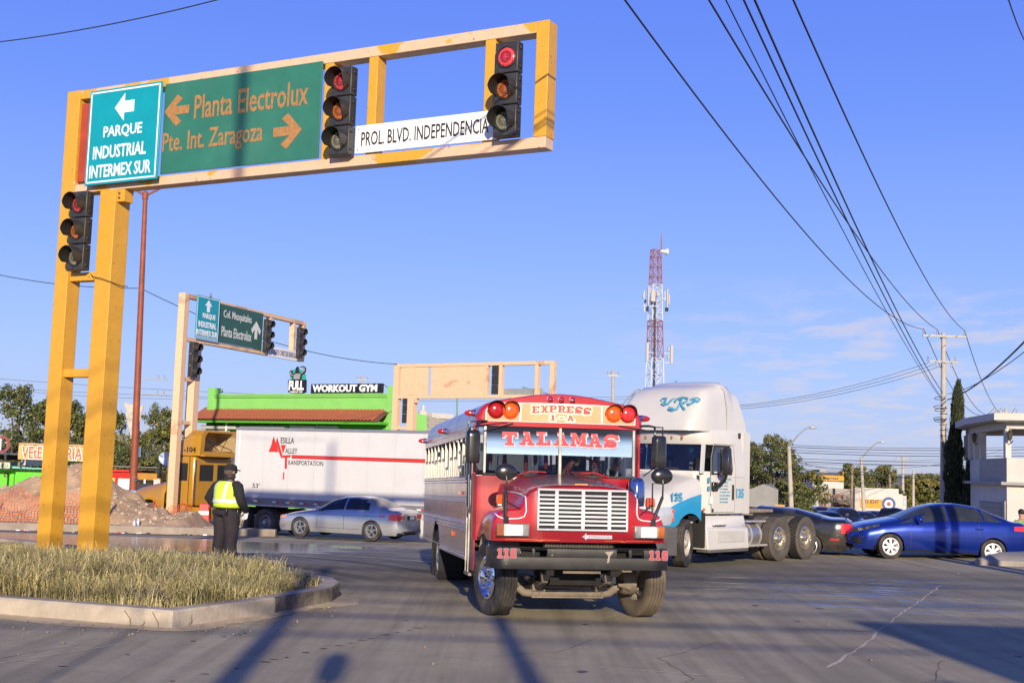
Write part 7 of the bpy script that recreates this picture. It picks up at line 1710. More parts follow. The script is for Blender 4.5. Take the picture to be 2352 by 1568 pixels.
wb(Gp,gy,'shutter_housing',218,612,452,640,-.45,-.05,m_shut,.03)
for k in range(26):
    xa,za=Gp(230,642); xb,_=Gp(395,642); MB().box(xa,xb,-.2,-.16,za-.10*(k+1)+.012,za-.10*k).build('shutter_slat',m_shut,gy)
wb(Gp,gy,'awning_strut',392,592,397,690,-.5,-.46,m_white); 
for a in (392,690,1005): 
    p0=Gp(a,610); p1=Gp(a+20,588); MB().tube([(p0[0],-.12,p0[1]),(p1[0],-.95,p1[1]+.1)],.03,6).build('awning_strut',m_white,gy)
for (a,c) in ((480,790),(830,1000),(1010,1150)): wb(Gp,gy,'shutter_housing',a,612,c,632,-.4,-.05,m_shut,.02)
wb(Gp,gy,'poster_window',400,655,448,1000,-.1,-.02,mat('poster_grey',(.12,.13,.13),.3,var=.6,vs=3))
wb(Gp,gy,'brown_beam',1165,590,1490,604,-.9,-.75,mat('brown_wood',(.16,.08,.06),.8,var=.2)); 
# roof signs
Sp=PL(Gp.O+Gp.n*.25-Vector((0,0,0)),Gp.a,Gp.src)
sg_=thing('gym_sign','black roof sign reading Workout Gym in white letters on the green building','sign',Sp.O,Sp.a); xa,za=Sp(945,389); xb,zb2=Sp(1443,318)
MB().box(xa,xb,0,.18,za,zb2).build('board',mat('sign_black',(.012,.012,.014),.45,var=0),sg_,bevel=.01); xl,zl=Sp(958,380); xr,zh_=Sp(1412,320)
text('WORKOUT GYM','lettering',sg_,m_white,(xl,-.004,zl),0,xr-xl,(zh_-zl)*.93,.03,.045)
for f in (.1,.9): MB().box(xa+(xb-xa)*f-.03,xa+(xb-xa)*f+.03,.02,.12,za-.25,za-.001).build('bracket',m_rub,sg_)
MB().tube([(xb,.15,zb2-.05),(xb+.75,.6,za-.1)],.02,6).build('stay',m_rub,sg_)
s2=thing('gym_sign','black and teal gym emblem sign with a flexing bodybuilder above the word Full','sign',Sp.O,Sp.a)
def sp(P): return [Sp(*q) for q in P]
MB().ext(sp([(795,297),(915,293),(913,380),(895,388),(853,392),(812,388),(796,380)]),-.10,.05).build('board',mat('sign_black',(.012,.012,.014)),s2)
m_tl=mat('emblem_teal',hx('2BA596'),.5,var=.05); m_gy1=mat('emblem_grey',(.30,.31,.31),.5,var=.1); m_gy2=mat('emblem_dark',(.02,.025,.025),.5,var=0)
MB().ext(sp([(806,295),(806,262),(812,236),(830,222),(850,215),(880,222),(902,240),(911,262),(911,293)]),-.02,.03).build('emblem_disc',m_tl,s2)
MB().ext(sp([(822,297),(824,270),(806,268),(803,238),(810,228),(822,228),(826,236),(820,245),(826,252),(842,244),(846,215),(852,204),(862,202),(868,212),(864,232),(876,240),(896,236),(902,222),(892,210),(876,208),(880,200),(898,198),(914,208),(918,228),(908,248),(888,262),(884,297)]),-.07,-.021).build('emblem_outline',m_gy2,s2)
MB().ext(sp([(832,290),(834,262),(848,250),(856,252),(862,250),(876,250),(880,262),(874,290)]),-.085,-.0705).build('emblem_torso',m_gy1,s2)
for P in (((808,262),(808,240),(816,236),(816,256),(830,258),(830,266)),((880,256),(896,244),(906,236),(912,226),(908,212),(896,204),(886,206),(898,212),(904,222),(900,234),(884,242))): MB().ext(sp(P),-.0855,-.0705).build('emblem_arm',m_gy1,s2)
MB().ext(sp([(846,236),(848,216),(854,210),(860,212),(860,236)]),-.086,-.0705).build('emblem_head',m_gy2,s2)
xl,zl=Sp(800,368); xr,zh_=Sp(908,300); text('FULL','lettering',s2,m_white,(xl,-.104,zl),0,xr-xl,zh_-zl,.02,.05); xl,zl=Sp(808,386); xr,zh_=Sp(895,372); text('WORKOUT GYM','lettering',s2,m_white,(xl,-.104,zl),0,xr-xl,zh_-zl,.02,.01)
MB().box(Sp(850,388)[0]-.05,Sp(850,388)[0]+.05,-.02,.03,Sp(850,400)[1],Sp(850,388)[1]).build('post',m_rub,s2)
# wing and grey block wall at the right of the gym
W2=PL(pt(957,1060,84),R(38),(1500,1350,3.136)); 
def groundz(P): return zg(P.x,P.y)
w2=thing('side_building','low lime green wing with a grey block wall right of the gym, above the trailer','building',(W2.O.x,W2.O.y,W2.O.z),W2.a)
zz0=-4.3
def qd(pl,par,name,P,m,y0=0,y1=.2):
    return MB().ext([pl(*p_) for p_ in P],y0,y1).build(name,m,par)
qd(W2,w2,'wall',[(440,938),(515,945),(650,975),(650,1300),(440,1300)],m_lime,0,.3)
# block courses as bricks
xA,zA=W2(652,980); xB,zB=W2(1120,1075); bl_=MB().box(0,.39,-.0,.14,0,.19).build('block',m_block,w2,loc=(0,0,-50)); cnt=0
nrow=7
for r_ in range(nrow):
    z=zA-.15-r_*.205; x=xA+(.2 if r_%2 else 0)
    while x<xB:
        if z+.19<zA+(zB-zA)*(x-xA)/(xB-xA)+.06:
            if cnt==0: bl_.location=(x,-.002,z)
            else: share(bl_,w2,(x,-.002+rt.uniform(0,.012),z))
            cnt+=1
        x+=.405
qd(W2,w2,'block_wall_core',[(650,985),(1130,1080),(1130,1300),(650,1300)],m_mortar,.02,.3)
MB().box(xA+.8,xA+2.6,.6,1.6,zA-.1,zA+.25).build('roof_box',m_plaster,w2); MB().lathe([(.35,0),(.35,.35),(.12,.55),(.12,.8)],(xA+.5,1.2,zA-.05),'Z',12,caps=True).build('water_tank',m_plaster,w2)
# shops on the left, all in one row
SP=PL((pt(0,1100,64).x-3,64,-1.1),0.,(0,1450,2.24))
def shop(name,label): 
    t=thing(name,label,'shop building',SP.O,0); return t
def sb(par,name,a0,b0,a1,b1,m,y0=0,y1=.1,bev=0,toground=False):
    return wb(SP,par,name,a0,b0,a1,b1,y0,y1,m,bev,0 if toground else None)
m_green=mat('shop_green',hx('6FD93A',.8),.8,var=.08,dirt=.15,dcol=(.35,.5,.2)); m_cyan2=mat('shop_cyan',hx('86D9C0',.8),.6,var=.05)
s1=shop('green_shop','bright green shop with a turquoise eave behind the earth mound'); sb(s1,'wall',-400,950,760,1500,m_green,0,4,toground=True); sb(s1,'eave',-400,928,85,950,m_cyan2,-.6,.2,.02); sb(s1,'eave',95,926,265,950,m_cyan2,-.6,.2,.02); sb(s1,'eave',265,938,760,968,m_cyan2,-.55,.2,.02)
sb(s1,'drain_pipe',112,928,120,1200,m_green,-.12,-.02); sb(s1,'parapet',-400,872,160,926,mat('old_concrete',(.27,.22,.17),.95,var=.2),.8,1.4); sb(s1,'block_parapet',160,870,420,926,m_plaster,.5,.9)
xl,zl=SP(-22,1025); xr,zh_=SP(32,980); text('65','house_number',s1,mat('maroon_print',(.12,.035,.03),.6,var=0),(xl+.3,-.01,zl),0,(xr-xl)*.9,zh_-zl,.01,.02)
sv=shop('vet_sign','long orange and cream sign reading Veterinaria above the green shop'); sv['category']='sign'; sv.location.y=63.2
VP=PL(sv.location,0.,(0,1450,2.24)); 
wb(VP,sv,'board',168,735,760,885,0,.15,mat('vet_board',hx('E9B068',.85),.6,var=.3,vs=.9),.01); wb(VP,sv,'edge',168,730,760,737,-.02,.17,m_cream2)
xl,zl=VP(192,855); xr,zh_=VP(742,765); 
text('VEtERINARIA','lettering_edge',sv,m_white,(xl-.05,-.004,zl-.05),0,xr-xl+.1,zh_-zl+.1,.006,.045); text('VEtERINARIA','lettering',sv,mat('vet_letter',hx('C0503A',.9),.5,var=.1),(xl,-.011,zl),0,xr-xl,zh_-zl,.008,.01)
for a in (175,450,735): wb(VP,sv,'post',a,885,a+8,940,.05,.12,m_rub)
s3=shop('small_sign','small pale sign with green letters on the eave of the green shop'); s3['category']='sign'; s3.location.y=63.0; VP3=PL(s3.location,0.,(0,1450,2.24))
wb(VP3,s3,'board',-140,890,85,948,0,.08,mat('pale_yellow',(.62,.60,.40),.6,var=.1)); xl,zl=VP3(-135,938); xr,zh_=VP3(78,902); text('VETERINARIA','lettering',s3,mat('letter_green',(.18,.32,.22),.6,var=0),(xl,-.004,zl),0,xr-xl,zh_-zl,.01,.01)
s5=shop('open_shed','dark roofed steel shed with a blue beam above the shop at the left edge'); s5['category']='shed'; sb(s5,'roof_beam',-420,800,165,815,mat('beam_blue',(.10,.16,.35),.5,.3),2,6); sb(s5,'back',-420,815,160,880,mat('shed_dark',(.06,.03,.025),.9,var=.4,vs=1),5.5,5.7)
for a in (-100,85,158): sb(s5,'post',a,812,a+9,940,m_rub,2,2.1)
s6=shop('oval_sign','white rounded sign cut by the left picture edge'); s6['category']='sign'; s6.location.y=62; V6=PL(s6.location,0,(0,1450,2.24)); xl,zl=V6(-60,810); xr,zh_=V6(15,650)
MB().ext([(xl+(xr-xl)*(.5+.5*math.copysign(abs(math.cos(a))**.5,math.cos(a))),zl+(zh_-zl)*(.5+.5*math.copysign(abs(math.sin(a))**.5,math.sin(a)))) for a in np.linspace(0,6.28,25)[:-1]],0,.12).build('board',m_white,s6)
MB().lathe([(.30,-.02),(.42,-.02),(.42,-.003),(.30,-.003)],((xl+xr)/2+.2,0,(zl+zh_)/2),'Y',24).build('ring',mat('ring_maroon',(.25,.04,.05),.5),s6); MB().box((xl+xr)/2-.05,(xl+xr)/2+.05,.03,.1,-.1,zl).build('post',m_rub,s6)
s7=shop('red_shop','small red shop with a white barred window between the mound and the rusty pole'); sb(s7,'wall',760,958,1162,1500,mat('shop_red',hx('D8271C',.75),.8,var=.08),0,4,toground=True); sb(s7,'coping',760,948,1165,978,mat('coping_red',hx('E23022',.75),.7),-.15,.2); sb(s7,'roof_slab',760,918,1420,946,mat('old_concrete'),.8,4)
sb(s7,'window',1060,1035,1162,1140,m_plaster,-.03,-.002)
for k in range(8): sb(s7,'window_bar',1064+k*13,1040,1067+k*13,1138,m_white,-.08,-.04)
sb(s7,'poster',985,1030,1030,1065,mat('poster_yellow',(.6,.45,.08),.6,var=.4,vs=8),-.02,-.002)
s8=shop('ochre_shop','ochre shop with a barred dark window and a white paint patch'); m_och=mat('shop_ochre',hx('C98F34',.75),.85,var=.15,dirt=.15); sb(s8,'wall',1166,985,2050,1500,m_och,0,4,toground=True); sb(s8,'coping',1160,955,2050,985,mat('pale_concrete',(.50,.44,.36),.9,var=.15),-.25,.3)
sb(s8,'window_opening',1208,1045,1370,1182,m_darkopen,-.012,-.002); sb(s8,'window_opening',1465,1048,1566,1152,m_darkopen,-.012,-.002); sb(s8,'mullion',1292,1045,1299,1182,m_white,-.05,-.013)
for k in range(14): sb(s8,'window_bar',1212+k*11.5,1080,1215+k*11.5,1182,m_rub,-.18,-.15)
for z in (1082,1110,1160): sb(s8,'window_rail',1208,z,1372,z+4,m_rub,-.15,-.12)
MB().ext([SP(a,c) for a,c in ((1378,1150),(1372,1040),(1395,1045),(1425,1038),(1436,1060),(1428,1100),(1440,1120),(1425,1148),(1400,1143))],-.008,-.002).build('paint_patch',m_plaster,s8); sb(s8,'plinth',1250,1182,1378,1222,m_plaster,-.1,-.002)
sd_=thing('satellite_dish','pale blue satellite dish standing on the ochre shop roof','satellite dish',pt((1510/2.24)/1.7415,(1450+862/2.24)/1.7415,64.6),R(-20))
b=MB(); b.lathe([(.0,.12),(.25,.09),(.45,.02),(.56,-.08),(.56,-.10),(.0,.10)],(0,0,0),'Y',24); d0=b.build('dish',mat('dish_blue',(.42,.50,.66),.4,var=.05),sd_,smooth=50); d0.scale=(.95,1,.62); d0.rotation_euler=(0,R(12),0)
MB().tube([(0,.1,-.1),(-.05,.15,-.6),(-.30,.1,-.95)],.03,6).build('stand',m_cross,sd_); MB().tube([(-.3,-.1,.1),(-.55,-.35,.35)],.02,6).build('feed_arm',m_cross,sd_)
tbn=thing('torn_billboard','torn pale billboard canvas hanging in shreds behind the rusty pole','billboard',pt(285,925,78)); BP_=PL(tbn.location,0,(0,1450,2.24)); 
MB().ext([BP_(a,c) for a,c in ((1110,358),(1190,372),(1288,384),(1270,440),(1255,520),(1238,545),(1225,600),(1200,560),(1190,640),(1172,690),(1160,600),(1140,540),(1125,470),(1135,430))],0,.06).build('canvas',mat('torn_canvas',(.50,.46,.38),.8,var=.3,vs=2),tbn)
MB().tube([(BP_(1200,400)[0],.15,.3),(BP_(1195,700)[0],.15,zg(-25,78)-tbn.location.z)],.10,8).build('mast',m_rub,tbn)
an=thing('roof_antenna','small blue and white rooftop antenna mast right of the rusty pole','antenna',pt(320,1060,66)); AP=PL(an.location,0,(0,1450,2.24))
b=MB(); 
for k in range(9): 
    z=755+k*10; p0,p1=AP(1225,z),AP(1262,z+2); b.tube([(p0[0],0,p0[1]),(p1[0],0,p1[1])],.015,4)
for a in (1228,1260): p0,p1=AP(a,755),AP(a-4,845); b.tube([(p0[0],0,p0[1]),(p1[0],0,p1[1])],.02,4)
b.build('elements',mat('antenna_blue',(.2,.3,.5),.5),an)['kind']='stuff'; p0,p1=AP(1230,845),AP(1224,980); MB().tube([(p0[0],0,p0[1]),(p1[0],0,p1[1])],.035,6).build('mast',m_white,an)
# corner house on the right
def hz(py): return pt(2312,py,52).z
C_=pt(2312,1000,52); Lf=pt(2249,1000,56.5); Rt=Vector((C_.x+4.5,50.6,0)); hs=thing('corner_house','unfinished cream corner house with an open upper terrace at the right edge','house',(C_.x,52,0)); 
base=[(0,0),(Rt.x-C_.x,-1.4),(Rt.x-C_.x+1,5.),(Lf.x-C_.x+1.2,9.5),(Lf.x-C_.x,4.5)]
def prism(name,P,z0,z1,m,par=hs,bev=0): return MB().ext(P,z0,z1,0,'XY').build(name,m,par,bevel=bev)
def grow(P,d): return inset(P,-d)
zf0,zf1,zpt,zr0,zr1=hz(1113),hz(1106),hz(1051),hz(966),hz(950)
g0=zg(C_.x,52)-.1
prism('ground_floor',base,g0,zf0,m_plaster); prism('floor_slab',grow(base,.28),zf0,zf1,mat('slab_concrete',(.36,.33,.30),.9,var=.2,vs=3)); prism('roof_slab',grow(base,.62),zr0,zr1,m_plaster); prism('roof_underside',grow(base,.5),zr0-.05,zr0-.002,mat('slab_concrete'))
ins_=inset(base,.14)
for i in range(len(base)):
    j=(i+1)%len(base); prism('parapet',[base[i],base[j],ins_[j],ins_[i]],zf1,zpt,m_plaster if i!=4 else mat('plaster_shaded',(.40,.36,.30),.9,var=.1,bump=.4,bs=9))  # left parapet gets a darker plaster: the shade of that face in its colour
for i in range(len(base)): prism('beam',[base[i],base[(i+1)%len(base)],inset(base,.2)[(i+1)%len(base)],inset(base,.2)[i]],zr0-.32,zr0-.051,m_plaster)
cps=[base[0],base[4],base[1],base[3],((base[3][0]*.35+base[4][0]*.65),(base[3][1]*.35+base[4][1]*.65)),((base[3][0]*.7+base[4][0]*.3),(base[3][1]*.7+base[4][1]*.3)),(base[2][0],base[2][1])]
for (x,y) in cps:
    d=Vector((2.2,3.5))-Vector((x,y)); d=d.normalized()*.15; MB().box(x+d.x-.12,x+d.x+.12,y+d.y-.12,y+d.y+.12,zpt,zr0-.32).build('column',m_plaster,hs,bevel=.01)
# bare block panel on the left face
e=Vector((base[4][0],base[4][1])); L_=e.length; u=e.normalized(); ang=math.atan2(-u.y,-u.x)
pan=part('block_infill',hs,(base[4][0]-.0,base[4][1],0),(0,0,ang)); MB().box(.25,L_-.6,-.05,-.004,g0,hz(1155)).build('mortar_bed',m_mortar,pan)
bk=MB().box(0,.392,-.02,.0,0,.19).build('block',m_block,pan,loc=(0,-.055,0)); n_=0
for r_ in range(13):
    z=hz(1156)-.205*(r_+1); x=.27+(0 if r_%2 else -.2)
    while x<L_-.62:
        xa=max(x,.27); wv=min(x+.392,L_-.62)-xa
        if wv>.1:
            if n_==0: bk.location=(xa,-.052,z); bk.scale=(wv/.392,1,1)
            else: c=share(bk,pan,(xa,-.052-rt.uniform(0,.01),z),scale=(wv/.392,1,1))
            n_+=1
        x+=.405
MB().box(L_-.55,L_-.10,-.07,-.003,g0,hz(1150)).build('bare_pillar',mat('slab_concrete'),pan,bevel=.02)
for (x,y,z) in ((base[4][0]-.25,base[4][1]-.1,hz(1000)),(.02,-.3,hz(1000))):
    l=part('wall_lantern',hs,(x,y,z)); MB().lathe([(.02,-.22),(.09,-.12),(.12,.10),(.14,.12),(.02,.24),(.015,.30)],(0,0,0),'Z',8,caps=True).build('lantern_body',mat('lantern_bronze',(.10,.09,.06),.4,.5),l); MB().tube([(.0,0,-.2),(.1,.1,-.3),(.2,.2,-.2)],.02,6).build('bracket',m_rub,l)
MB().ext([(.8,hz(1165)),(1.3,hz(1160)),(1.5,hz(1180)),(1.1,hz(1195)),(.9,hz(1185))],-.42,-.40).build('wall_daub',mat('daub_blue',(.35,.42,.5),.8,var=.5,vs=6),hs,rot=(0,0,math.atan2(-1.4,Rt.x-C_.x)))
# things in the far right middle distance
FP=PL((pt(1860,1100,120).x,120,-2.2),0.,(2900,1600,2.852))
ex=thing('courier_building','low yellow and white building reading ed Express beyond the tree','building',FP.O,0)
wb(FP,ex,'wall',1000,920,1355,1300,0,6,m_plaster,z0=0); wb(FP,ex,'yellow_band',1000,850,1352,922,-.1,6,mat('band_yellow',hx('E8A020',.8),.6,var=.06)); wb(FP,ex,'roof_edge',1000,822,1340,850,.5,6,mat('roof_dark',(.08,.08,.085),.8)); wb(FP,ex,'yellow_pier',1338,812,1352,850,-.1,.5,mat('band_yellow')); wb(FP,ex,'cooler_unit',1110,790,1190,822,1,3,m_cross)
xl,zl=FP(1040,908); xr,zh_=FP(1292,872); text('ed Express','lettering',ex,mat('letter_navy',(.06,.05,.05),.5,var=0),(xl,-.11,zl),0,xr-xl,zh_-zl,.02,.02)
bw_=thing('block_wall','long grey block yard wall left of the white wall','wall',FP.O,0); bw_.location.y=112; F2=PL(bw_.location,0.,(2900,1600,2.852))
wb(F2,bw_,'wall',1080,1000,1425,1400,0,.3,m_mortar,z0=0); 
bk2=MB().box(0,.392,-.03,0,0,.19).build('block',m_block,bw_); xa,za=F2(1080,1000); xb,_=F2(1425,1000); n_=0
for r_ in range(9):
    x=xa+(.2 if r_%2 else 0)
    while x<xb-.4:
        if n_==0: bk2.location=(x,0,za-.21*(r_+1))
        elif n_<290: share(bk2,bw_,(x,-rt.uniform(0,.02),za-.21*(r_+1)))
        n_+=1; x+=.41
R5=PL((pt(1975,1100,108).x,108,-2.1),0.,(3250,1600,2.0915)); ww=thing('white_wall','long white wall with a yellow painted panel and phone number 083-8547','wall',R5.O,0)
wb(R5,ww,'wall',395,730,720,1000,0,.3,m_plaster,z0=0); wb(R5,ww,'concrete_pier',350,728,392,1000,-.2,.3,mat('pale_concrete'),z0=0); wb(R5,ww,'yellow_panel',398,825,588,905,-.05,-.002,mat('band_yellow')); xl,zl=R5(412,862); xr,zh_=R5(555,832); text('083-8547','lettering',ww,mat('letter_navy'),(xl,-.055,zl),0,xr-xl,zh_-zl,.01,.02)
wb(R5,ww,'logo_panel',600,826,668,905,-.05,-.002,m_white); cx_,cz_=R5(636,872)
for r_,mm,o_ in ((.58,mat('logo_navy',(.03,.06,.25),.5,var=0),.06),(.36,m_white,.07),(.18,m_logor,.08)): MB().lathe([(r_,-o_),(r_,-o_+.008),(0,-o_)],(cx_,0,cz_+.05),'Y',28,caps=True).build('logo_ring',mm,ww)
xl,zl=R5(602,838); xr,zh_=R5(664,828); text('CEMENT','lettering',ww,m_logob,(xl,-.055,zl),0,xr-xl,zh_-zl,.01,.02)
for q in ((720,785,760,1000),(760,800,792,1000)): wb(R5,ww,'stepped_wall',*q,.2,.5,m_plaster,z0=0)
wb(R5,ww,'poster',768,815,786,880,.14,.198,mat('poster_pale',(.4,.45,.6),.6,var=.5,vs=3))
bbp=thing('snack_billboard','white roadside board with orange letters Risco and 278 beside the white cab','billboard',(pt(1708,1100,88).x,88,-1.9)); B8=PL(bbp.location,0.,(2900,1600,2.852))
wb(B8,bbp,'board',100,850,450,985,0,.15,m_white); wb(B8,bbp,'frame',100,846,452,852,-.03,.18,m_lblue); wb(B8,bbp,'frame',446,850,453,985,-.03,.18,m_lblue); xl,zl=B8(215,912); xr,zh_=B8(340,868); text('RISCO','lettering',bbp,mat('letter_orange',hx('E27A4A'),.5,var=.1),(xl,-.005,zl),0,xr-xl,zh_-zl,.01,.03)
xl,zl=B8(262,970); xr,zh_=B8(328,938); text('278','lettering',bbp,mat('letter_navy'),(xl,-.005,zl),0,xr-xl,zh_-zl,.01,.03); MB().ext([B8(*q) for q in ((342,985),(350,900),(368,862),(408,862),(408,985))],-.01,-.002).build('picture_bag',mat('bag_red',(.45,.12,.06),.6,var=.7,vs=1.5),bbp)
for a in (150,400): wb(B8,bbp,'post',a,985,a+14,1200,.02,.13,m_cross,z0=0)
tp=thing('tarp_shelter','grey tarpaulin covered load with a pitched top behind the white tractor','shelter',(pt(1716,1150,50).x,50,-.9)); T5=PL(tp.location,0.,(2900,1600,2.852))
xa,z0_=T5(265,1212); xm,zm=T5(435,955); xb,zb_=T5(607,1018); xc,_=T5(735,1018); _,zA_=T5(265,1020)
b=MB(); f=[(xa,0,z0_),(xb,0,z0_),(xb,0,zb_),(xm,0,zm),(xa,0,zA_)]; k=[(x+(xc-xb),2.2,z) for x,_,z in f]; k=[(xa+.55,2.2,z0_),(xc,2.2,z0_-.12),(xc,2.2,zb_),(xm+.8,2.2,zm),(xa+.6,2.2,zA_)]
b.loft([f,k]); b.build('tarpaulin',mat('tarp_grey',(.24,.235,.22),.75,var=.15,vs=1.5,bump=.7,bs=2.5,bdist=.08),tp); MB().box(xa,xc,.1,2.1,.0,z0_-.125).build('load_bed',m_under,tp); MB().box(xb-.15,xb+.25,-.06,-.01,z0_-.15,z0_+.12).build('yellow_plate',mat('band_yellow'),tp)
sc=thing('scrap_frame','rusty steel frames of scrap leaning at the block wall','scrap',(pt(1900,1150,106).x,106,-2.)); S9=PL(sc.location,0.,(3250,1600,2.0915)); m_rst=mat('rust',(.24,.10,.055),.9,var=.4,vs=2)
for (a,c,d_,e_) in ((105,792,262,796),(105,792,108,905),(258,792,261,905),(160,800,235,803),(75,835,175,850),(75,850,80,905),(165,850,170,905)):
    p0,p1=S9(a,c),S9(d_,e_); MB().box(min(p0[0],p1[0])-.06,max(p0[0],p1[0])+.06,0,.12,min(p0[1],p1[1]),max(p0[1],p1[1])+.06).build('bar',m_rst,sc)
b=MB()
for k in range(40): b.cbox((S9(rt.uniform(180,310),0)[0],rt.uniform(-1,1),S9(200,rt.uniform(815,900))[1]),(rt.uniform(.2,.9),rt.uniform(.2,.6),rt.uniform(.1,.6)),0,rt.random()*3,rt.random())
o=b.build('scrap_heap',mat('scrap_mixed',(.22,.17,.13),.8,var=.8,vs=.9),sc); o['kind']='stuff'
# ================================================================ communication tower
Tt=150.; def_=None
def TX(a,b_): return pt((2500+a/2.0915)/1.7415,(900+b_/2.0915)/1.7415,Tt)
b0_=TX(243,1750); tw_=thing('radio_tower','tall red and white lattice phone mast behind the white cab','tower',(b0_.x,Tt,zg(b0_.x,Tt)),R(18)); zb0_=zg(b0_.x,Tt)
def zt_(b_): return TX(250,b_).z-zb0_
lv=[(1750,1.36),(1600,1.32),(1415,1.24),(1250,1.17),(1115,1.10),(970,1.05),(850,1.0),(800,.98),(740,.95),(640,.91),(560,.88),(500,.86),(435,.82),(352,.77),(270,.73),(210,.70)]
cx0=b0_.x; cxs=lambda b_: (TX(lerp(b_,[210,500,800,1115,1415,1750],[258,255,252,250,246,243]),b_).x-cx0)
m_tr=mat('mast_red',hx('A8604C',.8),.6,var=.1); m_tw=mat('mast_white',(.62,.62,.62),.6,var=.05)
def lvl(i): 
    b_,h=lv[i]; h*=.68; x=cxs(b_)/math.cos(R(18)); return [(x+sx*h,sy*h,zt_(b_)) for sx,sy in ((-1,-1),(1,-1),(1,1),(-1,1))]
for i in range(len(lv)-1):
    A_,B2=lvl(i),lvl(i+1); red=lv[i][0]>1420 or (800<lv[i][0]<=1115) or lv[i][0]<=500; q=part('tower_section',tw_)
    b=MB()
    for k in range(4): b.tube([A_[k],B2[k]],.06,5)
    b.build('corner_leg',m_tr if red else m_tw,q); b=MB()
    for k in range(4):
        j=(k+1)%4; b.tube([A_[k],B2[j]],.03,4); b.tube([A_[j],B2[k]],.03,4); b.tube([B2[k],B2[j]],.035,4)
    o=b.build('bracing',m_tr if red else m_tw,q); o['kind']='stuff'
top_=lvl(len(lv)-1); MB().tube([top_[1],(top_[1][0],top_[1][1],zt_(75))],[.09,.04],6).build('spire',m_tr,tw_)
MB().lathe([(.15,-.5),(.22,.1),(.42,.42),(.42,.46),(.0,.4)],(top_[1][0]+.35,top_[1][1],zt_(222)),'X',14).build('horn_antenna',m_tw,tw_,smooth=40)
m_ant=mat('antenna_grey',(.46,.45,.41),.5,var=.05); 
def ant(a0,b0,a1,b1,dy=-1.3,name='panel_antenna',m=m_ant):
    p0,p1=TX(a0,b1),TX(a1,b0); w=(p1.x-p0.x)/math.cos(R(18)); x=((p0.x+p1.x)/2-cx0)/math.cos(R(18))+dy*math.tan(R(18)); MB().box(x-w/2,x+w/2,dy-.12,dy+.12,p0.z-zb0_,p1.z-zb0_).build(name,m,tw_,bevel=.03)
for q in ((174,535,190,690),(203,565,242,655),(255,578,276,608),(337,545,352,700),(352,588,366,672),(132,600,148,630),(160,995,185,1155),(370,1010,395,1165),(350,1028,364,1060),(346,1095,362,1122),(190,545,200,590)): ant(*q)
for q in ((150,640,162,668),(165,700,182,735),(328,700,352,730),(205,655,215,680)): ant(*q,name='radio_unit',m=m_rub)
for (a,c,d_,e_) in ((150,565,150,740),(135,690,275,690),(300,625,365,625),(320,1078,372,1078),(320,1155,372,1155),(160,1075,230,1075),(328,560,328,640)):
    p0,p1=TX(a,c),TX(d_,e_); f_=lambda p_: ((p_.x-cx0)/math.cos(R(18))-1.1*math.tan(R(18)),-1.1,p_.z-zb0_); MB().tube([f_(p0),f_(p1)],.05,5).build('antenna_mount',m_tw,tw_)
MB().tube([(cxs(b_)/math.cos(R(18))-.35,-.6,zt_(b_)) for b_ in (1750,1400,1100,800,560)],.13,6).build('cable_run',m_rub,tw_)
# ================================================================ earth mound and netting
m_mound=mat('mound_earth',(.44,.305,.185),.95,var=.28,vs=1.1,bump=1.,bs=5,dirt=.45,dcol=(.33,.20,.11),dscale=.7,bdist=.04)
def ridge(x):
    return lerp(x,[-24,-20,-17.8,-17,-16.4,-15.6,-15.1,-14.6,-14.2,-13.7,-13.3,-12.9,-12.5,-12.1,-11.6,-11.2,-10.9],[.2,.9,1.35,1.55,1.85,2.25,2.15,1.85,1.5,1.25,1.1,.7,.75,.35,.6,.5,.0])
from mathutils import noise as mno
def moundz(x,y):
    h=ridge(x); d=(y-46.0)/ (2.4 if y<46 else 2.8)
    k=max(0,1-abs(d))**.75; n_=mno.noise(Vector((x*1.3,y*1.3,3)))*.20+mno.noise(Vector((x*4,y*4,7)))*.06+mno.noise(Vector((x*11,y*11,1)))*.035
    return zg(x,y)+.22+max(0,h*k+n_*min(1,h*k*2))*1.0
xs=np.arange(-24,-10.8,.09); ys=np.arange(43.4,48.9,.11); b=MB(); nx=len(xs)
b.add([(x,y,moundz(x,y)) for y in ys for x in xs],[(j*nx+i,j*nx+i+1,(j+1)*nx+i+1,(j+1)*nx+i) for j in range(len(ys)-1) for i in range(nx-1)])
o=b.build('earth_mound',m_mound,smooth=70); tag(o,'big heap of brown excavated earth behind orange netting on the left','earth heap')
b=MB()
for k in range(420):
    x=rt.uniform(-19.5,-11.2); y=rt.uniform(43.6,46.); r_=rt.choice((.02,.03,.04,.05,.08)); z=moundz(x,y)
    if z>zg(x,y)+.3: 
        b.loft([[(x+r_*c_*rt.uniform(.7,1.2)*s_,y+r_*d_*rt.uniform(.7,1.2)*s_,z+h_*r_) for c_,d_ in ((1,0),(.3,.9),(-.8,.5),(-.7,-.6),(.4,-.9))] for h_,s_ in ((-.3,1.),(.4,.85),(.7,.4))])
o=b.build('mound_stones',mat('stone_pale',(.46,.36,.25),.9,var=.35,vs=3)); tag(o,'pale stones scattered over the earth heap','stones',kind='stuff')
m_net=mat('net_orange',(.62,.13,.035),.6,var=.2,vs=3)
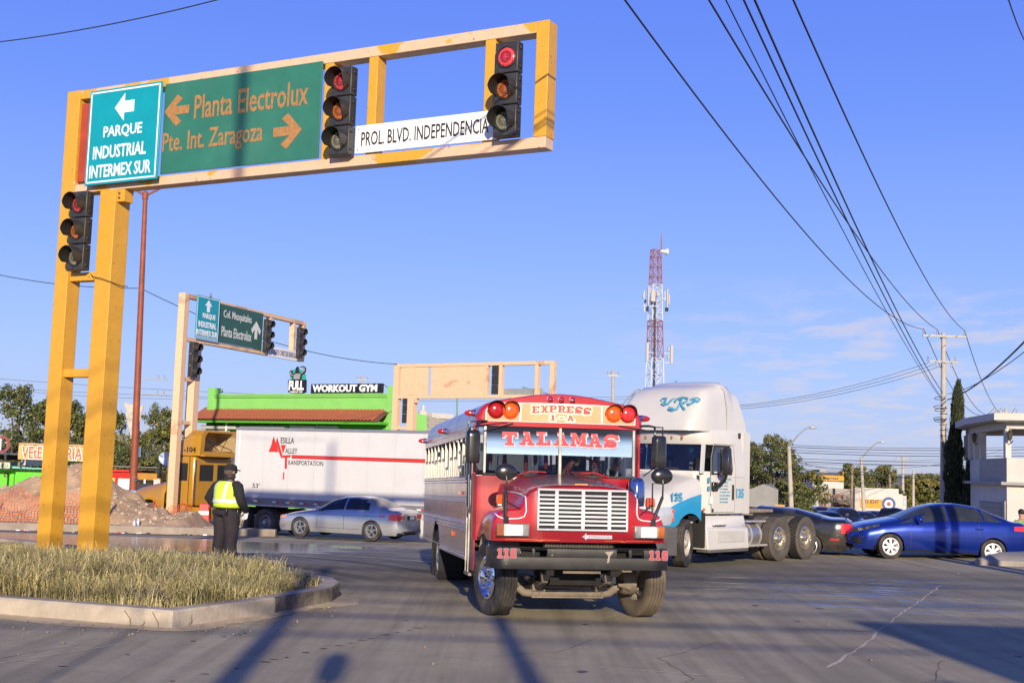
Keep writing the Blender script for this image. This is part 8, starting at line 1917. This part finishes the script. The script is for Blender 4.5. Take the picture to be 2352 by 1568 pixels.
def netline(P,h,seed,sag=.12):
    rg=random.Random(seed); P=[Vector(p_) for p_ in P]; L=[0]
    for i in range(1,len(P)): L.append(L[-1]+(P[i]-P[i-1]).length)
    def at(s_):
        for i in range(1,len(P)):
            if s_<=L[i]: return P[i-1].lerp(P[i],(s_-L[i-1])/(L[i]-L[i-1]))
        return P[-1]
    cols=int(L[-1]/.11); rows=int(h/.09); grid=[]
    for i in range(cols+1):
        s_=L[-1]*i/cols; p=at(s_); hh=h*(1-sag*abs(math.sin(s_*1.9+seed))-.06*math.sin(s_*6)); col=[]
        for j in range(rows+1):
            f=j/rows; w=.07*math.sin(s_*5+j*.8+seed)+.04*math.sin(s_*13+j)
            col.append(Vector((p.x+.03*math.sin(j*1.3+s_*3),p.y-w-.10*math.sin(f*3.1),zg(p.x,p.y)+.22+hh*f)))
        grid.append(col)
    b=MB()
    for i in range(cols+1):
        for j in range(rows): 
            a,c=grid[i][j],grid[i][j+1]; b.add([a+Vector((-.010,0,0)),a+Vector((.010,0,0)),c+Vector((.010,0,0)),c+Vector((-.010,0,0))],[(0,1,2,3)])
            if i<cols and rg.random()>.03:
                a,c=grid[i][j],grid[i+1][j]; b.add([a+Vector((0,0,-.007)),c+Vector((0,0,-.007)),c+Vector((0,0,.007)),a+Vector((0,0,.007))],[(0,1,2,3)])
    return b
nt_=thing('safety_netting','sagging orange plastic safety netting in front of the earth heap','netting'); o=netline([(-20,41.5,0),(-17,41.8,0),(-15.4,42.2,0),(-13.6,42.7,0)],1.15,2).build('mesh',m_net,nt_); o['kind']='stuff'
for x,y in ((-17.35,41.75),(-13.6,42.65)): MB().tube([(x,y,zg(x,y)),(x+.03,y,zg(x,y)+1.5)],.035,6).build('stake',mat('stake_rust',(.20,.09,.05),.8),nt_)
n2=thing('safety_netting','torn orange netting wrapped round the feet of the beige gantry','netting'); o=netline([(-13.9,45.0,0),(-13.4,49.4,0),(-12.95,49.3,0),(-12.4,50.8,0),(-11.9,51.4,0)],1.0,5,.3).build('mesh',m_net,n2); o['kind']='stuff'
q=pt(468,1198,50.3); bo=thing('traffic_drum','bright red plastic channelling post beside the beige gantry legs','barrier',(q.x,50.3,zg(q.x,50.3)+.2)); MB().loft([[(x*k,y*k,z) for x,y in ((-.24,-.12),(.24,-.12),(.24,.12),(-.24,.12))] for z,k in ((0,1.1),(.1,1.0),(.85,.8),(.9,.6))]).build('body',mat('drum_red',(.62,.035,.025),.4,var=.1),bo,bevel=.03); MB().box(-.20,.20,-.12,-.112,.45,.6).build('band',m_white,bo)
for k,(px,py,Y,lb) in enumerate(((318,1183,43.5,'clear plastic bottle propped at the foot of the rusty lamp pole'),(309,1190,43.2,'second smaller plastic bottle left of the clear one'))):
    q=pt(px,py,Y); t=thing('plastic_bottle',lb,'bottle',(q.x,Y,zg(q.x,Y)+.22)); MB().lathe([(.05,0),(.055,.02),(.055,.18-.05*k),(.02,.25-.05*k),(.02,.29-.05*k)],(0,0,0),'Z',12,caps=True).build('bottle_body',mat('bottle_pet',(.5,.55,.55),.2,var=.1),t,smooth=40); MB().lathe([(.022,.29-.05*k),(.022,.31-.05*k)],(0,0,0),'Z',10,caps=True).build('cap',m_lblue,t)
b=MB()
for k in range(160):
    s_=rt.random(); p=Vector((-15.9,41.0)).lerp(Vector((-9.2,44.2)),s_); x,y=p.x+rt.uniform(-.3,.1),p.y+rt.uniform(.1,1.4)*(1 if rt.random()<.6 else -.9); z=zg(x,y)+(.235 if y>p.y+.05 else .02)
    b.cbox((x,y,z),(rt.uniform(.03,.16),rt.uniform(.03,.1),rt.uniform(.01,.05)),rt.choice((0,0,1,2,3)),rt.random()*3,rt.uniform(-.3,.3))
o=b.build('litter',[m_white,m_logor,m_rub,mat('litter_foil',(.5,.5,.5),.3,.6)]); tag(o,'scattered litter and scraps along the far left kerb','litter',kind='stuff')
# ================================================================ trees
def leafmat(n,c): 
    m=mat(n,c,.7,var=.35,vs=1.2); return m
LG=[leafmat('leaf_dark',(.055,.070,.02)),leafmat('leaf_mid',(.095,.118,.03)),leafmat('leaf_light',(.16,.17,.045)),leafmat('leaf_yellow',(.30,.22,.045))]
m_bark=mat('bark',(.12,.085,.06),.9,var=.3,vs=4)
def tree(label,px,ptop,Y,W,H_,seed,n=9000,ls=.16,mixw=(.35,.4,.2,.05),nb=26,group=None,trunk=.18,D=None,flat=.8,name='tree',low=.18):
    q=pt(px,ptop,Y); z0=zg(q.x,Y); H=q.z-z0; n=int(n*1.45); ls*=1.12; t=thing(name,label,'tree',(q.x,Y,z0),0,group); rg=np.random.default_rng(seed); D=D or W*.8
    blobs=[]
    for k in range(nb):
        f=rg.random()**.8; zc=H*(low+(.93-low)*f); env=math.sin(math.pi*min(1,max(.12,(f*.82+.16))))**.6
        a=rg.uniform(0,6.28); rr=rg.random()**.5*env; r=rg.uniform(.13,.24)*W*(1.1-.45*f)
        blobs.append((rr*math.cos(a)*(W/2-r*.6),rr*math.sin(a)*(D/2-r*.5),min(zc,H-r*flat*.8),r))
    blobs.append((0,0,H-.14*W,.15*W))
    ws=np.array([b[3]**2 for b in blobs]); ws/=ws.sum(); V=[];F=[];M=[]
    cnt=rg.multinomial(n,ws); cum=np.cumsum(mixw); VV=[];MM=[]
    for (bx,by,bz,r),c in zip(blobs,cnt):
        if c<2: continue
        base_=rg.uniform(-.16,.16); tw=unit(rg.normal(size=(max(3,c//45),3)))
        d=unit(tw[rg.integers(len(tw),size=c)]+rg.normal(size=(c,3))*.22); rad=r*(.45+.75*rg.random(c)**.6)
        p=np.array([bx,by,bz])+d*rad[:,None]*np.array([1,1,flat]); s_=(ls*rg.uniform(.55,1.4,c))[:,None]
        a=unit(rg.normal(size=(c,3))); c2=unit(np.cross(a,rg.normal(size=(c,3))))
        V_=np.stack([p-a*s_*.5,p+c2*s_*.22,p+a*s_*.5,p-c2*s_*.22],1); ok=p[:,2]>H*.06
        VV.append(V_[ok]); MM.append(np.searchsorted(cum,np.clip(rg.random(c)+base_,0,.999))[ok])
    o=polymesh('crown',np.concatenate(VV),4,np.clip(np.concatenate(MM),0,3),LG); o.parent=t
    b=MB(); b.tube([(0,0,-.2),(.1,0,H*.25),(-.05,.05,H*.5),(.05,0,H*.78)],[trunk,trunk*.8,trunk*.5,trunk*.15],8)
    for (bx,by,bz,r) in blobs[:14]: b.tube([(0,0,H*rg.uniform(.15,.4)),(bx*.5,by*.5,bz*.75),(bx,by,bz)],[trunk*.45,trunk*.25,.02],5)
    b.build('trunk',m_bark,t,smooth=60); return t
tree('tall leafy tree at the left picture edge behind the Veterinaria sign',45,884,82,7.2,0,11,11500,.20,(.30,.42,.24,.04),34,low=.1)
tree('green tree with upright tips right of the leftmost tree, seen between the yellow legs',140,905,80,5.6,0,12,9000,.19,(.28,.42,.25,.05),28,low=.1)
tree('yellowing tree left of the rusty lamp pole',243,932,80,5.2,0,13,9000,.18,(.18,.36,.32,.14),26,low=.1)
tree('dark low shrubby tree behind the red shop',205,1005,74,6.5,0,14,9000,.17,(.6,.3,.1,0),22,low=.05)
tree('rounded yellow green tree between the rusty pole and the beige gantry',372,922,78,4.6,0,15,10500,.16,(.14,.36,.34,.16),28,low=.08)
tree('dark tree behind the beige gantry legs',440,985,80,4.2,0,16,7000,.17,(.45,.38,.15,.02),18,low=.08)
tree('low dark bush behind the satellite dish',318,1020,72,5.,0,17,6000,.15,(.4,.38,.18,.04),18,low=.05)
tree('large feathery tree directly right of the white cab',1772,1000,80,4.6,0,21,9500,.15,(.22,.42,.32,.04),34,low=.12)
tree('drooping tree in front of the yellow courier building',1846,1062,78,3.4,0,22,6000,.13,(.22,.42,.32,.04),22,low=.08)
tree('thin tree top poking out right behind the tractor fairing',1722,1012,84,3.4,0,27,7000,.14,(.25,.42,.3,.03),18,low=.12)
tree('rounded green tree behind the grey block wall and lamp pole',1962,1066,125,5.2,0,23,8000,.22,(.15,.45,.35,.05),22)
tree('wide green tree left of the transformer pole',2028,1068,130,5.0,0,24,8000,.22,(.15,.45,.35,.05),22)
for k,(px,py,W) in enumerate(((2092,1092,5.),(2128,1088,6),(2162,1095,5.5))): tree(('hazy olive tree right of the transformer pole','hazy ochre tree in the middle of the far right group','hazy tree just left of the cypresses')[k],px,py,170,W,0,30+k,6000,.30,(.1,.3,.35,.25),18,low=.05)
tree('small dark tree behind the cypress and the corner house',2262,1075,75,3.0,0,41,5000,.14,(.4,.3,.1,.2),14,low=.05)
def cypress(label,pts,Y,seed,n=9000):
    """pts: (px,py,halfwidth px) from top to bottom"""
    c0=pt(pts[-1][0],pts[-1][1],Y); z0=zg(c0.x,Y); t=thing('cypress',label,'tree',(c0.x,Y,z0),0,'cypresses by the utility pole'); rg=np.random.default_rng(seed)
    zs=[pt(p[0],p[1],Y).z-z0 for p in pts][::-1]; xs_=[pt(p[0],p[1],Y).x-c0.x for p in pts][::-1]; ws=[p[2]/FPX*Y for p in pts][::-1]; zs[0]=0.2
    V=[];F=[];M=[];k=0
    for _ in range(n):
        z=rg.uniform(0.2,zs[-1]); x=np.interp(z,zs,xs_); w=np.interp(z,zs,ws); a=rg.uniform(0,6.28); r=w*(.55+.5*rg.random()**.5)*(1+.13*math.sin(z*5+a*2)+.08*math.sin(z*13+a*5))
        p=np.array([x+r*math.cos(a),r*math.sin(a),z]); s_=rg.uniform(.07,.2); up=np.array([math.cos(a)*.35+rg.normal()*.12,math.sin(a)*.35+rg.normal()*.12,1.]); up/=np.linalg.norm(up); sd_v=np.cross(up,rg.normal(size=3)); sd_v/=np.linalg.norm(sd_v)
        V+=[tuple(p-sd_v*s_*.16),tuple(p+sd_v*s_*.16),tuple(p+up*s_*1.2)]; F.append((k,k+1,k+2)); k+=3; M.append(int(rg.random()<.35))
    me=bpy.data.meshes.new('crown'); me.from_pydata(V,[],F); me.materials.append(leafmat('cypress_dark',(.028,.038,.014))); me.materials.append(leafmat('cypress_light',(.075,.085,.03))); me.polygons.foreach_set('material_index',M); me.update()
    o=bpy.data.objects.new('crown',me); COL.objects.link(o); o.parent=t
    rings=[[(np.interp(z,zs,xs_)+np.interp(z,zs,ws)*.62*math.cos(a_),np.interp(z,zs,ws)*.62*math.sin(a_),z) for a_ in np.linspace(0,6.28,11)[:-1]] for z in np.linspace(.3,zs[-1]*.97,14)]
    MB().loft(rings).build('inner_foliage',leafmat('cypress_dark',(.028,.038,.014)),t)
    MB().tube([(0,0,-.2),(xs_[-1]*.5,0,zs[-1]*.5)],[.16,.06],8).build('trunk',m_bark,t)
cypress('tall narrow cypress directly right of the concrete utility pole',[(2203,878,1),(2200,895,6),(2200,920,10),(2199,945,13.5),(2199,970,12),(2196,985,10),(2194,1000,12),(2192,1030,17),(2191,1060,19),(2192,1110,20),(2194,1150,20),(2194,1215,17)],61,5,16000)
cypress('shorter dark cypress with a crooked tip left of the corner house',[(2242,1008,1.5),(2244,1016,4),(2240,1026,5),(2239,1036,9),(2236,1060,12),(2233,1095,14),(2228,1150,17),(2226,1215,15)],60,6,11000)
# ================================================================ hills on the horizon
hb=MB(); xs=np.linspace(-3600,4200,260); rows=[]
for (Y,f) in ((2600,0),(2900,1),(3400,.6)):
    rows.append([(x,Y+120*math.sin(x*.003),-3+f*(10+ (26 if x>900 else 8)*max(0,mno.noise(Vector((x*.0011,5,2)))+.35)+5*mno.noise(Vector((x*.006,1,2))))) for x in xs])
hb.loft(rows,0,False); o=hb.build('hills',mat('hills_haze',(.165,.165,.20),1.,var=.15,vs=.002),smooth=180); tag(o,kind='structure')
tw2=MB(); rg=np.random.default_rng(77); V=[];F=[];k=0
for _ in range(9000):
    x=rg.uniform(-260,260); y=230+rg.uniform(0,60); h=2.2+1.6*math.sin(x*.11)*math.sin(x*.043)+rg.uniform(-1.2,1.2); z=zg(x,200)+rg.uniform(0,max(.6,h)); s_=rg.uniform(.4,1.1); a=rg.normal(size=3)*s_; c2=rg.normal(size=3)*s_*.5; p=np.array([x,y,z])
    V+=[tuple(p-a*.5),tuple(p+c2),tuple(p+a*.5),tuple(p-c2)]; F.append((k,k+1,k+2,k+3)); k+=4
me=bpy.data.meshes.new('far_trees'); me.from_pydata(V,[],F); me.materials.append(leafmat('far_leaf',(.09,.10,.05))); o=bpy.data.objects.new('far_trees',me); COL.objects.link(o); tag(o,'far off belt of trees closing the street behind everything','tree belt',kind='stuff')
# ================================================================ birds and what stands behind the photographer (their shadows fall into view)
for (p,lb,dk) in ((on(gb,(1.95,.12,9.10)),'small grey dove perched on top of the beige Mezquitales gantry',1),(pt(510,903,80.9),'pale pigeon on the left corner pillar of the gym',0)):
    t=thing('bird',lb,'bird',p,R(200)); MB().loft(rings_ell([(0,-.13,.05,.01,.01),(0,-.10,.08,.04,.035),(0,-.04,.10,.06,.055),(0,.04,.12,.065,.06),(0,.09,.16,.045,.045),(0,.10,.20,.035,.035),(0,.10,.23,.02,.02)],12)).build('body',mat('feather_grey',(.22,.21,.20) if dk else (.5,.5,.5),.8,var=.3,vs=20),t,smooth=180)
    MB().cbox((0,-.18,.04),(.05,.14,.012)).build('tail',mat('feather_grey'),t); MB().sphere((0,.11,.25),.032,10,6).build('head',mat('feather_grey'),t,smooth=180); MB().tube([(0,.14,.25),(0,.165,.245)],[.008,.002],5).build('beak',m_rub,t)
q=pt(2730/1.0,1,1) if False else None
q=pt(1553,876,70); t=thing('bird','tiny dark bird flying over the white cab','bird',q); MB().loft([[(-.25,0,.05),(0,-.04,0),(.25,0,.08)],[(-.22,.1,.05),(0,.12,.0),(.22,.1,.08)]],0,False).build('wings',m_rub,t); MB().sphere((0,.03,0),.06,8,6,0,(.6,1.6,.6)).build('body',m_rub,t)
def post(name,label,cat,x,y,h,r,m,extra=None): 
    t=thing(name,label,cat,(x,y,0)); MB().tube([(0,0,0),(0,0,h)],[r,r*.85],12).build('pole',m,t,smooth=60); return t
post('utility_pole','stout pole behind the photographer whose shadow crosses the island tip','utility pole',-1.17,-6,8.9,.15,m_conc)
post('traffic_pole','shorter pole behind the photographer whose shadow reaches the bus wheel','pole',1.52,-5,6.6,.13,m_yel)
t=post('lamp_post','slim post with a lantern head behind the photographer','lamp post',-.38,-5,4.95,.035,m_blk); MB().lathe([(.05,0),(.13,.08),(.15,.45),(.05,.55)],(0,0,4.95),'Z',12,caps=True).build('lantern',m_blk,t)
post('utility_pole','first of two tall poles right of the photographer shading the blue car','utility pole',11.72,22,8.5,.15,m_conc); post('utility_pole','second of two tall poles right of the photographer shading the blue car','utility pole',12.08,22.1,8.5,.12,m_conc)
t=post('mast','added unseen mast behind the photographer, thick top shaped to shade the green board','mast',-2.75,-6,14.,.022,m_cross); MB().tube([(0,0,13.9),(0,0,18.5)],.085,10).build('stripe_caster',m_white,t)  # added caster: thick top throws the sign stripe, thin shaft leaves the road clear
t=thing('roadside_shop','shop with a raised signboard behind the photographer on the right','building',(0,-5,0)); MB().ext([(4.8,0),(4.75,4.8),(5.75,5.35),(6.6,5.1),(12,5.15),(12,0)],-3,0).build('wall',m_plaster,t); MB().box(6.55,12,-.3,0,5.35,6.9).build('signboard',m_plaster,t)
tree('small tree behind the photographer shading the road at the lower left',-900,100,30,3.,0,50,3000,.2,nb=12); tt_=bpy.data.objects[[o.name for o in bpy.data.objects if o.get('label','').startswith('small tree behind the photographer')][0]]; tt_.location=(-5.2,-4,0); sc_=5.9/max(v.co.z for v in tt_.children[0].data.vertices); tt_.scale=(sc_,sc_,sc_)
for k in range(7):
    y=-7.5; z=6.6+.55*k; wire('street_cable','one of the thick cables overhead behind the photographer, shadows cross the road',[(x_,y+.02*x_,z-.0006*(x_*20-100)+.15*math.sin(x_*.1)) for x_ in np.linspace(-30,30,30)],.05 if k%2 else .035,'cables overhead behind the photographer')
